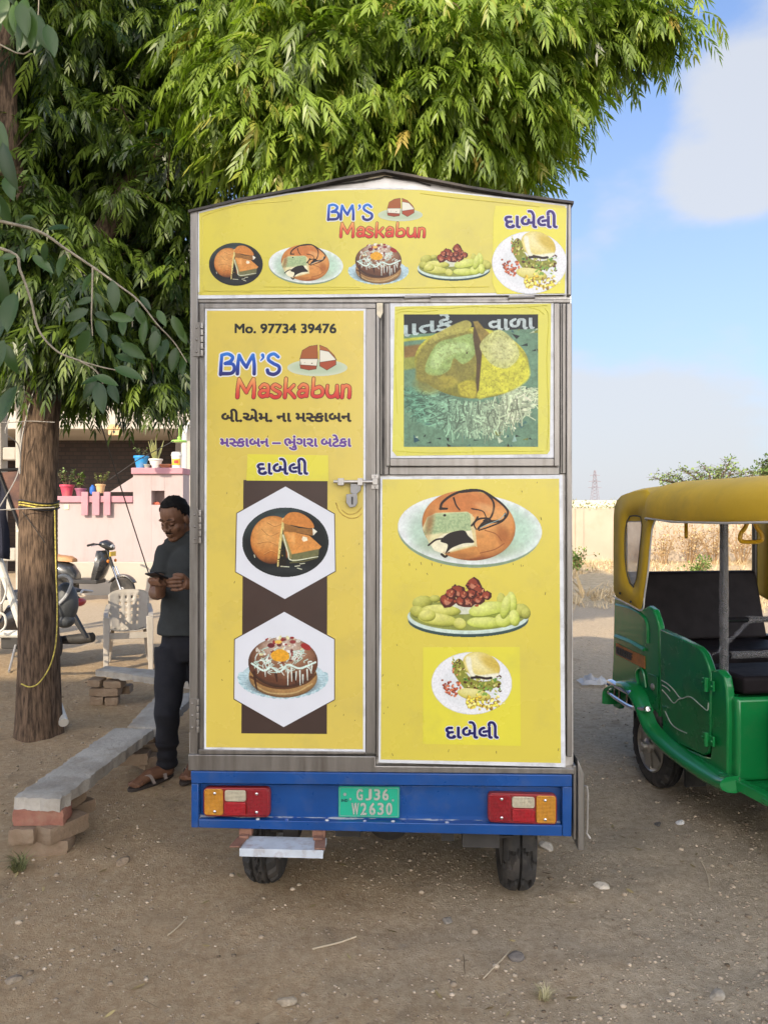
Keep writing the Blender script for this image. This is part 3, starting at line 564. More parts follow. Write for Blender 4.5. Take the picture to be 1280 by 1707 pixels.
def build_van():
    prof = [(318, 350), (400, 333), (500, 314), (575, 297), (640, 285), (690, 294), (780, 312), (860, 325), (951, 336)]
    m = MB(); slab(m, prof + [(955, 1288), (316, 1284)], 0, .025); m.build('rear_wall', STEEL_LIGHT, van)
    # body shell: sides, floor, front bulkhead
    A0, B0, A1, B1 = F(316, 348), F(953, 336), F(316, 1284), F(955, 1288); L = 1.9
    m = MB(); z0, zl, zr = A1.z, A0.z - .01, B0.z - .01
    m.bb((A0.x, .03, z0), (A0.x + .025, L, zl)); m.bb((B0.x - .025, .03, z0), (B0.x, L, zr)); m.bb((A0.x + .03, L, z0), (B0.x - .03, L + .025, zl)); m.bb((A0.x + .03, .03, z0), (B0.x - .03, L - .003, z0 + .03))
    m.build('body_shell', STEEL, van)
    rp = [F(x, y - 3, -.03) for x, y in [(314, 353)] + prof[1:-1] + [(956, 338)]]
    m = MB(); m.loft([[p + Vector((0, d, 0)) for p in rp] + [p + Vector((0, d, -.009)) for p in rp[::-1]] for d in (0, L + .05)]); m.build('roof', mat('roof_sheet', (.05, .045, .04), .5, .4, var=.4, scale=12, dirt=(.2, .15, .1)), van)
    m = MB(); m.tube([F(545, 309, -.006), F(598, 303, -.006), F(636, 296, -.006), F(641, 294, -.006), F(690, 301, -.006), F(718, 309, -.006)], .0022, 5); m.build('roof_seam', DARK_IRON, van)
    # steel frame bars
    fr = MB()
    fbox(fr, 317, 350, 330, 1262, -.022, -.001); fbox(fr, 946, 340, 952, 492, -.022, -.001)
    fbox(fr, 330.3, 498, 950, 505, -.014, -.001); fbox(fr, 944, 505.3, 953, 1262, -.026, -.001); fbox(fr, 330.3, 505.3, 341, 1258, -.016, -.001)
    fbox(fr, 933, 505.3, 943.6, 790, -.012, -.001)
    fbox(fr, 633, 505.3, 648, 792, -.014, -.001); fbox(fr, 626.4, 505.3, 632.6, 1262, -.028, -.001)
    fbox(fr, 648.3, 778, 932.6, 792, -.010, -.001)
    slab(fr, [(314, 1258), (626, 1261), (626, 1277), (957, 1281), (957, 1291), (314, 1285)], -.034, -.0015)
    fr.build('steel_frame', STEEL, van, bevel=.003)
    GRIME = mat('dark_grimy_steel', (.06, .055, .05), .5, .6, var=.5, scale=18)
    for q in ((636, 506, 641, 792, -.019, -.0145), (330.6, 506, 333, 1250, -.019, -.0165), (936, 506, 938, 788, -.016, -.0125)): m = MB(); fbox(m, *q); m.build('frame_seam', GRIME, van)
    SEAL = mat('old_sealant', (.62, .56, .42), .8, var=.3, scale=30, bump=.3)
    for pts, w0 in (([(628, 505), (638, 505), (638, 521), (634, 531), (628, 524)], -.0295), ([(622, 289), (640, 287), (652, 291), (655, 298), (640, 296), (612, 299)], -.002)): m = MB(); slab(m, pts, w0, w0 + .001); m.build('sealant_patch', SEAL, van)
    # header sign
    hp = [(330, 353), (365, 344), (400, 336), (480, 322), (520, 317), (560, 314.5), (640, 313), (700, 314), (770, 321), (860, 331), (945, 341), (943.5, 491), (330.5, 498)]
    m = MB(); slab(m, hp, -.018, -.0145); head = m.build('header_sign', WHITE_EDGE, van)
    cx, cy = 637, 410; hq = [(x + (2.5 if x < cx else -3 if x > 900 else 0), y + (2.5 if y < cy else -3.5)) for x, y in hp]
    hq[-1] = (333, 492)
    wr = MB(); slab(wr, hq, -.0186, -.0181)
    for p in ([(337, 365), (343, 358), (400, 342), (470, 336), (487, 333)], [(338, 362), (338, 480), (350, 485), (560, 483), (700, 480), (815, 478)], [(700, 322), (760, 330), (820, 336), (900, 345)], [(340, 476), (345, 484), (420, 487)], [(440, 478), (600, 479)]): wr.tube([F(x, y, -.0187) for x, y in catmull(p, 5)], .0016, 6)
    wr.build('yellow_film', Y_HEAD, head)
    arts = {k: scaled(f) for k, f in dict(dish=art_black_dish, plate=art_white_plate, bun=art_drizzle_bun, side=art_side_plate, dabeli=art_dabeli, photo=art_big_photo, logo=art_logo).items()}
    W1 = -.0191
    print_mesh(arts['dish'], 'dish_print', head, W1, (348, 404, 439, 477)); print_mesh(arts['plate'], 'plate_print', head, W1, (447, 406, 573, 476)); print_mesh(arts['bun'], 'bun_print', head, W1, (580, 402, 682, 475)); print_mesh(arts['side'], 'potato_print', head, W1, (695, 403, 821, 470)); print_mesh(arts['logo'], 'shop_lettering', head, W1, (542, 325, 714, 402))
    m = MB(); slab(m, [(826, 343), (944, 347), (941, 489), (828, 490), (820, 470), (822, 360)], -.0200, -.0194); st = m.build('sticker', Y_STICK, head)
    print_mesh(arts['dabeli'], 'dabeli_print', head, -.0204, (818, 385, 946, 491)); DAB = 'દાબેલી'
    print_mesh(text_art(DAB, (840, 350, 929, 381), (62, 40, 120), 1.1, 1.6, (225, 222, 235), col2=(44, 30, 110)), 'gujarati_lettering', head, -.0206)
    # door
    m = MB(); slab(m, [(342, 514.5), (610, 514), (609, 1253), (340.5, 1249)], -.030, -.0165); door = m.build('door', WHITE_EDGE, van)
    m = MB(); fbox(m, 341, 505.6, 626, 514, -.032, -.0145); fbox(m, 610, 514.3, 626, 1256, -.033, -.0145); slab(m, [(332, 1249.5), (609, 1253.5), (609, 1257.5), (332, 1257.5)], -.033, -.0165); m.build('door_frame', STEEL, door, bevel=.002)
    m = MB(); slab(m, [(406, 800), (546, 801), (545, 1223.5), (402.5, 1222.5)], -.0313, -.0309); m.build('brown_band', BROWN_INK, door)
    h1 = [(476, 811), (557, 857), (558.5, 952), (475, 998.5), (393.5, 953), (395.5, 856)]; h2 = [(474, 1020), (557, 1066), (557, 1166), (473, 1212), (391, 1165), (392, 1066)]
    m, k = MB(), MB()
    for h in (h1, h2):
        slab(m, h, -.0321, -.0317); c = np.mean(h, 0); slab(k, [tuple(c + (np.array(p) - c) * 1.018) for p in h], -.0316, -.0314)
    k.build('hexagon_outline', BROWN_INK, door); m.build('hexagon', WHITE_INK, door)
    print_mesh(arts['dish'], 'dish_print', door, -.0325); print_mesh(arts['bun'], 'bun_print', door, -.0325); print_mesh(arts['logo'], 'shop_lettering', door, -.0312)
    print_mesh(text_art('Mo. 97734 39476', (391, 539, 561, 556), (22, 28, 26), .95), 'phone_number', door, -.0312)
    print_mesh(text_art(['બી.એમ._', 'ના_', 'મ', ('સ', .74), 'કાબન'], (369, 681, 586, 704), (42, 32, 28), 1.2, gap=.3), 'gujarati_lettering', door, -.0312)
    print_mesh(text_art(['મ', ('સ', .74), 'કાબન_', '–_', 'ભુંગરા_', 'બટેકા'], (367, 724, 586, 751), (104, 66, 150), 1.0, 1.2, (232, 228, 200), gap=.25), 'gujarati_lettering', door, -.0312)
    m = MB(); slab(m, [(413, 757), (547, 759), (548, 802), (411, 801)], -.0326, -.0322); m.build('sticker', Y_STICK, door)
    print_mesh(text_art(DAB, (428, 763, 514, 792), (20, 16, 92), 1.1, 1.6, (228, 228, 235)), 'gujarati_lettering', door, -.0330)
    for (x, y) in ((331, 566), (328, 878), (324, 1193)):
        m = MB(); fbox(m, x - 8, y - 29, x + 3, y + 28, -.026, -.0225)
        for k in range(5): m.tube([F(x + 6, y - 28 + k * 11.4, -.030), F(x + 6, y - 18 + k * 11.4, -.030)], .0065, 8)
        for k in (-20, 0, 20): m.ell(F(x - 3, y + k, -.0265), (.005, .003, .005), 8, 6)
        m.build('door_hinge', STEEL, door, bevel=.0008)
    m = MB(); m.tube([F(556, 803, -.052), F(626, 803, -.052)], .0062, 10); fbox(m, 563, 797, 573, 809, -.058, -.034); fbox(m, 596, 797, 604, 809, -.058, -.034); fbox(m, 564, 800.5, 603, 806, -.046, -.034)
    fbox(m, 619, 791, 631, 798, -.045, -.0285); fbox(m, 619, 808, 631, 815, -.045, -.0285); fbox(m, 621, 798, 629, 808, -.060, -.0285); m.ell(F(625, 794, -.046), .004, 8, 6); m.ell(F(625, 812, -.046), .004, 8, 6); m.build('slide_bolt', STEEL_LIGHT, door, bevel=.001)
    m = MB(); slab(m, [(584, 806), (602, 807), (601, 818), (594, 824), (584, 822)], -.050, -.045); slab(m, [(577, 824), (595, 822), (596, 838), (592, 845), (583, 846), (577, 838)], -.056, -.047); m.build('hasp', mat('grey_steel', (.30, .30, .30), .45, .8, var=.2), door, bevel=.0015)
    m = MB(); fbox(m, 585.6, 828, 588.4, 841, -.0575, -.0562); m.build('hasp_slot', DARK_IRON, door)
    m = MB(); m.tube([F(x, y, -.031) for x, y in catmull([(560, 838), (566, 853), (580, 863), (594, 863), (603, 856)], 5)], .0022, 6); m.tube([F(x, y, -.031) for x, y in catmull([(570, 850), (580, 857), (594, 855), (603, 846)], 5)], .002, 6); m.build('scrape_mark', mat('scraped_vinyl', (.40, .27, .05), .6, var=.4, scale=50), door)
    # hatch with the square photograph
    m = MB(); fbox(m, 643, 505.4, 649.5, 777, -.026, -.0145); fbox(m, 923, 505.4, 932.6, 777, -.026, -.0125); fbox(m, 649.8, 764, 922.7, 777, -.026, -.0105); fbox(m, 649.8, 500, 922.7, 504.6, -.026, -.0145); hatch = m.build('serving_hatch', STEEL, van, bevel=.002)
    m = MB(); slab(m, [(650, 505), (922, 503), (922.5, 763), (651, 763.5)], -.0225, -.0105); m.build('hatch_panel', WHITE_EDGE, hatch)
    m = MB(); slab(m, [(658, 511), (918, 506), (916, 751), (912, 757), (661, 760), (654, 752)], -.0235, -.0228)
    for p in ([(660, 517), (690, 513), (740, 514), (790, 511), (850, 513), (912, 509)], [(659, 524), (672, 519), (700, 520), (730, 517)], [(908, 514), (914, 530), (911, 600), (914, 700), (911, 750)], [(660, 752), (720, 755), (800, 753), (905, 752)], [(662, 530), (659, 600), (662, 690)], [(880, 512), (896, 516), (906, 524)]): m.tube([F(x, y, -.0236) for x, y in catmull(p, 5)], .0014, 6)
    m.build('yellow_film', Y_HATCH, hatch); print_mesh(arts['photo'], 'food_photo', hatch, -.0240, (673, 524, 897, 745))
    for x in (696, 869): m = MB(); m.tube([F(x - 22, 497, -.028), F(x + 22, 496, -.028)], .006, 8); fbox(m, x - 21, 492, x + 21, 496, -.023, -.020); fbox(m, x - 21, 498.5, x + 21, 503, -.0285, -.0265); m.build('hatch_hinge', STEEL, hatch)
    # lower right panel
    m = MB(); slab(m, [(634, 795), (937, 791.5), (942, 1279), (631, 1271)], -.036, -.0265); low = m.build('lower_panel', WHITE_EDGE, van)
    print_mesh(arts['plate'], 'plate_print', low, -.0373); print_mesh(arts['side'], 'potato_print', low, -.0373)
    m = MB(); slab(m, [(705, 1079), (866, 1078.5), (868, 1243.5), (705, 1240)], -.0378, -.0372); m.build('sticker', Y_STICK, low)
    print_mesh(arts['dabeli'], 'dabeli_print', low, -.0382); print_mesh(text_art(DAB, (742, 1202, 831, 1232), (16, 12, 92), 1.1, 1.4, (224, 226, 235)), 'gujarati_lettering', low, -.0384)
    m = MB(); slab(m, [(637.5, 799), (931.5, 798), (934.5, 1272), (634.5, 1266)], -.0368, -.0361); m.mi = 1; rs = random.Random(5)
    for x, y in [(682, 939), (701, 937), (719, 938), (736, 941), (711, 955), (693, 948), (855, 939), (868, 941), (872, 942), (909, 987), (661, 1074), (663, 1141), (646, 1178), (639, 1124), (674, 1206), (653, 1256), (748, 1249), (827, 1252), (931, 1247), (901, 862), (869, 818), (895, 803), (640, 1188)]:
        a = rs.uniform(-.5, .5); l = rs.uniform(2, 5); m.tube([F(x, y, -.0369), F(x + l * math.sin(a), y + l * math.cos(a), -.0369)], .0012, 5)
    m.build('yellow_film', [Y_LOW, mat('dried_dirt', (.14, .10, .03), .9)], low)
    m = MB(); slab(m, [(345.5, 518), (606, 518), (605, 1249), (344, 1245.5)], -.0308, -.0301); m.mi = 1
    for x, y in [(379, 820), (392, 969), (383, 1101), (370, 1132), (599, 905), (572, 926), (576, 946), (613, 935), (560, 1175), (573, 1190), (592, 1200), (447, 726)]:
        a = rs.uniform(-.5, .5); l = rs.uniform(2, 4.5); m.tube([F(x, y, -.0309), F(x + l * math.sin(a), y + l * math.cos(a), -.0309)], .0011, 5)
    m.build('yellow_film', [Y_DOOR, mat('dried_dirt_door', (.14, .10, .03), .9)], door)
    # blue tail board
    m = MB(); slab(m, [(318, 1286), (953, 1292), (953, 1312), (319, 1306)], -.040, .03); slab(m, [(319, 1306.3), (331, 1306.4), (331, 1380), (319, 1380)], -.036, .03); slab(m, [(937, 1312), (953, 1312.3), (952, 1395), (937, 1394.5)], -.036, .03)
    slab(m, [(331.3, 1366), (936.7, 1376), (936.7, 1394.3), (331.3, 1380)], -.038, .03); slab(m, [(331.3, 1306.5), (936.7, 1311.9), (936.7, 1375.7), (331.3, 1365.7)], .0, .03); tb = m.build('tail_board', BLUE, van, bevel=.003)
    m = MB(); rs = random.Random(2)
    P = [F(333 + 601 * t, 1364.5 + 10 * t, -.018) for t in np.linspace(0, 1, 40)]; m.loft([[p + Vector((0, -.014, 0)), p + Vector((0, .017, 0)), p + Vector((0, .017, .004 + rs.random() * .004)), p + Vector((0, -.014, .001))] for p in P])
    for x in (478, 545, 608, 655, 430, 745): m.ell(F(x, 1364 + (x - 333) / 60, -.03), (.008, .006, .005), 8, 6)
    m.build('worn_ledge', WORN, tb)
    BM = {c: mat(n, col, .22, var=.12, scale=30, coat=.6) for c, n, col in (('a', 'amber_lens', (.62, .27, .02)), ('r', 'red_lens', (.42, .008, .012)), ('w', 'clear_lens', (.60, .54, .38)), ('d', 'dark_red_lens', (.30, .006, .010)))}
    for k in BM: _lens_bump(BM[k])
    for side, pts in (('l', [(339, 1313), (450, 1314), (450, 1363), (339, 1361)]), ('r', [(813, 1322), (928, 1325), (928, 1376), (813, 1371)])):
        rp = rounded(pts, 9); m = MB(); slab(m, rp, -.030, -.001); tl = m.build('tail_light', mat('red_lamp_case', (.24, .02, .02), .35), van, bevel=.004)
        (x0, y0), (x1, y1), (x2, y2), (x3, y3) = pts; g = lambda s, t: (x0 + (x1 - x0) * s, y0 + (y1 - y0) * s + ((y3 - y0) + ((y2 - y1) - (y3 - y0)) * s) * t)
        q = lambda a, b, c, d: [g(a, b), g(c, b), g(c, d), g(a, d)]
        lay = (('amber_lens', 'a', (.015, .05, .295, .96)), ('red_lens', 'r', (.31, .50, .64, .95)), ('clear_lens', 'w', (.32, .08, .64, .48)), ('red_lens', 'd', (.655, .05, .985, .95))) if side == 'l' else (('amber_lens', 'a', (.70, .05, .985, .96)), ('red_lens', 'r', (.35, .50, .685, .95)), ('clear_lens', 'w', (.35, .10, .68, .48)), ('red_lens', 'd', (.015, .05, .34, .95)))
        for n, c, (a, b, e, d) in lay: m = MB(); slab(m, rounded(q(a, b, e, d), 5), -.037, -.0305); m.build(n, BM[c], tl, bevel=.003)
        for s_ in ((.17, .8) if side == 'l' else (.2, .83)):
            for t_ in (.2, .83): m = MB(); m.ell(F(*g(s_, t_), -.038), (.006, .003, .006), 8, 6); m.build('lamp_screw', CHROME, tl)
    # number plate
    m = MB(); slab(m, rounded([(564.5, 1311), (666, 1312), (665.5, 1363.5), (564, 1362)], 3), -.008, -.001); pl = m.build('number_plate', mat('green_plate', (.015, .36, .22), .35, var=.06), van, bevel=.001)
    for s, xs, y0, y1 in (('GJ36', (594, 609, 623, 637), 1315, 1334.5), ('W2630', (586, 600.5, 615, 629, 643), 1338, 1359)):
        for ch, x in zip(s, xs): print_mesh(text_art(ch, (x, y0, x + (12.5 if ch == 'W' else 11), y1), (206, 214, 200), .55 if ch == 'W' else .9, .35, (44, 96, 80), hatch=True, res=4), 'plate_lettering', pl, -.0088)
    print_mesh(text_art('IND', (569, 1332, 580, 1337), (20, 60, 70), .3, res=4), 'plate_lettering', pl, -.0088)
    m = MB()
    rim = rounded([(566.5, 1313), (664, 1314), (663.5, 1361.5), (566, 1360)], 3); m.tube([F(x, y, -.0085) for x, y in rim + rim[:1]], .0009, 5)
    for x, y, r in ((575, 1324, .006), (584, 1332, .0045), (655, 1334, .0045)): m.lathe([(r, 0), (r, .002)], F(x, y, -.009), (0, -1, 0), 12)
    m.build('plate_rivet', mat('plate_grey', (.34, .40, .40), .4, .5), pl)
    # step, side flap, running gear
    m = MB(); P = [F(402, 1399, 0), F(540, 1401, 0)]
    def S(x, y, z): return (x, y, z)
    xl, xr = F(401, 1425, -.12).x, F(538, 1425, -.12).x; m.bb((xl, -.125, .318), (xr, -.012, .342)); m.bb((xl - .002, -.1275, .314), (xr + .002, -.1255, .344)); m.build('step', mat('pale_step_paint', (.50, .55, .60), .45, var=.12, scale=14, dirt=(.22, .14, .10), dscale=18, damt=.7), van, bevel=.002)
    for x, sg in ((F(412, 1390).x, -1), (F(533, 1390).x, 1)):
        m = MB(); m.box((x, -.012, .362), (.05, .03, .028)); m.prism([(x - .02 + .006 * sg, -.03, .3435), (x + .02 + .006 * sg, -.03, .3435), (x + .02 + .018 * sg, -.123, .3435), (x - .02 + .018 * sg, -.123, .3435)], (0, 0, .006)); m.box((x, -.035, .352), (.036, .035, .010)); m.build('step_bracket', RUST, van, bevel=.002)
    m = MB(); m.prism([(.727, -.03, .325), (.752, -.03, .325), (.752, -.03, .61), (.727, -.03, .665)], (0, .32, 0)); m.bb((.711, -.02, .36), (.7255, .29, .64)); fl = m.build('side_flap', STEEL, van, bevel=.004)
    m = MB(); m.tube([(.753, .0, .56), (.765, -.01, .56), (.768, -.012, .53), (.766, -.012, .40), (.763, -.012, .385), (.776, -.014, .365)], .0035, 6); m.build('hook_rod', STEEL_LIGHT, fl)
    m = MB(); m.bb((.742, .3, 1.67), (.765, .36, 1.70)); m.bb((.742, .3, 1.63), (.755, .33, 1.655)); m.build('side_latch', BLACK_PLASTIC, van)
    RM = mat('grey_rim', (.25, .25, .25), .5, .7)
    for x, pat in ((-.522, 1), (.535, 2)):
        tyre('wheel', (x, .37, .25), .25, .135, pat, van, RM)
    m = MB(); m.tube([(-.5, .37, .25), (.52, .37, .25)], .035, 10); m.ell((0, .37, .25), (.09, .07, .07)); m.bb((-.66, .04, .36), (.66, 1.85, .40)); m.bb((-.40, .05, .30), (-.34, 1.85, .359)); m.bb((.34, .05, .30), (.40, 1.85, .359)); m.bb((.30, .02, .305), (.44, .18, .358)); m.bb((.22, .06, .31), (.27, .2, .358)); m.bb((-.2, .1, .30), (-.1, .5, .359)); m.bb((.40, .1, .348), (.62, .30, .358))
    for k in range(4): m.bb((-.46, .1 + k * .04, .31 - k * .012), (-.41, .72 - k * .04, .32 - k * .012)); m.bb((.44, .1 + k * .04, .31 - k * .012), (.49, .72 - k * .04, .32 - k * .012))
    m.build('chassis', DARK_IRON, van)
    
    for x in (-.69, .69): m = MB(); m.bb((x - .03, .05, .40), (x + .03, 1.9, .575)); m.build('side_rail', BLUE, van, bevel=.004)
    m = MB(); m.loft([[(-.62, 1.96, .36), (.62, 1.96, .36), (.62, 1.96, 1.72), (-.62, 1.96, 1.72)], [(-.62, 2.5, .30), (.62, 2.5, .30), (.60, 2.5, 1.74), (-.60, 2.5, 1.74)], [(-.45, 2.95, .32), (.45, 2.95, .32), (.50, 2.8, 1.66), (-.50, 2.8, 1.66)]]); cb = m.build('cab', BLUE, van, bevel=.03)
    m = MB(); m.hexa([(-.42, 2.905, 1.05), (.42, 2.905, 1.05), (.44, 2.84, 1.55), (-.44, 2.84, 1.55), (-.42, 2.915, 1.05), (.42, 2.915, 1.05), (.44, 2.85, 1.55), (-.44, 2.85, 1.55)]); m.build('windscreen', BLACK_GLOSS, cb)
    tyre('wheel', (0, 2.72, .25), .25, .12, 1, van, RM)

def _lens_bump(m):
    N, L = m.node_tree.nodes, m.node_tree.links; b = N['Principled BSDF']; tc = N.new('ShaderNodeTexCoord'); h = None
    for d in ('X', 'Z'):
        w = N.new('ShaderNodeTexWave'); w.bands_direction = d; w.inputs['Scale'].default_value = 62; L.new(tc.outputs['Object'], w.inputs[0])
        if h is None: h = w.outputs[1]
        else: a = N.new('ShaderNodeMath'); a.operation = 'ADD'; L.new(h, a.inputs[0]); L.new(w.outputs[1], a.inputs[1]); h = a.outputs[0]
    bp = N.new('ShaderNodeBump'); bp.inputs['Strength'].default_value = .7; bp.inputs['Distance'].default_value = .004; L.new(h, bp.inputs['Height']); L.new(bp.outputs[0], b.inputs['Normal'])
def rounded(pts, r, n=4):
    out = []; P = [np.array(p, float) for p in pts]
    for i in range(len(P)):
        a, b, c = P[i - 1], P[i], P[(i + 1) % len(P)]; u = (a - b) / np.linalg.norm(a - b); v = (c - b) / np.linalg.norm(c - b)
        for k in range(n + 1): t = k / n; out.append(tuple(b + u * r * (1 - t) ** 2 + v * r * t ** 2))
    return out
def tyre(name, c, R, W, pat, parent, rim_mat, axis=(1, 0, 0), world=False, spokes=0, n=110):
    ax = Vector(axis).normalized(); c = Vector(c); up = Vector((0, 0, 1)); fw = ax.cross(up).normalized(); up = fw.cross(ax)
    xs = np.linspace(-1, 1, 23); m = MB(); rings = []
    prof = [(-.86, .62), (-1, .72), (-1.02, .84)] + [(x * .98, 1 - .10 * abs(x) ** 3.2) for x in xs] + [(1.02, .84), (1, .72), (.86, .62)]
    for j in range(n):
        a = 2 * math.pi * j / n; d = fw * math.cos(a) + up * math.sin(a); ring = []
        for k, (x, r) in enumerate(prof):
            g = 0
            if 3 <= k < len(prof) - 3:
                if pat == 1: g = (abs(abs(x) - .38) < .07) or (abs(x) > .5 and (j % 5) < 1) or (abs(x + .1 * math.sin(j * 1.25)) < .05)
                elif pat == 2: ph = (j + abs(x) * 7) % 10; g = abs(x) < .06 or (ph < 1.6) or (abs(abs(x) - .55) < .08 and (j // 5) % 2)
            ring.append(c + ax * (x * W / 2) + d * (R * r - (.016 if g else 0)))
        rings.append(ring)
    nn = len(prof); m.add([p for r in rings for p in r], [(j * nn + k, j * nn + k + 1, ((j + 1) % n) * nn + k + 1, ((j + 1) % n) * nn + k) for j in range(n) for k in range(nn - 1)])
    m2 = MB(); m2.lathe([(.01, W * .42), (R * .12, W * .42), (R * .16, W * .3), (R * .52, W * .18), (R * .60, W * .4), (R * .63, W * .43), (R * .63, -W * .43), (R * .1, -W * .4)], c, ax, 28)
    t = m.build(name, RUBBER, parent, smooth=24, world=world); m2.build('rim', rim_mat, t, world=world); return t
build_van()
# ---------------------------------------------------------------- ground
_nr = np.random.RandomState(11); _ng = _nr.rand(64, 64)
def vnoise(x, y, s, off=0):
    gx, gy = x / s + off + 100, y / s + off * 1.7 + 100; ix, iy = np.floor(gx).astype(int), np.floor(gy).astype(int); fx, fy = gx - ix, gy - iy
    fx, fy = fx * fx * (3 - 2 * fx), fy * fy * (3 - 2 * fy); g = lambda a, b: _ng[a % 64, b % 64]
    return (g(ix, iy) * (1 - fx) + g(ix + 1, iy) * fx) * (1 - fy) + (g(ix, iy + 1) * (1 - fx) + g(ix + 1, iy + 1) * fx) * fy - .5
def gz(x, y):
    x, y = np.asarray(x, float), np.asarray(y, float)
    near = np.clip(1.6 - y / 14, .25, 1)
    return (vnoise(x, y, 1.5) * .035 + vnoise(x, y, .42, 5) * .026 + vnoise(x, y, .13, 9) * .015) * near
def build_ground():
    def axis(a, b, st, lo, hi):
        mid = list(np.arange(a, b, st)); out, s, v = [], st, a
        while v > lo: s *= 1.22; v -= s; out.append(v)
        up, s, v = [], st, b
        while v < hi: up.append(v); s *= 1.22; v += s
        return np.array(out[::-1] + mid + up)
    xs, ys = axis(-3.6, 3.8, .035, -700, 700), axis(1.3, 9.5, .035, -70, 1500)
    X, Y = np.meshgrid(xs, ys); Z = gz(X, Y); V = np.stack([X, Y, Z], -1).reshape(-1, 3); nx, ny = len(xs), len(ys)
    i = (np.arange(ny - 1)[:, None] * nx + np.arange(nx - 1)[None]).ravel(); Q = np.stack([i, i + 1, i + nx + 1, i + nx], 1)
    return quad_mesh('ground', V, Q, ground_mat())
def quad_mesh(name, V, Q, m, parent=None, attr=None, smooth=True):
    me = bpy.data.meshes.new(name); k = Q.shape[1]; me.vertices.add(len(V)); me.vertices.foreach_set('co', np.ascontiguousarray(V, dtype=np.float32).ravel())
    n = len(Q); me.loops.add(k * n); me.loops.foreach_set('vertex_index', np.ascontiguousarray(Q, dtype=np.int32).ravel()); me.polygons.add(n); me.polygons.foreach_set('loop_start', np.arange(n, dtype=np.int32) * k)
    if attr is not None: a = me.attributes.new('tint', 'FLOAT', 'POINT'); a.data.foreach_set('value', np.ascontiguousarray(attr, dtype=np.float32))
    me.update(calc_edges=True)
    if smooth: me.polygons.foreach_set('use_smooth', [True] * n)
    me.materials.append(m); o = bpy.data.objects.new(name, me); C.objects.link(o)
    if parent: o.parent = parent
    return o
def ground_mat():
    m = bpy.data.materials.new('dusty_earth'); m.use_nodes = True; nt = m.node_tree; N, L = nt.nodes, nt.links; b = N['Principled BSDF']; b.inputs['Roughness'].default_value = .95; b.inputs['Specular IOR Level'].default_value = .15
    tc = N.new('ShaderNodeTexCoord'); v = tc.outputs['Object']; sep = N.new('ShaderNodeSeparateXYZ'); L.new(v, sep.inputs[0])
    def noise(s, d=6, r=.6):
        n = N.new('ShaderNodeTexNoise'); n.inputs['Scale'].default_value = s; n.inputs['Detail'].default_value = d; n.inputs['Roughness'].default_value = r; L.new(v, n.inputs['Vector']); return n.outputs[0]
    def rng(x, a, b_, c=0, d=1):
        n = N.new('ShaderNodeMapRange'); n.interpolation_type = 'SMOOTHSTEP'; n.inputs[1].default_value, n.inputs[2].default_value, n.inputs[3].default_value, n.inputs[4].default_value = a, b_, c, d; L.new(x, n.inputs[0]); return n.outputs[0]
    def mix(f, a, b_):
        n = N.new('ShaderNodeMix'); n.data_type = 'RGBA'; L.new(f, n.inputs[0])
        for i, c in ((6, a), (7, b_)):
            if isinstance(c, tuple): n.inputs[i].default_value = (*c, 1)
            else: L.new(c, n.inputs[i])
        return n.outputs[2]
    def op(o, a, b_):
        n = N.new('ShaderNodeMath'); n.operation = o
        for i, c in ((0, a), (1, b_)):
            if isinstance(c, (int, float)): n.inputs[i].default_value = c
            else: L.new(c, n.inputs[i])
        return n.outputs[0]
    big = noise(.9, 4); fine = noise(26, 8, .75); gr = noise(110, 4, .8)
    brown = mix(rng(fine, .3, .7), (.385, .262, .148), (.53, .40, .25)); grey = mix(rng(fine, .3, .7), (.38, .298, .200), (.575, .475, .34))
    xx = op('ADD', sep.outputs[0], op('MULTIPLY', op('SUBTRACT', big, .5), 3.5)); c = mix(rng(xx, -.9, 1.3), brown, grey)
    c = mix(rng(noise(3.2, 7, .65), .56, .70, 0, .55), c, (.25, .185, .118)); c = mix(rng(noise(5.5, 7, .7), .60, .72, 0, .5), c, (.42, .37, .295))
    c = mix(rng(gr, .62, .74, 0, .55), c, (.50, .45, .37)); c = mix(rng(noise(75, 3, .8), .64, .76, 0, .5), c, (.085, .068, .050))
    yy = op('ADD', sep.outputs[1], op('MULTIPLY', op('SUBTRACT', big, .5), 2.2)); sand = mix(rng(fine, .3, .7), (.50, .385, .25), (.62, .50, .35)); c = mix(rng(yy, 8.2, 9.6), c, sand)
    straw = mix(rng(noise(6, 8, .8), .35, .65), (.46, .34, .19), (.70, .56, .35)); right = rng(sep.outputs[0], 1.0, 2.5); c = mix(op('MULTIPLY', rng(yy, 12.2, 13.6), right), c, straw)
    L.new(c, b.inputs['Base Color'])
    h = op('ADD', op('MULTIPLY', fine, .6), op('MULTIPLY', gr, .5)); bp = N.new('ShaderNodeBump'); bp.inputs['Strength'].default_value = .85; bp.inputs['Distance'].default_value = .028; L.new(h, bp.inputs['Height'])
    L.new(bp.outputs[0], b.inputs['Normal']); return m
tag(build_ground(), kind='structure')

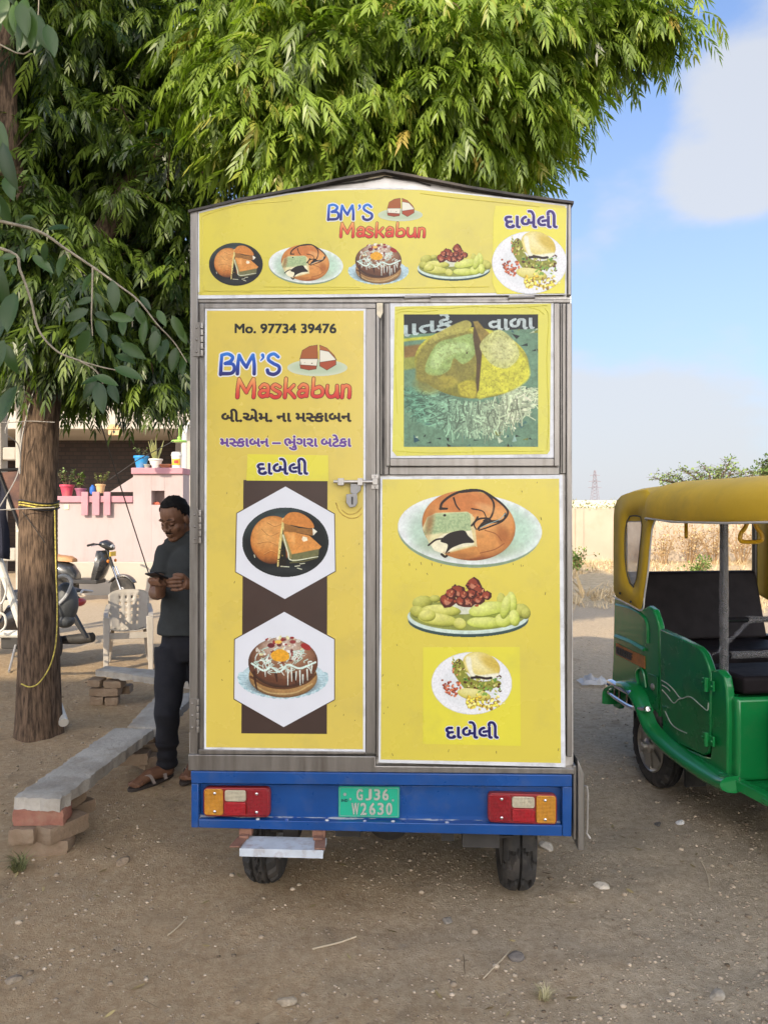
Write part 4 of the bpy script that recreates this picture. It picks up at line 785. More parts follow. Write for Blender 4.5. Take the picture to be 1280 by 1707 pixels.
def tint_mat(name, c0, c1, rough=.9, spec=.2, trans=0.0, tcol=None, c2=None):
    m = bpy.data.materials.new(name); m.use_nodes = True; N, L = m.node_tree.nodes, m.node_tree.links; b = N['Principled BSDF']; b.inputs['Roughness'].default_value = rough; b.inputs['Specular IOR Level'].default_value = spec
    a = N.new('ShaderNodeAttribute'); a.attribute_name = 'tint'; r = N.new('ShaderNodeValToRGB'); r.color_ramp.elements[0].color = (*c0, 1); r.color_ramp.elements[1].color = (*c1, 1); L.new(a.outputs['Fac'], r.inputs[0])
    if c2: r.color_ramp.elements[1].position = .72; e = r.color_ramp.elements.new(1.0); e.color = (*c2, 1)
    L.new(r.outputs[0], b.inputs['Base Color'])
    if trans:
        t = N.new('ShaderNodeBsdfTranslucent'); hs = N.new('ShaderNodeMix'); hs.data_type = 'RGBA'; hs.blend_type = 'MULTIPLY'; hs.inputs[0].default_value = 1; hs.inputs[7].default_value = (*(tcol or (1.6, 1.7, .7)), 1); L.new(r.outputs[0], hs.inputs[6]); L.new(hs.outputs[2], t.inputs[0])
        mx = N.new('ShaderNodeMixShader'); mx.inputs[0].default_value = trans; L.new(b.outputs[0], mx.inputs[1]); L.new(t.outputs[0], mx.inputs[2]); L.new(mx.outputs[0], N['Material Output'].inputs[0])
    return m
def rotz(a): c, s = np.cos(a), np.sin(a); z, o = np.zeros_like(a), np.ones_like(a); return np.stack([np.stack([c, -s, z], -1), np.stack([s, c, z], -1), np.stack([z, z, o], -1)], -2)
def rotx(a): c, s = np.cos(a), np.sin(a); z, o = np.zeros_like(a), np.ones_like(a); return np.stack([np.stack([o, z, z], -1), np.stack([z, c, -s], -1), np.stack([z, s, c], -1)], -2)
def scatter(name, temps, R, T, S, tint, m, parent=None, smooth=False, pick=None, seed=0):
    """many copies of a few templates joined in one mesh; T positions, R rotations, S scales (n or n x 3)"""
    rs = np.random.RandomState(seed); n = len(T); pick = rs.randint(len(temps), size=n) if pick is None else pick; VV, QQ, AA, off = [], [], [], 0
    S = np.asarray(S, float); S = S[:, None].repeat(3, 1) if S.ndim == 1 else S
    for k, tp in enumerate(temps):
        V, Q = tp[0], tp[1]; ta = tp[2] if len(tp) > 2 else np.zeros(len(V)); idx = np.nonzero(pick == k)[0]
        if not len(idx): continue
        P = np.einsum('nij,nvj->nvi', R[idx], V[None] * S[idx][:, None]) + T[idx][:, None]
        VV.append(P.reshape(-1, 3)); QQ.append((Q[None] + (np.arange(len(idx)) * len(V))[:, None, None]).reshape(-1, Q.shape[1]) + off); AA.append((tint[idx][:, None] + ta[None]).ravel()); off += len(idx) * len(V)
    return quad_mesh(name, np.concatenate(VV), np.concatenate(QQ), m, parent, np.clip(np.concatenate(AA), 0, 1), smooth)
def rock_temps(k=6, sub=1, seed=3):
    out = []; rs = random.Random(seed)
    for _ in range(k):
        bm = bmesh.new(); bmesh.ops.create_icosphere(bm, subdivisions=sub, radius=1)
        for v in bm.verts: v.co *= rs.uniform(.7, 1.1); v.co.z *= .6
        bm.verts.index_update(); out.append((np.array([v.co[:] for v in bm.verts]), np.array([[v.index for v in f.verts] for f in bm.faces]))); bm.free()
    return out
def build_gravel():
    rs = np.random.RandomState(8); n = 105000; y = 1.4 + 9 * rs.rand(n) ** 1.25; x = rs.uniform(-.62, .62, n) * y
    keep = rs.rand(n) < (.38 + .62 * np.clip((x + .5) / 1.4, 0, 1)) * np.clip(vnoise(x, y, .6, 3) * 1.6 + .75, .15, 1); x, y = x[keep], y[keep]; n = len(x)
    s = np.clip(np.exp(rs.randn(n) * .62) * .0027, .0013, .016); z = gz(x, y) + s * .10
    tag(scatter('gravel', rock_temps(), rotz(rs.uniform(0, 6.28, n)), np.stack([x, y, z], -1), s, np.clip(.5 + rs.randn(n) * .24, 0, 1), tint_mat('pebble', (.15, .11, .07), (.56, .46, .34)), seed=1), kind='stuff')
    n = 650; y = 1.5 + 8 * rs.rand(n) ** 1.2; x = rs.uniform(-.6, .6, n) * y      # bits of straw and twig
    V = np.array([(-1, -.05, 0), (-.3, .02, .03), (.4, -.03, .02), (1, .05, 0), (-1, .05, 0), (-.3, .12, .03), (.4, .07, .02), (1, .1, 0)]) * [1, .5, 1]; Q = np.array([(0, 1, 5, 4), (1, 2, 6, 5), (2, 3, 7, 6)])
    tag(scatter('straw_litter', [(V, Q)], rotz(rs.uniform(0, 6.28, n)), np.stack([x, y, gz(x, y) + .004], -1), np.exp(rs.randn(n) * .5) * .018, rs.rand(n), tint_mat('dry_straw', (.12, .085, .05), (.48, .39, .24)), seed=2), kind='stuff')
    n = 5200; y = 12 + 12 * rs.rand(n); x = 1.5 + rs.rand(n) * (y * .56); cl = vnoise(x, y, 1.3, 7) > -.12; x, y = x[cl], y[cl]; n = len(x)   # dry tufts of the field
    V = np.array([(-.1, 0, 0), (.1, 0, 0), (.3, .1, 1), (0, .3, .2), (.05, .5, .15), (-.5, .3, .8), (0, -.3, .1), (.1, -.4, .1), (.6, -.3, .7), (-.2, 0, .05), (-.3, .05, .05), (-.9, -.2, .5)]); Q = np.array([(0, 1, 2), (3, 4, 5), (6, 7, 8), (9, 10, 11)])
    tag(scatter('dry_grass', [(V, Q)], rotz(rs.uniform(0, 6.28, n)), np.stack([x, y, gz(x, y)], -1), np.exp(rs.randn(n) * .5) * .085, rs.rand(n), tint_mat('dry_grass', (.34, .24, .12), (.74, .60, .38)), seed=3), kind='stuff')
build_gravel()
def build_litter():
    rs = np.random.RandomState(31); n = 170; y = 1.6 + 7.5 * rs.rand(n) ** 1.1; x = rs.uniform(-.6, .55, n) * y - .3
    V = np.array([(-1, 0, .02), (-.35, -.22, .10), (.35, -.2, .06), (1, 0, .22), (.35, .2, .12), (-.35, .22, .05)]); Q = np.array([(0, 1, 5), (1, 4, 5), (1, 2, 4), (2, 3, 4)])
    tag(scatter('fallen_leaves', [(V, Q)], rotz(rs.uniform(0, 6.28, n)) @ rotx(rs.normal(0, .25, n)), np.stack([x, y, gz(x, y) + .003], -1), rs.uniform(.012, .03, n), rs.rand(n), tint_mat('dead_leaf', (.14, .09, .045), (.46, .37, .17))), kind='stuff')
    for (x0, y0, x1, y1), r, lab in (((521, 1586, 593, 1560), .0035, 'pale dry stick on the ground left of the tuft'), ((1168, 1440, 1182, 1482), .003, 'thin curved twig on the dirt below the rickshaw'), ((280, 1562, 312, 1532), .0025, 'thin dark straw on the dirt below the step'), ((850, 1582, 805, 1630), .0025, 'fine pale straw beside the dull grey stone')):
        P = []
        for k in range(6): t = k / 5; px, py = x0 + (x1 - x0) * t + 4 * math.sin(t * 3), y0 + (y1 - y0) * t; p = at(px, py, EYE * FPX / (py - HOR)); P.append((p.x, p.y, float(gz(p.x, p.y)) + .006))
        m = MB(); m.tube(P, r, 6); tag(m.build('twig', mat('dry_stick', (.50, .41, .28), .8, var=.2)), lab, 'twig')
build_litter()
STONES = [((204, 1446), .036, 'brown angular stone lying below the brick stack of the bench', (.24, .18, .12)), ((478, 1668), .030, 'flat tan stone half sunk in the foreground dirt', (.34, .28, .20)), ((1001, 1481), .032, 'pale rounded stone right of the van rear tyre', (.50, .45, .37)), ((910, 1412), .04, 'whitish stone beside the van right rear tyre', (.40, .36, .30)),
          ((857, 1594), .032, 'dark grey stone sunk in the gravel at bottom right', (.16, .14, .12)), ((1133, 1376), .026, 'thin white chip of stone near the green rickshaw', (.72, .70, .66)), ((1096, 1377), .022, 'small dark stone near the green rickshaw', (.10, .09, .08)), ((22, 1637), .028, 'dusty stone at the bottom left corner', (.26, .21, .15)), ((745, 1532), .026, 'dull grey stone amid gravel right of the van centre', (.26, .23, .19)), ((1195, 1660), .030, 'wide dusty stone at the bottom right', (.33, .29, .23))]
for (px, py), s, lab, c in STONES:
    D = EYE * FPX / (py - HOR); p = at(px, py, D); bm = bmesh.new(); bmesh.ops.create_icosphere(bm, subdivisions=2, radius=1); rs = random.Random(int(px)); ax = [Vector((rs.uniform(-1, 1), rs.uniform(-1, 1), rs.uniform(-1, 1))).normalized() for _ in range(9)]
    for v in bm.verts:
        for a in ax:
            d = v.co.dot(a)
            if d > .62: v.co -= a * (d - .62)
        v.co = Vector((v.co.x * s * 1.2, v.co.y * s * .9, v.co.z * s * .6))
    me = bpy.data.meshes.new('stone'); bm.to_mesh(me); bm.free(); me.materials.append(mat('stone', c, .9, var=.25, scale=40, bump=.4, bscale=90)); o = bpy.data.objects.new('stone', me); C.objects.link(o)
    o.location = (p.x, p.y, float(gz(p.x, p.y)) + s * .16); o.rotation_euler = (0, 0, rs.uniform(0, 6)); tag(o, lab, 'stone', 'loose stones on the ground')
# grass tufts
def tuft(px, py, r, lab, c0, c1, n=70, seed=1):
    D = EYE * FPX / (py - HOR); p = at(px, py, D); rs = np.random.RandomState(seed); V = np.array([(-.03, 0, 0), (.03, 0, 0), (.022, .25, .55), (-.022, .25, .55), (0, .75, .75)]); Q = np.array([(0, 1, 2), (0, 2, 3), (3, 2, 4)])
    a = rs.uniform(0, 6.28, n); T = np.stack([np.cos(a) * r * .3 * rs.rand(n), np.sin(a) * r * .3 * rs.rand(n), np.zeros(n)], -1)
    o = scatter('grass_tuft', [(V, Q)], rotz(a) @ rotx(rs.uniform(-.4, .25, n)), T, rs.uniform(.5, 1.1, n) * r, rs.rand(n), tint_mat('tuft', c0, c1), seed=seed); o.location = (p.x, p.y, float(gz(p.x, p.y)) - .005); tag(o, lab, 'grass tuft')
tuft(32, 1452, .10, 'small green grass tuft beside the near brick stack', (.07, .085, .03), (.30, .30, .14), 90, 3); tuft(905, 1660, .06, 'pale dry grass tuft at the bottom of the yard', (.36, .32, .16), (.62, .56, .33), 70, 5)
# ---------------------------------------------------------------- trees
BARK = mat('neem_bark', (.165, .112, .075), .9, col2=(.050, .035, .025), scale=26, bump=1.0, bscale=34, stretch=(2.2, 2.2, .36), thr=(.36, .62), spec=.15)
def neem_cluster(rs, leaves=9, droop=1.0):
    V, Q, A = [], [], []; nv = 0
    for k in range(leaves):
        az = 2 * math.pi * (k + rs.rand() * .8) / leaves; el = rs.uniform(-.25, .75); L = rs.uniform(.22, .34); d = np.array([math.cos(az) * math.cos(el), math.sin(az) * math.cos(el), math.sin(el)])
        p = np.zeros(3); n = 9; ty = rs.uniform(-.14, .14) + (.40 if rs.rand() < .02 else 0)
        for i in range(n + 1):
            t = i / n; dd = d + np.array([0, 0, -1.5 * droop * t * t - .15 * droop]); dd /= np.linalg.norm(dd); q = p + dd * L / n
            side = np.cross(dd, [0, 0, 1.]); side /= np.linalg.norm(side) + 1e-6; up = np.cross(side, dd)
            V += [p - side * .0012, p + side * .0012, q + side * .0012, q - side * .0012]; Q += [(nv, nv + 1, nv + 2), (nv, nv + 2, nv + 3)]; A += [ty - .1] * 4; nv += 4
            if t > .18:
                for sg in ((-1, 1) if i < n else (-1, 1, 0)):
                    if rs.rand() < .06: continue
                    ll = rs.uniform(.058, .088) * (1 - .25 * abs(t - .55)); w = ll * rs.uniform(.105, .138); ax = dd * (.55 if sg else 1.2) + side * sg * .85 + np.array([0, 0, -.36 * droop]) + rs.randn(3) * .1; ax /= np.linalg.norm(ax)
                    nrm = up - ax * up.dot(ax); nrm = nrm / (np.linalg.norm(nrm) + 1e-6) + rs.randn(3) * .25; wd = np.cross(ax, nrm); wd /= np.linalg.norm(wd) + 1e-6; cv = dd * .22 * ll + np.array([0, 0, -.16 * ll])
                    b = q if sg == 0 else p + dd * L / n * (.5 + .35 * sg)
                    V += [b, b + ax * ll * .33 + wd * w, b + ax * ll * .36 - wd * w, b + ax * ll * .70 + wd * w * .72 + cv * .4, b + ax * ll * .72 - wd * w * .62 + cv * .4, b + ax * ll + cv]
                    Q += [(nv, nv + 1, nv + 2), (nv + 1, nv + 3, nv + 2), (nv + 2, nv + 3, nv + 4), (nv + 3, nv + 5, nv + 4)]; tt = ty + rs.uniform(-.06, .06) + (t * .12 if rs.rand() < .5 else 0); A += [tt] * 6; nv += 6
            p = q
    return np.array(V), np.array(Q), np.array(A)
def build_neem():
    rs = np.random.RandomState(21); B = at(65, 1225, 5.5); tree = thing('neem_tree', 'large neem tree with rough brown trunk and drooping feathery leaves over the van', 'tree', (B.x, B.y, 0))
    m = MB(); ctr = [(63, 1290, .185), (64, 1240, .180), (64, 1222, .166), (64, 1195, .156), (66, 1100, .140), (66, 1000, .134), (65, 900, .126), (65, 800, .122), (68, 700, .122), (72, 620, .128), (76, 540, .14), (70, 470, .12)]
    rings = []
    for px, py, r in ctr:
        c = at(px, py, 5.5); rings.append([c + Vector((math.cos(a) * r * (1 + .06 * math.sin(3 * a + py * .01) + (.05 * math.sin(7 * a) if py > 1150 else .02 * math.sin(5 * a + py))), math.sin(a) * r, 0)) for a in np.linspace(0, 2 * math.pi, 28, endpoint=False)])
    m.loft(rings); m.build('trunk', BARK, tree, world=True, smooth=60)
    limbs = [([(72, 560, 5.5), (40, 400, 5.5), (14, 250, 5.45), (8, 120, 5.4), (-10, -60, 5.2), (-60, -300, 4.9)], .11, .05), ([(76, 560, 5.5), (140, 450, 5.6), (215, 320, 5.8), (262, 255, 5.9), (300, 215, 6.0), (420, 90, 6.2), (560, -30, 6.3)], .10, .05), ([(300, 215, 6.0), (470, 170, 5.9), (640, 120, 5.8), (800, 60, 5.8), (930, 40, 5.8), (1060, 20, 5.7)], .05, .012),
             ([(72, 540, 5.5), (200, 520, 6.2), (300, 480, 6.8), (420, 400, 7.4)], .07, .02), ([(40, 400, 5.5), (-60, 330, 5.0), (-160, 260, 4.4), (-260, 100, 3.6)], .07, .03), ([(640, 120, 5.8), (760, 180, 5.9), (880, 220, 5.9)], .025, .008), ([(470, 170, 5.9), (520, 220, 5.6), (560, 260, 5.4)], .02, .007), ([(215, 320, 5.8), (120, 210, 6.2), (60, 100, 6.5)], .05, .02), ([(215, 320, 5.8), (250, 480, 5.9), (270, 580, 5.8)], .022, .008), ([(76, 540, 5.5), (130, 590, 5.3), (190, 640, 5.3)], .02, .007)]
    for pts, r0, r1 in limbs:
        P = catmull([tuple(at(*p)) for p in pts], 6); m = MB(); m.tube([tuple(p + rs.randn(3) * .008) for p in P], list(np.linspace(r0, r1, len(P))), 10); m.build('branch', BARK, tree, world=True, smooth=60)
    # crown: lobes of leaf clusters (place in the photograph, distance, radii, number)
    lobes = [(620, 120, 5.5, (1.45, .75, .80), 390), (480, 190, 5.2, (.55, .45, .55), 110), (760, 150, 5.5, (.75, .55, .60), 150), (880, 30, 5.7, (.78, .7, .54), 96), (1030, 15, 5.6, (.46, .42, .26), 26), (1100, 55, 5.6, (.18, .3, .14), 9), (870, 190, 5.9, (.36, .5, .32), 28), (830, 275, 6.0, (.34, .45, .24), 36), (960, 85, 5.7, (.30, .4, .22), 16), (70, 440, 5.05, (.40, .3, .55), 46), (95, 570, 5.2, (.42, .22, .18), 20),
             (170, 250, 6.2, (1.5, 1.0, 1.75), 560), (210, 480, 6.2, (.85, .7, .48), 110), (150, 610, 5.6, (.50, .5, .12), 16), (125, 645, 5.7, (.14, .3, .10), 6), (255, 655, 5.7, (.22, .3, .10), 9), (262, 605, 5.8, (.25, .4, .18), 16), (30, 600, 6.0, (.4, .4, .16), 9), (150, 300, 8.5, (2.4, 1.0, 2.4), 230), (560, 150, 7.6, (2.4, .9, 1.3), 190)]
    T, TM = [], []
    for px, py, D, r, n in lobes:
        c = at(px, py, D); v = rs.randn(n, 3); v /= np.linalg.norm(v, axis=1)[:, None]; T.append(np.array(c) + v * np.array(r) * (rs.rand(n, 1) ** .42)); TM += [.50 if px > 400 else .10] * n  # left lobes darker, the rest brighter: shade and sun put into the leaf tint
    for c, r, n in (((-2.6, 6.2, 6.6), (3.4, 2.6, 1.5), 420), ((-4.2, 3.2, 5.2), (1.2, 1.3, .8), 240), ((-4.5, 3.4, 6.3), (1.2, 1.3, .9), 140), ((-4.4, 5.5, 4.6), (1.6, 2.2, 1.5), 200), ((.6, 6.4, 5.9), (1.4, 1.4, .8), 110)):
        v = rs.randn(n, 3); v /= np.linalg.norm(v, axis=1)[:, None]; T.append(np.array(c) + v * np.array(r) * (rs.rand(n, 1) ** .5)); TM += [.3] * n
    T = np.concatenate(T); n = len(T); temps = [neem_cluster(rs, rs.randint(7, 11), rs.uniform(1.3, 2.3)) for _ in range(10)]
    R = rotz(rs.uniform(0, 6.28, n)) @ rotx(rs.normal(0, .35, n)); T2 = T - np.array([B.x, B.y, 0])
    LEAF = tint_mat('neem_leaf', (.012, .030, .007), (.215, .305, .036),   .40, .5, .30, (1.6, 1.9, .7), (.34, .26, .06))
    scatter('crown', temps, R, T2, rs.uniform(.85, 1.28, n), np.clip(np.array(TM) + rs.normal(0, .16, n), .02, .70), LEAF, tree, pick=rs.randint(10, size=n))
    tw = MB()                               # thin twigs that carry the clusters
    for k in range(0, n, 3):
        p = T[k]; j = rs.randint(n); d = np.linalg.norm(T - p, axis=1); near = np.argsort(d)[1 + rs.randint(4)]
        tw.tube([tuple(p), tuple((p + T[near]) / 2 + [0, 0, .03]), tuple(T[near])], .005, 4, caps=False)
    o = tw.build('twigs', BARK, tree, world=True, smooth=0, fix=False)
    # things tied to the trunk
    def around(py, r, z0=0): c = at(66, py, 5.5); return [c + Vector((math.cos(a) * r, math.sin(a) * r, z0 + .012 * math.sin(2 * a))) for a in np.linspace(0, 2 * math.pi, 25)]
    YR = mat('yellow_rope', (.46, .38, .08), .8, var=.6, scale=60); m = MB()
    for dz in (0, .018, .03): m.tube(around(842, .131, dz - .01), .0055, 6)
    P = [at(92, 850, 5.36), at(94, 950, 5.35), at(96, 1010, 5.35), at(94, 1070, 5.34), at(84, 1110, 5.33), at(66, 1138, 5.33), at(50, 1145, 5.34), at(36, 1140, 5.36)]; m.tube([tuple(p) for p in catmull([tuple(p) for p in P], 5)], .0048, 6); tag(m.build('rope', YR), 'yellow rope tied round the tree trunk with its loose end hanging', 'rope')
    m = MB(); m.tube(around(837, .134), .006, 6); m.tube(around(848, .134), .005, 6); tag(m.build('cord', BLACK_PLASTIC), 'dark cord wound round the tree trunk with the yellow rope', 'cord')
    W = mat('pale_wire', (.36, .34, .31), .6)
    for pts, r, lab, mm in (([(-40, 705, 5.2), (20, 704, 5.3), (50, 702, 5.36), (92, 704, 5.38)], .003, 'thin wire crossing the upper trunk of the tree', W), ([(-40, 852, 5.2), (20, 849, 5.3), (92, 846, 5.36)], .0035, 'pale wire running left from the trunk beside the rope', W), ([(0, 845, 5.3), (26, 800, 5.3), (34, 770, 5.35), (30, 740, 5.3), (10, 722, 5.2), (16, 700, 5.2)], .004, 'looping white cable left of the tree trunk', W), ([(60, 642, 5.37), (46, 690, 5.37), (36, 740, 5.37), (34, 790, 5.37)], .005, 'grey cable running down the upper tree trunk', W), ([(38, 853, 5.36), (58, 880, 5.36), (76, 905, 5.37)], .003, 'fine dark wire slanting down the trunk', DARK_IRON)):
        m = MB(); m.tube([tuple(p) for p in catmull([tuple(at(*p)) for p in pts], 5)], r, 5); tag(m.build('cable', mm), lab, 'cable')
build_neem()

def build_broadleaf():
    """a broad-leaved tree standing left of the view reaches two twigs across"""
    rs = np.random.RandomState(5); B = Vector((-2.15, 2.9, 0)); tree = thing('broadleaf_tree', 'broad-leaved tree reaching in from the left with dark glossy oval leaves on pale twigs', 'tree', B)
    D0 = 2.6; P = lambda x, y, d=0: at(x, y, D0 + d)
    BK = mat('pale_bark', (.30, .26, .19), .8, var=.3, scale=30)
    m = MB(); m.tube([(-2.15, 2.9, -.1), (-2.12, 2.88, 1.2), (-2.0, 2.8, 2.2), (-1.95, 2.75, 3.4), (-1.85, 2.7, 4.2)], [.09, .075, .06, .045, .03], 12); m.build('trunk', BK, tree, world=True, smooth=60)
    tw = [[(-330, 330), (-150, 340), (15, 372), (70, 388), (110, 415), (155, 445), (190, 470), (230, 500), (262, 540), (290, 570), (312, 604)], [(-330, 330), (-100, 390), (18, 420), (34, 450), (52, 500), (65, 550), (95, 585), (130, 600), (170, 612), (200, 618)], [(155, 445), (154, 490), (153, 530), (155, 560)], [(228, 500), (222, 520), (221, 545)], [(-300, 100), (-60, 60), (40, 90), (62, 40), (66, -20)], [(130, 600), (160, 618), (172, 640)]]
    for k, t in enumerate(tw): m = MB(); q = catmull([tuple(P(*p)) for p in t], 5); m.tube([tuple(p) for p in q], list(np.linspace(.0065 if k < 2 else .0035, .0018, len(q))), 6); m.build('twig', BK, tree, world=True, smooth=60)
    lv = [(45, 365, 40, -10), (97, 380, 40, 170), (75, 420, 30, 100), (103, 442, 52, 100), (72, 440, 45, 40), (40, 425, 25, 90), (15, 428, 30, 0), (24, 450, 25, 80), (147, 470, 50, 115), (190, 493, 54, 85), (167, 500, 30, 60), (128, 525, 46, 150), (142, 502, 35, 160), (131, 550, 48, 140), (139, 572, 52, 120), (170, 552, 50, 65), (172, 527, 36, 25), (172, 585, 34, 100), (203, 530, 42, 10), (220, 520, 46, 110), (210, 598, 46, 20), (222, 585, 60, 30), (215, 622, 52, 20), (197, 570, 40, 50), (240, 555, 46, 100), (258, 570, 48, 105), (272, 584, 52, 100), (270, 530, 36, 60), (297, 545, 44, 65), (290, 600, 48, 100), (237, 530, 46, 60), (303, 558, 40, 60), (243, 505, 30, 50), (155, 634, 42, 160), (178, 634, 42, 20), (168, 662, 62, 75), (150, 648, 46, 120), (190, 655, 50, 60), (262, 560, 40, 70), (306, 610, 40, 95), (205, 545, 36, 80)]
    for _ in range(34): lv.append((rs.uniform(-60, 20), rs.uniform(225, 690), rs.uniform(58, 84), rs.uniform(55, 115)))
    for _ in range(18): lv.append((rs.uniform(-30, 90), rs.uniform(-20, 90), rs.uniform(46, 70), rs.uniform(65, 115)))
    n = 7; V0, Q0 = [], []                  # one leaf along +x, folded on its midrib
    for i in range(n):
        t = i / (n - 1); w = .20 * math.sin(math.pi * t ** .85) ** .8 + .004; z = -.14 * (t - .3) ** 2; V0 += [(t - .5, -w, z + w * .28), (t - .5, 0, z), (t - .5, w, z + w * .28)]
    for i in range(n - 1):
        for j in (0, 1): a = i * 3 + j; Q0.append((a, a + 3, a + 4, a + 1))
    V0, Q0 = np.array(V0), np.array(Q0); R, T, S, A = [], [], [], []
    for x, y, l, a in lv:
        d = rs.uniform(-.22, .22); p = P(x, y, d); al = rad(a); ax = Vector((math.cos(al), rs.uniform(-.5, .35), -math.sin(al))).normalized(); nr = Vector((rs.uniform(-.45, .45), -1 + rs.uniform(-.1, .3), rs.uniform(.0, .7))); yv = nr.cross(ax).normalized(); zv = ax.cross(yv)
        R.append(np.array([ax, yv, zv]).T); T.append(np.array(p - B)); S.append(l / FPX * D0 * .92); A.append(rs.uniform(0, .55) + (.35 if y < 110 and rs.rand() < .6 else 0))
    LEAF = tint_mat('broad_leaf', (.020, .050, .014), (.075, .145, .028), .36, .45, .25, (1.7, 1.8, .6))
    scatter('foliage', [(V0, Q0)], np.array(R), np.array(T), np.array(S), np.array(A), LEAF, tree, smooth=True)
    # more of its crown above and left of the view
    n = 260; v = rs.randn(n, 3); v /= np.linalg.norm(v, axis=1)[:, None]; T = np.array([-1.9, 2.5, 3.9]) + v * np.array([.6, .8, .6]) * rs.rand(n, 1) ** .4 - np.array(B)
    scatter('foliage', [(V0, Q0)], rotz(rs.uniform(0, 6.28, n)) @ rotx(rs.normal(0, .8, n)), T, rs.uniform(.09, .14, n), rs.rand(n) * .6, LEAF, tree, smooth=True)
build_broadleaf()
# ---------------------------------------------------------------- the house behind the viewer that shades the yard
def build_shade_house():
    CR = mat('cream_wall', (.74, .68, .56), .85, var=.06, scale=2); YB = -12.5; run = (8.1 - YB) / -math.cos(rad(SUN_AZ)); H = run * math.tan(rad(SUN_EL)); sh = run * -math.sin(rad(SUN_AZ)); xa, xb = -4.4 - sh, 6.6 - sh
    h = thing('flat_roofed_house', 'cream flat-roofed house behind the viewer whose shadow falls across the yard', 'house', ((xa + xb) / 2, YB - 3.5, 0)); hw = (xb - xa) / 2
    m = MB(); m.bb((-hw, -3.5, 0), (-hw + 5.0, 3.5, H - .5)); m.bb((-hw + 5.0, -3.4, 0), (hw, 3.4, H)); w = m.build('wall', CR, h)
    for a, b in ((-3.65, -3.502), (3.502, 3.65)): m = MB(); m.bb((-hw - .15, a, H - .9), (hw + .15, b, H - .7)); m.build('cornice', CR, h)
    for z in (1.1, 4.3, 7.5):
        for x in (-3.4, 0, 3.4):
            for y in (-3.56, 3.56): m = MB(); m.bb((x - .6, y - .05, z), (x + .6, y + .05, z + 1.4)); m.build('window', BLACK_GLOSS, w)
build_shade_house()
# ---------------------------------------------------------------- electric rickshaw
RH = Vector((.146, -.989, 0)).normalized(); RO = Vector((2.04, 4.53, 0)); RZ = math.atan2(RH.y, RH.x)
GREEN = mat('green_paint', (.008, .23, .055), .22, var=.10, scale=3, coat=.5, dirt=(.10, .16, .08), dscale=6, damt=.22, bump=.015, bscale=14)
GREEN_DARK = mat('green_paint_door', (.007, .185, .048), .26, var=.10, scale=4, coat=.4, dirt=(.10, .16, .08), dscale=7, damt=.3, bump=.02, bscale=12)
HOOD = mat('yellow_canvas', (.80, .51, .03), .6, var=.12, scale=2.2, bump=.25, bscale=7, dirt=(.30, .22, .06), dscale=3, damt=.35)
SEAT = mat('black_leatherette', (.013, .010, .011), .62, var=.25, scale=12, bump=.12, bscale=30, spec=.15)
WRAP = mat('plastic_wrap', (.45, .45, .46), .32, var=.3, scale=26, bump=.35, bscale=30, alpha=.22, spec=.5)
PIPING = mat('white_piping', (.66, .64, .60), .5)
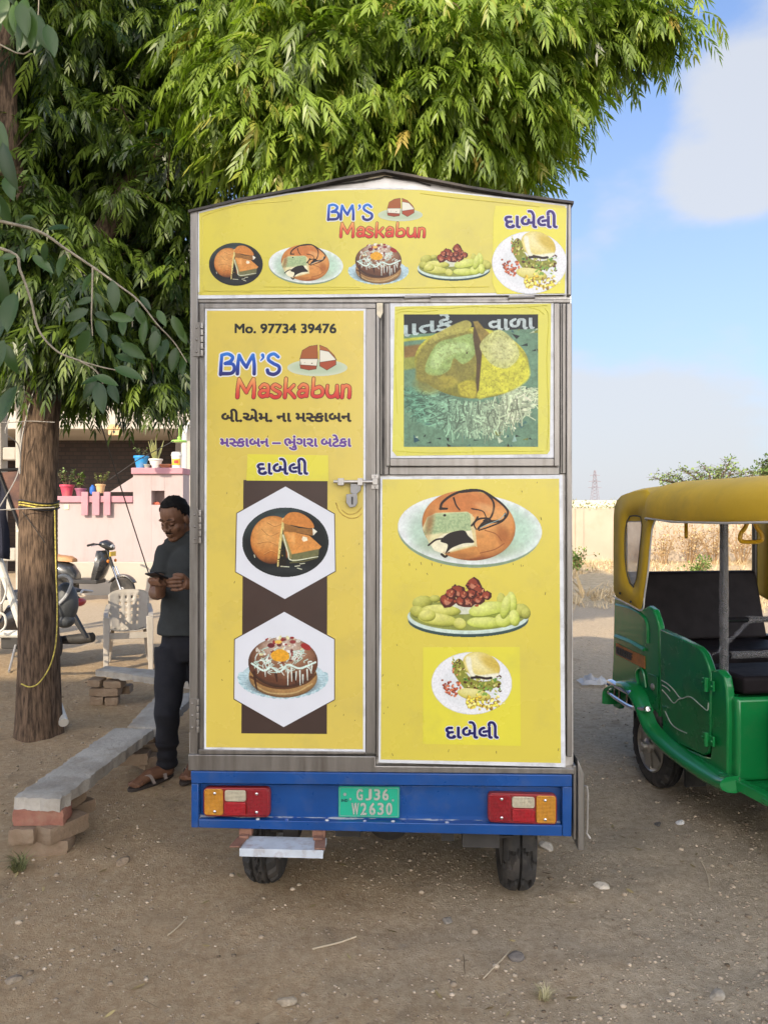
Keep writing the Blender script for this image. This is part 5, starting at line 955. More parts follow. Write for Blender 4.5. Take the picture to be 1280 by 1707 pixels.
def build_rickshaw():
    t = thing('auto_rickshaw', 'green electric rickshaw with yellow canvas hood parked right of the van', 'auto rickshaw', RO, RZ)
    I = MW[t.name].inverted(); A = I @ Vector((0, 0, EYE))
    def K(px, py, y=-.5):                   # a spot on the lengthwise plane y of the rickshaw, in its own axes
        d = I.to_3x3() @ Vector(((px - 640) / FPX, 1, -(py - HOR) / FPX)); k = (y - A.y) / d.y; return A + d * k
    def Q(px, py, x):                       # on the crosswise plane x
        d = I.to_3x3() @ Vector(((px - 640) / FPX, 1, -(py - HOR) / FPX)); k = (x - A.x) / d.x; return A + d * k
    def side(m, pts, y=-.5, th=.03, smooth=0):
        if smooth: pts = catmull(pts, smooth, True)
        return m.prism([K(x, yy, y) for x, yy in pts], (0, th, 0))
    H = .5
    # body side (right, seen) and its mirror image on the left
    rear_pts = [(1023, 996), (1050, 1006), (1071, 1016), (1080, 1010), (1088, 1016), (1093, 1030), (1097, 1044), (1098, 1100), (1100, 1170), (1102, 1228), (1092, 1216), (1082, 1196), (1074, 1178), (1066, 1166), (1056, 1160), (1046, 1160), (1036, 1168), (1030, 1182), (1021, 1178), (1018, 1150), (1021, 1100)]
    m = MB(); side(m, rear_pts, -H, .04); rear = m.build('rear_side', GREEN, t, bevel=.008)
    door = [(1099, 1048), (1130, 1062), (1163, 1079), (1172, 1090), (1178, 1106), (1183, 1122), (1183, 1180), (1182, 1240), (1179, 1256), (1172, 1259), (1140, 1245), (1112, 1230), (1104, 1218), (1101, 1170)]
    m = MB(); side(m, door, -H - .012, .04); dr = m.build('door', GREEN_DARK, t, bevel=.007)
    m = MB(); side(m, [(1183, 1124), (1186, 1117), (1196, 1116), (1206, 1128), (1210, 1150), (1212, 1200), (1211, 1290), (1208, 1300), (1190, 1290), (1150, 1270), (1113, 1243), (1106, 1232), (1113, 1231), (1140, 1246), (1172, 1260.5), (1183, 1262), (1185, 1240)], -H - .004, .045); fp = m.build('front_quarter', GREEN, t, bevel=.008)
    # flared sill and wheel arch: a rounded lip swept along the opening
    path = catmull([(1020, 1172), (1022, 1150), (1034, 1143), (1050, 1144), (1062, 1154), (1074, 1174), (1084, 1200), (1096, 1222), (1130, 1254), (1170, 1282), (1204, 1302), (1222, 1308)], 5)
    P = [K(x, y, -H - .02) for x, y in path]; m = MB(); rings = []
    for i, p in enumerate(P):
        w = .042 + .030 * min(1, i / 20); q = (P[min(i + 1, len(P) - 1)] - P[max(i - 1, 0)]).normalized(); nrm = Vector((-q.z, 0, q.x));  nrm = nrm if nrm.z > 0 else -nrm
        rings.append([p + nrm * (math.cos(a) * w * .55) + Vector((0, -abs(math.sin(a)) * .07 if math.sin(a) > 0 else .03, 0)) for a in np.linspace(0, 2 * math.pi, 12, endpoint=False)])
    m.loft(rings); m.build('sill', GREEN, t, smooth=60)
    for nm, pts, y in (('panel_contour', [(1026, 1008), (1050, 1014), (1070, 1026), (1078, 1042), (1079, 1072)], -H - .004), ('panel_contour', [(1025, 1060), (1050, 1070), (1073, 1083)], -H - .008)):
        m = MB(); m.tube([K(x, yy, y) for x, yy in catmull(pts, 5)], .010 if yy_ok(pts) else .014, 8, flat=.6); m.build(nm, GREEN, rear)
    m = MB(); side(m, [(1026, 1072), (1050, 1084), (1073.5, 1094), (1074, 1115), (1050, 1103), (1026.5, 1091)], -H - .006, .004); st = m.build('orange_sticker', mat('orange_vinyl', (.50, .19, .05), .5, var=.2, scale=30), rear)
    m = MB(); rs = random.Random(3)
    for k in range(9):
        x = 1027.5 + k * 2.9; y = 1075 + (x - 1026) * .46; m.tube([K(x, y + 2, -H - .008), K(x, y + 14, -H - .008)], .006, 5)
        for q in (3, 8, 13):
            if rs.random() < .7: m.tube([K(x, y + q, -H - .008), K(x + 2.2, y + q + 1, -H - .008)], .005, 5)
    m.build('sticker_lettering', BLACK_PLASTIC, rear)
    m = MB(); side(m, rounded([(1078, 1121), (1095, 1128), (1096, 1186), (1081, 1174)], 4), -H - .008, .006); fl = m.build('charging_flap', GREEN_DARK, rear, bevel=.002); m = MB(); m.ell(K(1087, 1145, -H - .012), (.02, .008, .02)); m.build('flap_latch', STEEL_LIGHT, fl)
    m = MB(); m.tube([K(x, y, -H - .006) for x, y in catmull([(1063, 1140), (1060, 1122), (1066, 1114), (1072, 1122), (1076, 1146)], 5)], .008, 6); m.build('panel_contour', GREEN, rear)
    for y in (1141, 1232):
        m = MB(); c = K(1180, y, -H - .022); m.box(c, (.10, .012, .05)); m.tube([c + Vector((0, -.012, -.035)), c + Vector((0, -.012, .035))], .012, 10)
        for dx in (-.04, .04): m.ell(c + Vector((dx, -.008, .0)), .007, 8, 6)
        m.build('door_hinge', GREEN, dr, bevel=.002)
    m = MB()
    for pts in ([(1102, 1134), (1112, 1140), (1123, 1151), (1134, 1164), (1146, 1161), (1154, 1164), (1165, 1174), (1178, 1184), (1180, 1172)], [(1103, 1150), (1112, 1160), (1122, 1172), (1130, 1166), (1136, 1164)], [(1103, 1142), (1110, 1146), (1116, 1152)], [(1108, 1186), (1118, 1206), (1130, 1216), (1144, 1222)]): m.tube([K(x, y, -H - .014) for x, y in catmull(pts, 4)], .0028, 5)
    m.build('film_edge', mat('clear_film', (.50, .56, .48), .3), dr)
    # chrome bumper
    m = MB(); m.tube([K(x, y, -H - .07) for x, y in catmull([(1016, 1142), (1017, 1137), (1030, 1144), (1052, 1156)], 4)] + [K(1052, 1156, -H - .06)], .02, 10); b = m.build('bumper', CHROME, t)
    m = MB(); m.tube([K(x, y, -H - .07) for x, y in catmull([(1017, 1152), (1016, 1156), (1036, 1170), (1052, 1179), (1064, 1181), (1080, 1182)], 4)] + [K(1081, 1182, -H - .01)], .014, 10)
    for x, y0, y1 in ((1024, 1142, 1162), (1032, 1147, 1167), (1045, 1154, 1175)): m.tube([K(x, y0, -H - .07), K(x, y1, -H - .07)], .008, 6)
    m.build('bumper_rail', CHROME, b)
    # wheels
    RIMM = mat('painted_rim', (.42, .40, .36), .35, .8, var=.15)
    for y, x in ((-.46, 0), (.46, 0), (0, 1.75)):
        w = tyre('wheel', (x, y, .235), .235, .10, 1, t, BLACK_PLASTIC, (0, -1, 0) if y <= 0 else (0, 1, 0)); s = -1 if y <= 0 else 1
        m = MB(); m.lathe([(.145, .030), (.15, .048), (.142, .052), (.128, .036)], (x, y, .235), (0, s, 0), 32)
        for k in range(6):
            a = k * math.pi / 3 + .3; d = Vector((math.cos(a), 0, math.sin(a))); e = Vector((-math.sin(a), 0, math.cos(a))); c = Vector((x, y + s * .038, .235)); m.prism([c + d * .03 - e * .016, c + d * .135 - e * .034, c + d * .135 + e * .034, c + d * .03 + e * .016], (0, s * .010, 0))
        m.build('spoke_plate', RIMM, w); m = MB(); m.lathe([(.045, .04), (.042, .065), (.024, .075), (.020, .095), (.006, .102)], (x, y, .235), (0, s, 0), 20); m.build('hub', STEEL_LIGHT, w)
    
    for a, b in (((-.34, -.44, .10), (-.325, -.30, .36)), ((-.34, .30, .10), (-.325, .44, .36)), ((.29, -.46, .10), (.31, -.34, .26))): m = MB(); m.bb(a, b); m.build('mud_flap', RUBBER, t)
    # inner tub, floor, far side, rear bench, front bench, bulkhead
    m = MB(); m.bb((-.52, -H + .05, .36), (.78, H - .05, .40)); m.bb((-.53, -H + .05, .36), (-.50, H - .05, 1.02)); m.bb((-.5, H - .045, .3), (.8, H - .0, .80)); m.bb((-.45, -.3, .16), (.9, .3, .355)); m.build('tub', BLACK_PLASTIC, t)
    m = MB(); m.bb((-.40, -H + .05, .402), (-.02, H - .06, .66)); m.build('bench_box', BLACK_PLASTIC, t)
    m = MB(); m.bb((-.44, -H + .04, .665), (.02, H - .05, .78)); m.build('seat_cushion', SEAT, t, bevel=.03, seg=3)
    m = MB(); m.hexa([(-.36, -H + .05, .785), (-.36, H - .05, .785), (-.48, H - .05, 1.205), (-.48, -H + .05, 1.205), (-.30, -H + .05, .785), (-.30, H - .05, .785), (-.42, H - .05, 1.205), (-.42, -H + .05, 1.205)]); sb = m.build('seat_back', SEAT, t, bevel=.02, seg=3)
    m = MB(); m.bb((-.445, -H + .06, 1.06), (-.405, -.02, 1.064)); m.build('seam', BLACK_GLOSS, sb)
    m = MB(); m.prism([(.80, -H + .02, .30), (.80, H - .02, .30), (.80, H - .02, .70), (.80, -H + .02, .70)], (-.10, 0, 0)); m.bb((.56, -H + .05, .40), (.695, H - .05, .69)); m.build('bulkhead', GREEN, t, bevel=.02, seg=3)
    c0 = Q(1206, 1094, .78); m = MB(); m.bb((.46, -H + .055, .715), (.80, H - .06, .80)); m.build('bench_cushion', SEAT, t, bevel=.018, seg=3)
    m = MB(); m.bb((.74, -.05, .5), (.80, .02, .72)); m.bb((.802, -.32, .36), (.835, -.30, .46)); m.build('bracket', BLACK_PLASTIC, t)
    # footwell, driver's seat, battery box, nose (mostly beyond the picture edge)
    m = MB(); m.bb((.70, -H + .02, .27), (1.75, H - .02, .30)); m.prism([(.72, -H - .03, .28), (1.70, -H + .16, .22), (1.70, -H + .16, .27), (.72, -H - .03, .33)], (0, .05, 0)); m.build('footboard', GREEN, t, bevel=.006)
    m = MB(); m.bb((.86, -.34, .305), (1.16, .34, .60)); bx = m.build('battery_box', BLACK_PLASTIC, t, bevel=.012); m = MB(); m.bb((1.161, -.31, .36), (1.165, -.12, .43)); m.build('type_plate', STEEL_LIGHT, bx)
    m = MB(); m.bb((.90, -.36, .605), (1.20, .36, .68)); m.build('driver_seat', SEAT, t, bevel=.025, seg=3)
    m = MB(); m.loft([[(1.55 + dx, -w, .30), (1.55 + dx, w, .30), (1.62 + dx, w * .9, .95), (1.62 + dx, -w * .9, .95)] for dx, w in ((0, .42), (.18, .36), (.36, .14))]); m.build('nose', GREEN, t, bevel=.04, seg=3)
    m = MB(); m.tube([(1.75, 0, .235), (1.60, 0, 1.02)], .025, 10); m.tube([(1.55, -.34, 1.05), (1.60, -.1, 1.02), (1.60, .1, 1.02), (1.55, .34, 1.05)], .014, 8); m.build('handlebar', BLACK_PLASTIC, t)
    # frame posts, wrapped in plastic, and rails
    pb = K(1206, 1115, -H + .045); pt = K(1206, 862, -H + .045); x = pb.x
    m = MB(); m.tube([(x, -H + .045, .55), (x, -H + .045, 1.60)], .020, 12); post = m.build('post', BLACK_GLOSS, t); rs = random.Random(6)
    def wrap(a, b, r, n=24, seed=1, nm='plastic_wrap'):
        rs = random.Random(seed); a, b = Vector(a), Vector(b); m = MB(); m.tube([a.lerp(b, k / n) for k in range(n + 1)], [r * (1 + rs.uniform(-.04, .12)) for k in range(n + 1)], 12); return m.build(nm, WRAP, t, smooth=20)
    wrap((x, -H + .045, .74), (x, -H + .045, 1.56), .0215, 40)
    for yy, xx in ((H - .045, x), (-H + .06, 1.55), (H - .06, 1.55), (-H + .05, -.44), (H - .05, -.44)):
        m = MB(); m.tube([(xx, yy, .55 if xx < 1 else .95), (xx, yy, 1.60)], .018, 10); m.build('post', BLACK_GLOSS, t)
    z1 = Q(1240, 1033, x).z; z2 = Q(1240, 1093, x).z + .005; y0 = -H + .07
    m = MB(); m.tube([(x, y0 - .02, z1), (x, H - .05, z1)], .014, 10); m.tube([(x, y0 - .02, z2), (x, H - .05, z2)], .014, 10); m.build('rail', BLACK_GLOSS, t)
    wrap((x, y0 + .10, z1), (x, H - .1, z1), .017, 30, 2); wrap((x, y0 + .01, z2), (x, H - .1, z2), .018, 30, 3)
    m = MB(); rows = []
    for i in range(14):
        s = i / 13; c = Q(1250 - 58 * s, 1036 + 52 * s, x + .03); w = .028 + .022 * math.sin(s * 3.1); rows.append([c + Vector((rs.uniform(-.012, .012), w * (j / 5 - .5) * 1.4, w * (j / 5 - .5) * 1.6 + rs.uniform(-.004, .004))) for j in range(6)])
    m.sheet(rows); m.build('plastic_wrap', WRAP, t, smooth=25)
    # canvas hood: roof vault, valances, rear quarters with an oval window
    xr, xf = -.52, 2.02; zt, zb = K(1150, 800, -.3).z, K(1160, 869, -H - .02).z
    zt = 1.775; zb = 1.545; prof = [(-H - .035, zb), (-H - .045, zb + .06), (-H - .035, zb + .13), (-H + .02, zt - .05), (-H + .13, zt - .012), (-.2, zt - .002), (0, zt), (.2, zt - .002), (H - .13, zt - .012), (H - .02, zt - .05), (H + .035, zb + .13), (H + .045, zb + .06), (H + .035, zb)]
    xs = [xr, xr + .05, -.40, -.20, -.07, -.03, .0, .06, .3, .8, 1.3, 1.8, xf]; m = MB(); rows = []
    for xx in xs:
        k = 0 if xx >= 0 else 1; dz = -.022 * k * (1 + (xx < -.51) * .8) + (-.006 * math.sin(xx * 9)); dy = .035 * k * (1 + (xx < -.51) * .8)
        rows.append([Vector((xx, y + (dy if y < 0 else -dy) * min(1, abs(y) * 2.2), z + dz + (.008 * math.sin(xx * 11 + 1) if abs(y) > H - .01 else 0))) for y, z in prof])
    m.sheet(rows); hood = m.build('hood', HOOD, t, solid=.008, smooth=50, sub=1, fix=False)
    m = MB(); m.tube([r[0] for r in rows[5:]], .006, 6); m.build('piping', PIPING, hood)
    m = MB(); m.hexa([(x0_, y_, z_) for x0_, y_, z_ in ((-.5, -H + .03, zb + .055), (2.0, -H + .03, zb + .055), (2.0, H - .03, zb + .055), (-.5, H - .03, zb + .055), (-.5, -H + .03, zb + .075), (2.0, -H + .03, zb + .075), (2.0, H - .03, zb + .075), (-.5, H - .03, zb + .075))]); m.build('roof_lining', BLACK_PLASTIC, t)
    Y = -H - .006; out = [(1023, 852), (1027, 836), (1038, 824), (1078, 816), (1091, 832), (1093, 862), (1086, 876), (1083, 905), (1079, 950), (1073, 990), (1069, 1017), (1048, 1007), (1023, 994), (1022.5, 920)]
    win = catmull([(1046, 866), (1053, 860), (1067, 861), (1070, 868), (1069, 890), (1064, 940), (1060, 972), (1056, 979), (1049, 970), (1043, 940), (1042, 895)], 4, True)
    # quarter panel as a ring of faces between outline and window
    n = 56; ctr = np.array((1055.5, 915.)); O = dens(out, n); Wn = dens([tuple(p) for p in win], n)
    m = MB(); vo = [K(*p, Y) for p in O]; vm = [K(*(np.array(p) * .5 + np.array(q) * .5), Y - .008) for p, q in zip(O, Wn)]; vw = [K(*p, Y - .002) for p in Wn]
    m.add(vo + vm + vw, [(a * n + i, a * n + (i + 1) % n, (a + 1) * n + (i + 1) % n, (a + 1) * n + i) for a in (0, 1) for i in range(n)]); qp = m.build('hood_quarter', HOOD, t, solid=.006, smooth=50)
    m = MB(); m.tube([v + Vector((0, -.003, 0)) for v in vw + vw[:1]], .004, 6); m.build('window_seam', mat('dark_seam', (.10, .09, .07), .6), qp)
    m = MB(); k = len(vw); m.add([v + Vector((0, .004, 0)) for v in vw], [tuple(range(k))]); m.build('clear_window', mat('cloudy_vinyl', (.55, .58, .60), .18, var=.25, scale=7, bump=.5, bscale=9, alpha=.72), qp)
    e = [K(x_, y_, Y - .004) for x_, y_ in catmull([(1092, 866), (1087, 880), (1084, 905), (1080, 950), (1074, 990), (1069.5, 1017), (1048, 1008), (1023, 995)], 4)]; m = MB(); m.tube(e, .005, 6); m.build('piping', PIPING, qp)
    m = MB(); m.ell(K(1033, 989, Y - .008), .008, 8, 6); m.build('snap', DARK_IRON, qp); m = MB(); m.ell(K(1051, 1003, Y - .008), .008, 8, 6); m.build('snap', DARK_IRON, qp)
    m = MB(); v2 = [Vector((-.52 + (p.x + .52) * .45, -p.y, p.z)) for p in vo]; m.add(v2, [tuple(range(n))]); m.build('hood_quarter', HOOD, t, solid=.006)
    # yellow grab handles
    for (px, py, x_, ed) in ((1143, 868, -.02, 1), (1251, 870, x + .05, 0)):
        c = Q(px, py, x_); hz = zb + .055; top = Vector((c.x, c.y, hz)); m = MB(); m.tube([top, top + Vector((0, 0, -.045))], .012, 8); u = Vector((-.87, .5, 0)).normalized() if ed else Vector((0.1, 1, 0)).normalized()
        L = [(0, -.03), (.016, -.05), (.028, -.085), (.05, -.115), (.056, -.14), (.045, -.155), (0, -.158)]; L = L + [(-a, b) for a, b in L[-2::-1]]
        m.tube([top + u * a + Vector((0, 0, b)) for a, b in catmull(L, 3)], .0105, 8); m.build('grab_handle', mat('yellow_plastic', (.80, .45, .015), .35), t)
def yy_ok(p): return p[0][1] < 1050
def dens(P, n):
    P = [np.array(p, float) for p in P]; P = P + P[:1]; d = np.cumsum([0] + [np.linalg.norm(P[i + 1] - P[i]) for i in range(len(P) - 1)]); c = np.mean(P[:-1], 0)
    out = []
    for k in range(n):                      # sample by angle so that two outlines pair up
        a = 2 * math.pi * k / n; u = np.array((math.cos(a), math.sin(a))); best = None
        for i in range(len(P) - 1):
            p, q = P[i] - DC, P[i + 1] - DC; e = q - p; den = u[0] * -e[1] + u[1] * e[0]
            if abs(den) < 1e-9: continue
            tt = (p[0] * -e[1] + p[1] * e[0]) / den; s = (u[0] * p[1] - u[1] * p[0]) / den
            if tt > 0 and -1e-6 <= s <= 1 + 1e-6: best = tt if best is None else max(best, tt)
        out.append(tuple(DC + u * best))
    return out
DC = np.array((1056., 915.))
build_rickshaw()
# ---------------------------------------------------------------- benches, bricks, chair
def gpt(px, py, D=None): D = D or EYE * FPX / (py - HOR); return at(px, py, D)
CONC = mat('rough_concrete', (.47, .44, .385), .9, var=.18, scale=4, bump=.7, bscale=34, dirt=(.20, .165, .12), dscale=5, damt=.65, col2=(.30, .275, .235))
def plank(name, lab, cat_, corners, z, th, m_, seed, group=None):
    """slab over four ground-plan corners, with broken edges"""
    rs = np.random.RandomState(seed); a, b, c, d = [np.array(p, float) for p in corners]; nu, nv = 40, 9; top, bot = [], []
    for i in range(nu + 1):
        u = i / nu; r0, r1 = [], []
        for j in range(nv + 1):
            v = j / nv; p = (a * (1 - u) + b * u) * (1 - v) + (d * (1 - u) + c * u) * v; e = (j in (0, nv)) or (i in (0, nu)); k = .004 if e else .0022
            r0.append(Vector((p[0] + (rs.randn() * k + .003 * math.sin(i * .7 + seed) * (j == 0)) * e, p[1] + rs.randn() * k * .8 * e, z + rs.randn() * k * .5 - (.006 if e else 0)))); r1.append(Vector((r0[-1].x + rs.randn() * k * .5, r0[-1].y + rs.randn() * k * .5, z - th + rs.randn() * .002 + .006 * math.sin(i * .9 + seed) * math.sin(i * .37))))
        top.append(r0); bot.append(r1)
    m = MB(); W = nv + 1; m.sheet(top); nb = len(m.v); m.v += [tuple(p) for r in bot for p in r]; m.f += [(nb + i * W + j, nb + (i + 1) * W + j, nb + (i + 1) * W + j + 1, nb + i * W + j + 1) for i in range(nu) for j in range(nv)]
    T = lambda i, j: i * W + j; Bq = lambda i, j: nb + i * W + j
    for i in range(nu): m.f += [(T(i, 0), T(i + 1, 0), Bq(i + 1, 0), Bq(i, 0)), (T(i + 1, nv), T(i, nv), Bq(i, nv), Bq(i + 1, nv))]
    for j in range(nv): m.f += [(T(0, j + 1), T(0, j), Bq(0, j), Bq(0, j + 1)), (T(nu, j), T(nu, j + 1), Bq(nu, j + 1), Bq(nu, j))]
    m.m = [0] * len(m.f); return tag(m.build(name, m_, smooth=30), lab, cat_, group)
BRK = mat('dusty_brick', (.25, .165, .105), .92, col2=(.21, .155, .10), scale=7, bump=.7, bscale=45, dirt=(.30, .245, .175), dscale=6, damt=.75); REDB = mat('red_brick', (.31, .135, .095), .92, var=.2, scale=14, bump=.7, bscale=45, dirt=(.32, .23, .16), dscale=9, damt=.6)
def brick(c, d, rz, lab, m_=None, seed=1):
    rs = random.Random(seed); bm = bmesh.new(); bmesh.ops.create_cube(bm, size=1); bmesh.ops.subdivide_edges(bm, edges=bm.edges, cuts=5, use_grid_fill=True)
    for v in bm.verts:
        e = sum(abs(abs(k) - .5) < .01 for k in v.co); v.co *= 1 - (.06 if e == 3 else .028 if e == 2 else 0) * rs.uniform(.5, 1.5); v.co = Vector((v.co.x * d[0], v.co.y * d[1], v.co.z * d[2])) + Vector((rs.uniform(-1, 1), rs.uniform(-1, 1), rs.uniform(-1, 1))) * .0028
    me = bpy.data.meshes.new('brick'); bm.to_mesh(me); bm.free(); me.materials.append(m_ or BRK); o = bpy.data.objects.new('brick', me); C.objects.link(o); o.location = c; o.rotation_euler = (rs.uniform(-.02, .02), rs.uniform(-.02, .02), rz)
    me.polygons.foreach_set('use_smooth', [True] * len(me.polygons)); me.set_sharp_from_angle(angle=rad(40)); return tag(o, lab, 'brick', 'bricks propping up the concrete slabs')
def build_benches():
    zs = .283                               # top of the long slab
    def top(px, py, z=zs): D = (EYE - z) * FPX / (py - HOR); return at(px, py, D)
    a, b, c, d = top(22, 1327), top(194, 1212), top(256, 1214), top(100, 1330)
    plank('concrete_slab', 'long grey concrete slab with broken near end resting on bricks left of the van', 'bench slab', [a, b, c, d], zs, .062, CONC, 3, 'concrete slabs of the low bench')
    e, f, g = top(202, 1208), top(262, 1155), top(330, 1150); h = top(256, 1213); off = Vector((.03, .03, 0))
    plank('concrete_slab', 'grey concrete slab continuing the bench behind the standing man', 'bench slab', [e + off, f, g, h + off], zs - .012, .058, CONC, 4, 'concrete slabs of the low bench')
    z2 = .27; k = lambda px, py: top(px, py, z2); plank('concrete_slab', 'short grey slab lying crosswise on the far brick stack behind the man', 'bench slab', [k(160, 1116), k(345, 1140), k(345, 1122), k(178, 1109)], z2, .055, CONC, 5, 'concrete slabs of the low bench')
    # near stack: (px centre, py centre) of the faces, with the front at about 4.1 m
    p0 = top(22, 1327); dirv = (b - a).normalized(); rz = math.atan2(dirv.y, dirv.x) - math.pi / 2
    def bk(px, py, D, d, r, lab, m_=None, s=1, z=None):
        c = at(px, py, D); c.z = c.z if z is None else z; return brick(c, d, r, lab, m_, s)
    D = a.y + .05
    bk(72, 1366, D, (.235, .115, .074), rz * .2 + .05, 'reddish brick directly under the near end of the long slab', REDB, 1, .185); bk(51, 1394, D + .01, (.118, .2, .074), .02, 'left brick of the second course in the near stack', None, 2, .110); bk(101, 1392, D + .03, (.14, .22, .076), -.5, 'right brick of the second course in the near stack, turned askew', None, 3, .112); bk(75, 1419, D + .0, (.25, .12, .076), .08, 'earth-caked brick at the foot of the near stack', None, 4, .038)
    bk(106, 1366, D + .17, (.10, .2, .072), -.45, 'brick peeping from behind the reddish one under the long slab', None, 5, .185); bk(122, 1390, D + .25, (.10, .2, .06), -.5, 'half-hidden rear brick in the near stack', None, 6, .108)
    D2 = 4.62
    bk(240, 1247, D2 + .15, (.19, .12, .075), .3, 'big brick under the joint of the two slabs beside the man', None, 7); bk(222, 1262, D2 - .02, (.2, .11, .07), .1, 'low brick at the base of the middle support', None, 8); bk(250, 1268, D2 + .02, (.12, .11, .07), .8, 'small broken brick by the man\'s heel', None, 9); bk(250, 1225, D2 + .22, (.14, .12, .06), -.3, 'upper brick wedged under the slab beside the man\'s trousers', None, 10)
    D3 = EYE * FPX / (1172 - HOR)
    for i, (x, y, w, lab) in enumerate(((162, 1137, .11, 'rounded left brick of the top course in the far stack'), (192, 1139, .15, 'right brick of the top course in the far stack'), (177, 1152, .24, 'long brick across the middle of the far stack'), (211, 1148, .09, 'side brick jutting from the right of the far stack'), (164, 1166, .105, 'left bottom brick of the far stack, half buried'), (188, 1167, .105, 'right bottom brick of the far stack, half buried'))): bk(x, y, D3 + (.16 if i == 3 else 0), (w, .12, .066 if i > 1 else .058), .06 * (i - 2), lab, None, 20 + i)
    P = [at(*p) for p in ((92, 1130, 5.75), (93, 1165, 5.7), (100, 1185, 5.62), (107, 1205, 5.5))]; m = MB(); m.tube(P, .034, 12); tag(m.build('pipe', mat('white_pvc', (.66, .64, .58), .4, dirt=(.3, .25, .18))), 'white plastic pipe stub leaning at the foot of the tree', 'pipe')
build_benches()

def build_chair():
    D = 7.85; B = gpt(215, 1098, D); ch = thing('plastic_chair', 'weathered white plastic armchair with square holes in its back', 'chair', (B.x, B.y, 0), rad(-72)); ch.scale = (.88, .88, .88); PL = mat('aged_white_plastic', (.39, .36, .32), .45, var=.10, scale=6, dirt=(.36, .31, .24), dscale=6, damt=.4)
    # local axes: +x is where the sitter faces
    n, k = 21, 23; V = []; m = MB()
    def shell(u, v):                        # u across -1..1, v from seat front 0 to back top 1
        if v < .42: t = v / .42; x = .24 - .46 * t; z = .43 - .035 * t + .02 * (1 - t) ** 3; w = .205 - .012 * t; z += .03 * abs(u) ** 3
        else: t = (v - .42) / .58; x = -.22 - .13 * t - .02 * math.sin(t * 3.14); z = .395 + .47 * t; w = .195 + .035 * math.sin(min(t, .8) * 2); x += .07 * abs(u) ** 2.5; z -= .05 * abs(u) ** 4 * (t > .8)
        return Vector((x, u * w, z))
    us, vs_ = np.linspace(-1, 1, n), np.linspace(0, 1, k); P = [[shell(u, v) for u in us] for v in vs_]; vv = [p for r in P for p in r]; ff = []
    for i in range(k - 1):
        for j in range(n - 1):
            if 11 <= i <= 19 and 5 <= j <= 14 and i % 2 == 1 and j % 3 == 2 % 3: continue
            if 4 <= i <= 8 and 5 <= j <= 14 and i % 2 == 0 and j % 3 == 2: continue
            ff.append((i * n + j, i * n + j + 1, (i + 1) * n + j + 1, (i + 1) * n + j))
    m.add(vv, ff); m.build('seat_shell', PL, ch, solid=.008, smooth=50)
    for s in (-1, 1):
        m = MB(); p = catmull([(-.25, s * .225, .70), (-.15, s * .24, .655), (.05, s * .245, .635), (.20, s * .24, .62), (.235, s * .235, .56)], 5); m.loft([[Vector(q) + Vector((0, y * .026, z)) for y, z in ((-1, 0), (1, 0), (1, -.018), (-1, -.018))] for q in p]); m.build('armrest', PL, ch, bevel=.006)
        for nm, top_, foot, w0, w1 in (('leg', (.225, s * .23, .61), (.28, s * .24, 0), .040, .026), ('leg', (-.20, s * .20, .44), (-.33, s * .23, 0), .045, .025)):
            m = MB(); m.hexa([Vector(top_) + Vector((x * w0 * .5, y * w0, 0)) for x, y in ((-1, -1), (1, -1), (1, 1), (-1, 1))] + [Vector(foot) + Vector((x * w1 * .6, y * w1, 0)) for x, y in ((-1, -1), (1, -1), (1, 1), (-1, 1))]); m.build(nm, PL, ch, bevel=.008)
    m = MB(); m.bb((.215, -.205, .36), (.235, .205, .43)); m.bb((-.20, -.20, .355), (.214, -.19, .43)); m.bb((-.20, .19, .355), (.214, .20, .43)); m.build('apron', PL, ch, bevel=.005)
build_chair()

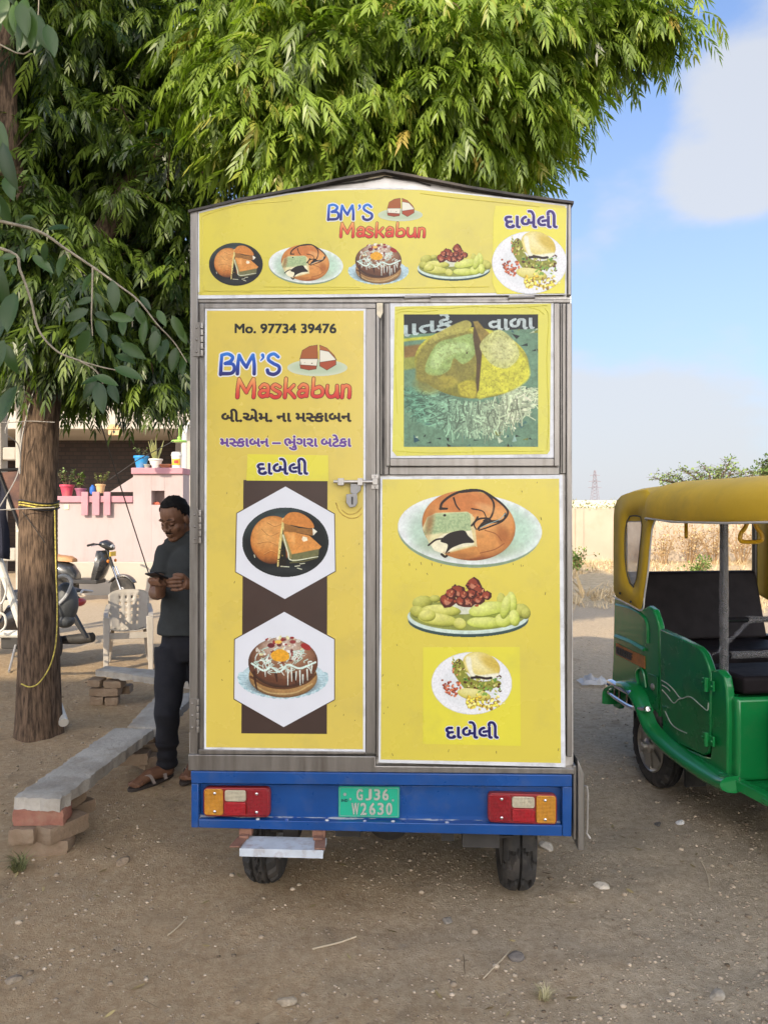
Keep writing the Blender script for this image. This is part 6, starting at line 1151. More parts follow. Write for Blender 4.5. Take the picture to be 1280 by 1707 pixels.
# ---------------------------------------------------------------- house across the yard
def build_house():
    D = 14.5; p = lambda x, y, d=0: at(x, y, D + d)
    LIL = mat('lilac_plaster', (.42, .345, .345), .9, var=.06, scale=1.5, dirt=(.30, .24, .22), dscale=2.6, damt=.35, bump=.12, bscale=14, stretch=(1.6, 1, .5)); PNK = mat('pink_trim', (.44, .22, .26), .8, var=.08, scale=4, dirt=(.4, .25, .26), dscale=3); CRM = mat('cream_plaster', (.44, .40, .34), .85, var=.06, scale=1.2, dirt=(.45, .4, .33), dscale=1.5, damt=.35)
    wall = thing('compound_wall', 'pale lilac compound wall with pink coping and three pink uprights in front of the house', 'wall', (p(200, 985).x, D, 0))
    def bx(mb, x0, y0, x1, y1, d0, d1, zmin=None):
        a, b = p(x0, y1), p(x1, y0); mb.bb((a.x, D + d0, a.z if zmin is None else zmin), (b.x, D + d1, b.z))
    m = MB(); bx(m, 97, 838, 223, 985, 0, .22, -.1); m.build('wall_panel', LIL, wall, world=True, bevel=.01)
    m = MB(); bx(m, 223.3, 791, 253.5, 985, -.03, .45, -.1); bx(m, 275.6, 791, 306, 985, -.03, .45, -.1); bx(m, 253.7, 791, 275.4, 818, -.03, .45); bx(m, 253.7, 841.5, 275.4, 985, -.03, .45, -.1); bx(m, 253.7, 818.2, 275.4, 841.3, .25, .45); m.build('pillar', LIL, wall, world=True)
    m = MB(); bx(m, 94, 827, 223, 837.7, -.05, .27); m.build('coping', PNK, wall, world=True, bevel=.01)
    m = MB(); bx(m, 221, 780, 307, 790.7, -.08, .5); m.build('coping', PNK, wall, world=True, bevel=.015)
    for x0, x1 in ((139, 150), (157, 169), (176, 187)): m = MB(); bx(m, x0, 820, x1, 859, -.09, -.052); m.build('upright', PNK, wall, world=True, bevel=.008)
    m = MB(); bx(m, 97, 936, 306, 985, -.10, -.035, -.1); m.build('plinth', CRM, wall, world=True, bevel=.02)
    m = MB(); bx(m, 108, 841, 115.5, 849, -.015, -.001); m.build('switch_plate', mat('cream_plate', (.70, .66, .42), .5), wall, world=True)
    m = MB(); a, b, c = p(184, 820, .1), p(223, 795, .1), p(223, 820, .1); m.prism([a, b, c], (0, .12, 0)); m.build('stair_parapet', LIL, wall, world=True)
    RB = mat('red_crumb', (.5, .12, .07), .8); m = MB()
    for k in range(5): m.ell(p(256 + k * 2.2, 840 - (k % 2), .08), .03, 8, 6)
    m.build('niche_clutter', RB, wall, world=True)
    # house behind the wall: a dark tiled porch under a cream slab
    h = thing('porch_house', 'cream house with a dark tiled porch behind the lilac wall', 'house', (p(190, 985).x, 18, 0)); D2 = 17.5
    q = lambda x, y, d=0: at(x, y, D2 + d)
    def bq(mb, x0, y0, x1, y1, d0, d1, zmin=None): a, b = q(x0, y1), q(x1, y0); mb.bb((a.x, D2 + d0, a.z if zmin is None else zmin), (b.x, D2 + d1, b.z))
    TL = bpy.data.materials.new('dark_wall_tile'); TL.use_nodes = True; N, L = TL.node_tree.nodes, TL.node_tree.links; tc = N.new('ShaderNodeTexCoord'); mp = N.new('ShaderNodeMapping'); mp.inputs['Rotation'].default_value = (rad(90), 0, 0); L.new(tc.outputs['Object'], mp.inputs[0]); br = N.new('ShaderNodeTexBrick'); br.inputs['Scale'].default_value = 2.4; br.inputs['Color1'].default_value = (.055, .032, .024, 1); br.inputs['Color2'].default_value = (.03, .018, .014, 1); br.inputs['Mortar'].default_value = (.02, .014, .012, 1); br.inputs['Mortar Size'].default_value = .03; L.new(mp.outputs[0], br.inputs[0]); L.new(br.outputs[0], N['Principled BSDF'].inputs['Base Color']); N['Principled BSDF'].inputs['Roughness'].default_value = .6
    m = MB(); bq(m, -160, 690, 306, 985, 2.6, 2.8, 0); m.build('tiled_wall', TL, h, world=True)
    m = MB(); bq(m, -170, 698, 306, 717, -.2, 2.9); m.build('porch_slab', CRM, h, world=True, bevel=.02)
    GR = mat('grey_render', (.42, .39, .37), .9, var=.06)
    for q_ in ((-165, 717.5, -120, 985, 0, 2.59, 0), (265, 717.5, 296, 985, 1.4, 1.8, 0), (296.5, 717.5, 306, 985, .3, 2.59, 0)): m = MB(); bq(m, *q_); m.build('porch_pier', GR, h, world=True)
    m = MB(); bq(m, 306.5, 560, 420, 985, .2, 6, 0); bq(m, -170, 600, 306, 690, 3.0, 6.5, 0); m.build('house_block', CRM, h, world=True)
    m = MB(); m.tube([q(308, 990, -1.6), q(308, 722, -1.6), q(311, 712, -1.0), q(318, 706, -.2)], .05, 10); m.tube([q(308, 826, -1.6), q(308, 834, -1.6)], .06, 10); m.build('drain_pipe', mat('pvc_pipe', (.74, .71, .64), .5), h, world=True)
    g = thing('gate', 'white louvred gate panel between the tree trunk and the lilac wall', 'gate', (p(80, 985).x, D, 0)); m = MB()
    for k in range(10): bx(m, 55, 838 + k * 8.2, 95.5, 842 + k * 8.2, .05, .09)
    m.build('louvre', mat('white_slat', (.72, .70, .68), .5), g, world=True); m = MB(); bx(m, 55, 832, 57, 985, .02, .12); bx(m, 95.7, 832, 96.8, 985, .02, .12); bx(m, 57.2, 920, 95.5, 985, .04, .08); bx(m, 57.2, 830, 95.5, 834, .04, .1); m.build('gate_frame', BLACK_PLASTIC, g, world=True)
    # pots and things on the wall
    def pot(px, y0, y1, w, col, lab, cat_='flower pot', D_=14.6, plant=None, name='flower_pot'):
        a, b = at(px, y1, D_), at(px, y0, D_); H_ = b.z - a.z; r = w / FPX * D_ / 2; o = thing(name, lab, cat_, (a.x, D_, a.z)); m = MB(); m.lathe([(r * .66, 0), (r * .92, H_ * .8), (r * 1.05, H_ * .82), (r * 1.05, H_), (r * .9, H_), (r * .85, H_ * .86), (.001, H_ * .86)], (0, 0, 0), n=24); m.build('pot', mat('pot_' + lab.split()[0], col, .5, var=.1, scale=9, dirt=(.35, .28, .2)), o)
        if plant: plant(o, r, H_)
        return o
    VL = np.array([(0, 0, 0), (.30, .4, .06), (-.30, .4, .06), (0, 1, -.1)]); QL = np.array([(0, 1, 2), (1, 3, 2)])
    def bush(hh, n, ls, c0=(.05, .09, .03), c1=(.22, .30, .10), spread=1.0, seed=1):
        def f(o, r, H_):
            rs = np.random.RandomState(seed); stems = [(rs.uniform(-.8, .8) * r * spread, rs.uniform(-.6, .6) * r, hh * rs.uniform(.6, 1)) for _ in range(9)]; T, Rm = [], []; m = MB()
            for sx, sy, sz in stems: m.tube([(sx * .3, sy * .3, H_ * .85), (sx * .8, sy * .8, H_ + sz * .6), (sx * 1.3, sy * 1.2, H_ + sz)], .006, 4)
            for _ in range(n): sx, sy, sz = stems[rs.randint(9)]; t = rs.uniform(.25, 1.05); T.append((sx * (.3 + t), sy * (.3 + t), H_ + sz * t))
            m.build('stem', BARK, o); scatter('leaves', [(VL, QL)], rotz(rs.uniform(0, 6.28, n)) @ rotx(rs.uniform(-.5, .9, n)), np.array(T), rs.uniform(.6, 1.1, n) * ls, rs.rand(n), tint_mat('pot_leaf', c0, c1, .6), o)
        return f
    def aloe(hh, n, seed=1, c0=(.16, .20, .07), c1=(.46, .42, .16)):
        def f(o, r, H_):
            rs = random.Random(seed); m = MB()
            for k in range(n): a = rs.uniform(0, 6.28); l = hh * rs.uniform(.5, 1); s = rs.uniform(.15, .75); d = Vector((math.cos(a), math.sin(a), 0)); m.tube([d * r * .2 + Vector((0, 0, H_ * .85)), d * (r * .3 + l * s * .25) + Vector((0, 0, H_ + l * .45)), d * (r * .3 + l * s * .5) + Vector((0, 0, H_ + l * .97))], [.022, .018, .003], 5, flat=.5)
            m.build('leaves', mat('aloe_leaf', c1, .5, col2=c0, scale=12), o)
        return f
    pot(112.5, 808, 827, 23, (.50, .05, .10), 'crimson flower pot with a bushy grey-green plant on the low wall', plant=bush(.34, 170, .07, spread=1.5, seed=2)); pot(135, 814, 827, 18, (.30, .10, .17), 'mauve flower pot with a leafy plant on the low wall', plant=bush(.34, 130, .08, (.05, .10, .02), (.24, .36, .08), 1.8, 3)); pot(168, 807, 822, 16, (.62, .40, .20), 'tan flower pot with an upright plant above the pink uprights', plant=bush(.24, 150, .06, (.10, .16, .03), (.36, .44, .12), 1.6, 4))
    m = MB(); c = at(155, 824, 14.6); m.lathe([(.04, 0), (.055, .05), (.05, .13), (.022, .16), (.022, .18)], c, n=14); tag(m.build('bottle', mat('blue_plastic', (.03, .14, .55), .4)), 'small blue bottle standing between the mauve and tan pots', 'bottle')
    pot(236, 760, 780, 24, (.02, .26, .60), 'bright blue flower pot with a spiky plant on the tall pillar', plant=bush(.16, 70, .06, seed=5)); pot(260, 765, 780.3, 22, (.74, .72, .68), 'white flower pot with a yellowish aloe on the tall pillar', plant=aloe(.42, 22, 6)); pot(277, 774, 780.2, 21, (.42, .14, .06), 'low terracotta saucer on the tall pillar', 'saucer', name='saucer'); pot(245.5, 774, 780.2, 11, (.34, .34, .30), 'small grey bowl between the blue and white pots', 'bowl', D_=14.5, name='bowl')
    bk = thing('bucket', 'white paint bucket with a red and yellow label at the right end of the pillar', 'bucket', at(295, 780, 14.6)); r = 8.6 / FPX * 14.6; m = MB(); m.lathe([(r * .88, 0), (r * .98, .22), (r * 1.08, .225), (r * 1.08, .25), (r, .255), (r * .98, .285), (r * 1.02, .29), (r * .8, .30), (.001, .30)], (0, 0, 0), n=26); m.build('tub', mat('bucket_white', (.74, .73, .68), .4), bk); m = MB()
    for z0, z1, mi in ((.05, .17, 0), (.08, .14, 1)):
        m.mi = mi; a0, a1 = (-2.5, -.5) if mi == 0 else (-1.9, -1.0); rr = r * (.955 if mi == 0 else .965); v = [(math.cos(a) * rr, math.sin(a) * rr, z) for z in (z0, z1) for a in np.linspace(a0, a1, 12)]; m.add(v, [(i, i + 1, i + 13, i + 12) for i in range(11)])
    m.build('label', [mat('label_yellow', (.70, .42, .04), .5), mat('label_red', (.55, .05, .03), .5)], bk)
    m = MB(); c = at(299, 736, 13.2); m.lathe([(.001, .03), (.12, .02), (.135, 0), (.13, -.012), (.02, -.02), (.001, -.02)], c, n=24); m.lathe([(.02, .02), (.03, .07), (.012, .09), (.001, .09)], c, n=12); m.tube([c + Vector((0, 0, .09)), c + Vector((0, .0, .35))], .006, 5); tag(m.build('bird_feeder', mat('lime_plastic', (.34, .66, .12), .4)), 'lime green bird feeder dish hanging near the drain pipe', 'bird feeder')
    bb_ = thing('bird_house', 'small straw coloured bird house hanging below the porch slab', 'bird house', at(193, 726, 13.4)); WD = mat('pale_wood', (.60, .42, .22), .8, var=.2, scale=20); m = MB(); m.bb((-.10, -.08, 0), (.10, .08, .10)); m.build('box', WD, bb_, bevel=.004); m = MB(); m.prism([(-.13, -.10, .10), (.13, -.10, .10), (0.06, -.10, .185), (-.06, -.10, .185)], (0, .2, 0)); m.build('roof', WD, bb_); m = MB(); m.tube([(0, 0, .185), (0, 0, .5)], .004, 5); m.build('string', BLACK_PLASTIC, bb_); m = MB(); m.lathe([(.022, 0), (.022, .002)], (0, -.0815, .055), (0, -1, 0), 14); m.build('hole', BLACK_PLASTIC, bb_)
    for pts, lab in (([(163, 690, 8.0), (205, 822, 9.2), (248, 955, 9.8)], 'dark stay wire slanting down behind the man'), ([(182, 800, 12.8), (228, 768, 12.9), (290, 735, 13.0)], 'thin dark wire across the dark porch')): m = MB(); m.tube([at(*q_) for q_ in pts], .008 if 'stay' in lab else .008, 6); tag(m.build('cable', DARK_IRON), lab, 'cable')
    # precast lattice pole and odds and ends left of the trunk
    pl = thing('concrete_pole', 'grey precast concrete pole with oval openings left of the tree trunk', 'pole', (at(18, 985, 9.5).x, 9.5, 0)); z1 = 3.6; m = MB()
    for x0, x1 in ((-.16, -.07), (.10, .17)): m.bb((x0, -.09, -.1), (x1, .09, z1))
    for k in range(6): z = .35 + k * .62; m.bb((-.069, -.07, z), (.099, .07, z + .16))
    m.build('shaft', mat('pole_concrete', (.46, .43, .38), .9, var=.12, scale=4, bump=.3, bscale=30, dirt=(.25, .22, .18)), pl, bevel=.02, seg=3)
    m = MB(); rows = []
    for i in range(10): z = at(0, 790 + i * 13.5, 6.4).z; rows.append([Vector((at(-60 + 8.2 * j, 0, 6.4).x + .01 * math.sin(i), 6.4 + .03 * math.sin(j * 1.9 + i * .3), z - .012 * j * (i > 7))) for j in range(10)])
    m.sheet(rows); tag(m.build('cloth', mat('navy_cloth', (.010, .012, .026), .9), solid=.006), 'dark navy cloth hanging at the left edge above the parked scooter', 'cloth')
    pf = thing('picture_board', 'tilted dark framed board hanging behind the tree trunk', 'picture', at(36, 838, 6.2), rad(10)); m = MB(); m.hexa([(-.17, 0, .24), (.0, 0, -.21), (.12, 0, -.17), (-.02, 0, .26), (-.17, .02, .24), (.0, .02, -.21), (.12, .02, -.17), (-.02, .02, .26)]); m.build('panel', mat('board_print', (.22, .10, .06), .5, col2=(.03, .015, .02), scale=7), pf); m = MB(); m.tube([(-.17, -.005, .26), (-.02, -.005, .27)], .012, 6); m.tube([(-.17, -.005, .26), (.0, -.005, -.23)], .014, 6); m.build('frame', BLACK_PLASTIC, pf); m = MB(); m.tube([(-.02, -.02, -.24), (.02, -.02, -.20), (.05, -.02, -.16)], .014, 6); m.build('bracket', mat('white_bracket', (.7, .68, .6), .5), pf)
    rk = thing('metal_frame', 'white painted metal A-frame leaning beside the tree trunk', 'metal frame', (at(10, 1057, 6.6).x, 6.6, 0)); WP = mat('white_pipe', (.62, .60, .54), .5, dirt=(.25, .18, .12), dscale=9, damt=.7)
    for pts in ([(-22, 870, 6.6), (8, 960, 6.6), (44, 1068, 6.6)], [(-60, 1057, 6.6), (44, 1057, 6.6)]): m = MB(); m.tube([at(*q_) for q_ in pts], .034, 10); m.build('pipe', WP, rk, world=True)
    for s_ in (-50, 40): m = MB(); m.tube([at(s_, 1060, 6.62), at(s_ + (8 if s_ < 0 else 2), 850 + EYE * FPX / 6.62, 6.62)], .028, 10); m.build('pipe', WP, rk, world=True)
    m = MB()
    for pts in ([(0, 962, 6.5), (8, 966, 6.5), (11, 985, 6.5), (4, 1005, 6.5), (-8, 1008, 6.5)], [(-4, 1020, 6.5), (8, 1026, 6.5), (10, 1042, 6.5), (2, 1052, 6.5), (-6, 1050, 6.5)]): m.tube([tuple(q_) for q_ in catmull([tuple(at(*z)) for z in pts], 5)], .010, 6)
    m.build('hook', WP, rk, world=True)
build_house()
# ---------------------------------------------------------------- scooters
def make_scooter(name, lab, loc, rz, body, seat, extra=False):
    """+x is forward, wheelbase 1.25 m"""
    s = thing(name, lab, 'scooter', loc, rz, None); RIMS = mat('alloy', (.30, .30, .31), .4, .8)
    for x in (0, 1.25):
        w = MB(); w.lathe([(.14, -.04), (.185, -.05), (.215, -.035), (.225, 0), (.215, .035), (.185, .05), (.14, .04)], (x, 0, .225), (0, 1, 0), 32); t = w.build('wheel', RUBBER, s); m = MB(); m.lathe([(.02, -.055), (.05, -.05), (.05, .05), (.02, .055)], (x, 0, .225), (0, 1, 0), 16)
        for k in range(5): a = k * 1.257; m.tube([(x + .04 * math.cos(a), 0, .225 + .04 * math.sin(a)), (x + .15 * math.cos(a), 0, .225 + .15 * math.sin(a))], .016, 6)
        m.build('rim', RIMS, t)
    ring = lambda x, pts: [Vector((x, y, z)) for y, z in pts]
    def tubeform(st, mat_, nm, bev=0): # stations (x, zc, half width, half height)
        m = MB(); m.loft([[Vector((x + sk * math.sin(a), w * math.cos(a) * (1 if abs(math.cos(a)) < .7 else .96), z + h * math.sin(a))) for a in np.linspace(0, 2 * math.pi, 18, endpoint=False)] for x, z, w, h, sk in st]); return m.build(nm, mat_, s, smooth=50)
    tubeform([(-.42, .70, .03, .03, 0), (-.36, .68, .10, .09, 0), (-.15, .60, .16, .15, 0), (.12, .54, .18, .19, 0), (.33, .47, .16, .19, 0), (.42, .42, .12, .12, 0)], body, 'body')
    m = MB(); m.loft([[Vector((x, y * w, z + dz)) for y, dz in ((-1, 0), (-.9, h), (-.5, h * 1.25), (.5, h * 1.25), (.9, h), (1, 0))] for x, z, w, h in ((-.42, .77, .08, .03), (-.30, .755, .13, .06), (-.05, .74, .15, .075), (.10, .715, .15, .075), (.28, .70, .13, .075), (.37, .69, .09, .05))]); m.build('seat', seat, s, smooth=60, bevel=.01)
    m = MB(); m.loft([[Vector((x, y, z)) for y in (-.16, .16) for z in ((.33, .40) if y < 0 else (.40, .33))] for x in (.30, .50, .78, .86)]); m.build('floorboard', BLACK_PLASTIC, s, bevel=.01)
    # front apron, rising and raked back
    m = MB(); m.loft([[Vector((x + bow * abs(u) ** 2 * -1, u * w, z)) for u in np.linspace(-1, 1, 9)] + [Vector((x - t + bow * abs(u) ** 2 * -1, u * w, z)) for u in np.linspace(1, -1, 9)] for x, z, w, bow, t in ((.84, .36, .15, .03, .07), (.93, .50, .19, .06, .09), (1.0, .66, .20, .08, .09), (1.00, .80, .17, .08, .09), (.95, .90, .10, .05, .08))]); m.build('front_apron', body, s, smooth=50)
    m = MB(); m.lathe([(.24, -.07), (.262, -.05), (.268, 0), (.262, .05), (.24, .07)], (1.25, 0, .225), (0, 1, 0), 40); keep = [f for f in m.f if sum(m.v[i][2] for i in f) / len(f) > .33 and len(f) == 4]; us = sorted({i for f in keep for i in f}); ix = {v: k for k, v in enumerate(us)}; m.v = [m.v[i] for i in us]; m.f = [tuple(ix[i] for i in f) for f in keep]; m.m = [0] * len(keep); m.build('front_mudguard', body, s, solid=.006)
    for y in (-.07, .07): m = MB(); m.tube([(1.25, y, .225), (1.09, y * .8, .62)], .019, 8); m.build('fork', CHROME, s)
    m = MB(); m.tube([(1.07, 0, .60), (.93, 0, 1.0)], .03, 10); m.tube([(.80, -.34, 1.0), (.86, -.25, 1.02), (.92, -.1, 1.0), (.92, .1, 1.0), (.86, .25, 1.02), (.80, .34, 1.0)], .013, 8); hb = m.build('handlebar', BLACK_PLASTIC, s)
    for y in (-.33, .33):
        m = MB(); m.tube([(.86, y * .76, 1.02), (.79, y * 1.05, .995)], .02, 8); m.build('grip', RUBBER, hb); m = MB(); m.tube([(.90, y * .7, 1.0), (.86, y * 1.05, .985)], .006, 5); m.build('brake_lever', CHROME, hb)
    tubeform([(.84, 1.0, .06, .03, 0), (.88, 1.01, .13, .06, .0), (.96, 1.0, .15, .085, .0), (1.04, .97, .11, .075, 0), (1.09, .95, .05, .04, 0)], body, 'headlight_cowl'); m = MB(); m.ell((1.05, 0, .965), (.045, .085, .05)); m.build('headlight', mat('lamp_glass', (.55, .56, .55), .1, spec=.8), s)
    OL = mat('orange_lens', (.70, .20, .02), .3)
    for y in (-.13, .13): m = MB(); m.ell((1.05, y, .72), (.02, .03, .03)); m.build('indicator', OL, s)
    m = MB(); m = MB(); m.bb((1.06, -.10, .80), (1.075, .10, .88)); m.build('number_plate', mat('yellow_plate', (.62, .42, .05), .5), s)
    m = MB(); m.ell((-.43, 0, .68), (.03, .10, .04)); m.build('tail_light', mat('tail_red', (.4, .01, .01), .3), s); m = MB(); m.tube([(-.46, 0, .80), (-.50, -.10, .78), (-.40, -.15, .77), (-.16, -.155, .73)], .012, 8); m.tube([(-.46, 0, .80), (-.50, .10, .78), (-.40, .15, .77), (-.16, .155, .73)], .012, 8); m.build('grab_rail', STEEL_LIGHT, s)
    m = MB(); m.bb((-.15, -.09, .20), (.40, .09, .34)); m.tube([(.1, -.14, .25), (-.35, -.15, .29), (-.48, -.15, .31)], [.03, .055, .05], 12); m.build('engine', DARK_IRON, s, bevel=.01); m = MB(); m.tube([(.22, .10, .25), (.20, .22, .02), (.17, .26, .01)], .011, 6); m.build('side_stand', STEEL_LIGHT, s); m = MB(); m.prism([(-.38, -.02, .56), (-.52, -.02, .33), (-.50, -.02, .32), (-.34, -.02, .52)], (0, .04, 0)); m.build('rear_mudguard', BLACK_PLASTIC, s)
    return s
GREYB = mat('grey_scooter_paint', (.028, .030, .033), .3, var=.1, coat=.5); TAN = mat('tan_seat', (.48, .25, .11), .6, var=.1, bump=.1); BLKB = mat('black_scooter_paint', (.012, .012, .014), .2, coat=.5, dirt=(.2, .16, .12), dscale=5, damt=.3)
a = at(150, 985, 13.4); make_scooter('scooter', 'grey scooter with a tan seat parked by the lilac wall', (a.x - .62, 13.45, 0), rad(-8), GREYB, TAN)
b = at(64, 1100, 7.4); s2 = make_scooter('scooter', 'black scooter parked behind the tree trunk beside the white frame', (b.x - .12, 7.75, 0), rad(168), BLKB, mat('black_seat', (.02, .02, .022), .5))
m = MB(); m.ell((1.02, -.15, .98), (.10, .05, .06)); m.build('cowl_visor', mat('smoky_glass', (.20, .22, .20), .1), s2)
def bag():
    o = thing('bag', 'grey and black bag slung on the scooter behind the trunk', 'bag', at(110, 1005, 7.1)); m = MB(); m.ell((0, 0, 0), (.115, .10, .19), 20, 14); m.ell((.0, -.01, -.16), (.09, .09, .07)); m.build('sack', mat('grey_nylon', (.05, .055, .06), .5, var=.4, scale=9, bump=.6, bscale=9), o); m = MB(); m.tube([tuple(q) for q in catmull([(-.1, -.06, .22), (.02, -.08, .26), (.09, -.09, .20), (.05, -.10, .08), (-.02, -.11, .0)], 5)], .016, 8); m.build('strap', mat('grey_strap', (.34, .35, .36), .5), o)
bag()
# ---------------------------------------------------------------- far wall, dry scrub, pylon
def build_far():
    D = 24.0; x0, x1 = at(330, 0, D).x, at(1750, 0, D).x; zt = at(0, 847, D).z; w = thing('boundary_wall', 'long sunlit pale boundary wall across the far side of the dry field', 'wall', ((x0 + x1) / 2, D, 0))
    WM = mat('weathered_plaster', (.40, .335, .26), .95, var=.10, scale=.9, dirt=(.33, .26, .18), dscale=1.1, damt=.65, bump=.25, bscale=9)
    rs = np.random.RandomState(3); m = MB(); n = 60; top = [Vector((x0 + (x1 - x0) * i / n, D, zt + rs.randn() * .012)) for i in range(n + 1)]; m.loft([[Vector((p.x, D, -.2)), Vector((p.x, D + .22, -.2)), p + Vector((0, .22, 0)), p] for p in top]); m.build('wall_panel', WM, w, world=True)
    for px in (965, 1097, 1232, 1400): p = at(px, 0, D); m = MB(); m.bb((p.x - .12, D - .05, 0), (p.x + .12, D - .002, zt - .02)); m.build('wall_pier', WM, w, world=True)
    D2 = 42.0; z2 = at(0, 834, D2).z; w2 = thing('whitewashed_wall', 'low whitewashed wall beyond the boundary wall', 'wall', (at(900, 0, D2).x, D2, 0)); m = MB(); m.bb((at(640, 0, D2).x, D2, 0), (at(1300, 0, D2).x, D2 + .3, z2)); m.build('wall_panel', mat('whitewash', (.52, .49, .40), .9, var=.08), w2, world=True)
    # creepers along the top of the wall: tiny leaves and stalks
    V = np.array([(0, 0, 0), (.4, .1, .5), (-.4, -.1, .5), (0, .2, 1)]); Q = np.array([(0, 1, 2), (1, 3, 2)]); n = 900; x = rs.uniform(at(930, 0, D).x, at(1110, 0, D).x, n); T = np.stack([x, D + .1 + rs.uniform(-.2, .5, n), zt - .05 + np.abs(rs.randn(n)) * .14], -1)
    tag(scatter('creeper', [(V, Q)], rotz(rs.uniform(0, 6.28, n)) @ rotx(rs.uniform(-1, 1, n)), T, rs.uniform(.02, .07, n), rs.rand(n), tint_mat('creeper_leaf', (.07, .10, .03), (.42, .40, .22))), kind='stuff')
    # dry shrubs before the wall
    DRY = mat('dry_twig', (.30, .19, .09), .9, var=.4, scale=3)
    def shrub(px, D_, h, wd, n, lab, seed, green=0):
        rs = np.random.RandomState(seed); p = at(px, 0, D_); o = thing('dry_shrub' if not green else 'green_shrub', lab, 'shrub', (p.x, D_, 0)); m = MB(); tips = []
        for k in range(n):
            a = rs.uniform(0, 6.28); sp = rs.uniform(.1, 1) * wd; hh = h * rs.uniform(.5, 1); q = [(0.08 * math.cos(a), .08 * math.sin(a), 0), (sp * .45 * math.cos(a), sp * .4 * math.sin(a), hh * .5), (sp * math.cos(a), sp * math.sin(a) * .7, hh)]; q = catmull(q, 3); m.tube([tuple(z) for z in q], list(np.linspace(.010, .004, len(q))), 4, caps=False)
            for _ in range(6): z = q[rs.randint(2, len(q))]; e = z + rs.randn(3) * [.16, .12, .12] + [0, 0, .08]; m.tube([tuple(z), tuple((z + e) / 2 + rs.randn(3) * .02), tuple(e)], [.005, .004, .003], 4, caps=False); tips += [z, e, (z + e) / 2]
        m.build('twigs', DRY, o, smooth=0, fix=False); tips = np.array(tips); k = len(tips) * (3 if green else 1); T = tips[rs.randint(len(tips), size=k)] + rs.randn(k, 3) * .05
        scatter('leaves', [(V, Q)], rotz(rs.uniform(0, 6.28, k)) @ rotx(rs.uniform(-1, 1, k)), T, rs.uniform(.03, .08, k), rs.rand(k), tint_mat('shrub_leaf', (.05, .09, .02) if green else (.26, .16, .07), (.20, .30, .08) if green else (.58, .44, .24)), o)
    for a in ((1105, 22.5, 1.1, .7, 16, 'low tan shrub below the left grab handle, seen through the rickshaw', 1), (1150, 23.0, 1.4, .9, 22, 'tall dry brown shrub by the far wall left of the wrapped post', 2), (1190, 22.8, 1.25, .8, 20, 'dry twiggy shrub just left of the wrapped rickshaw post', 3), (1235, 22.6, 1.5, .9, 24, 'dense dry shrub right of the wrapped rickshaw post', 4), (1275, 22.8, 1.4, .9, 20, 'dry shrub at the right edge behind the triangular handle', 5), (1340, 22.8, 1.5, 1.0, 18, 'dry shrub beyond the right edge of the view', 6), (1060, 23.3, .7, .6, 10, 'sparse dead weed against the wall just left of the hood', 7)): shrub(*a)
    shrub(957, 19.5, .55, .28, 9, 'small green weed in the dry field beside the van', 8, 1); shrub(1160, 19.0, .25, .3, 7, 'tiny green weed seen over the rickshaw seat', 9, 1)
    # thorny acacia behind the wall and a dense tree at the right edge
    def acacia(px, D_, h, limbs, lab, seed, nl, col, ls, name='acacia_tree', wd=.24):
        rs = np.random.RandomState(seed); p = at(px, 0, D_); o = thing(name, lab, 'tree', (p.x, D_, 0)); m = MB(); pts = []; m.tube([(0, 0, 0), (.06, 0, h * .4), (0, .05, h * .72)], [.14, .10, .07], 8); m.build('trunk', BARK, o); m = MB()
        for tx, ty in limbs:
            e = at(tx, ty, D_) - Vector((p.x, D_, 0)); q = catmull([(0, .05, h * .70), tuple(Vector((e.x * .5, rs.uniform(-.5, .5), (h * .72 + e.z) / 2 + .1))), tuple(e)], 8); m.tube([tuple(z) for z in q], list(np.linspace(.05, .012, len(q))), 5, caps=False)
            for z in q[4:]:
                for _ in range(4): e2 = z + rs.randn(3) * [wd, wd, wd * .45]; m.tube([tuple(z), tuple(e2)], [.010, .004], 4, caps=False); pts += [z * (1 - t) + e2 * t for t in (.3, .5, .7, .9, 1)]
        m.build('branch', BARK, o, smooth=0, fix=False); pts = np.array(pts); T = pts[rs.randint(len(pts), size=nl)] + rs.randn(nl, 3) * .06
        scatter('crown', [(V, Q)], rotz(rs.uniform(0, 6.28, nl)) @ rotx(rs.uniform(-1.2, 1.2, nl)), T, rs.uniform(.5, 1.2, nl) * ls, rs.rand(nl), tint_mat('acacia_leaf', *col), o)
    acacia(1180, 30, 3.0, [(1088, 796), (1112, 790), (1135, 782), (1160, 786), (1170, 776), (1195, 783), (1218, 764), (1222, 780), (1245, 787), (1262, 788), (1105, 800), (1240, 800)], 'thorny acacia with thin spreading green sprays behind the far wall', 4, 1700, ((.06, .11, .03), (.26, .34, .12)), .10)
    acacia(1300, 34, 3.4, [(1284, 774), (1280, 790), (1290, 765), (1310, 760), (1330, 770), (1345, 785), (1300, 785), (1320, 790)], 'dense dark green tree at the right edge beyond the wall', 6, 5200, ((.03, .06, .015), (.14, .20, .05)), .14, 'dense_tree', .5)
    # lattice pylon
    D3 = 330; b, t = at(991, 835, D3), at(993, 784, D3); py = thing('pylon', 'faint steel lattice electricity pylon on the horizon right of the van', 'pylon', (b.x, D3, 0)); H = t.z; PM = mat('hazy_steel', (.20, .18, .21), .8); m = MB()
    wz = lambda z: 1.9 * (1 - z / H) ** 1.1 + .28; zs = np.linspace(0, H, 15)
    for sx in (-1, 1):
        for sy in (-1, 1): m.tube([(sx * wz(z), sy * wz(z), z) for z in zs], .11, 4)
    for i in range(14):
        for sy in (-1, 1): m.tube([(-wz(zs[i]), sy * wz(zs[i]), zs[i]), (wz(zs[i + 1]), sy * wz(zs[i + 1]), zs[i + 1])], .07, 4); m.tube([(wz(zs[i]), sy * wz(zs[i]), zs[i]), (-wz(zs[i + 1]), sy * wz(zs[i + 1]), zs[i + 1])], .07, 4)
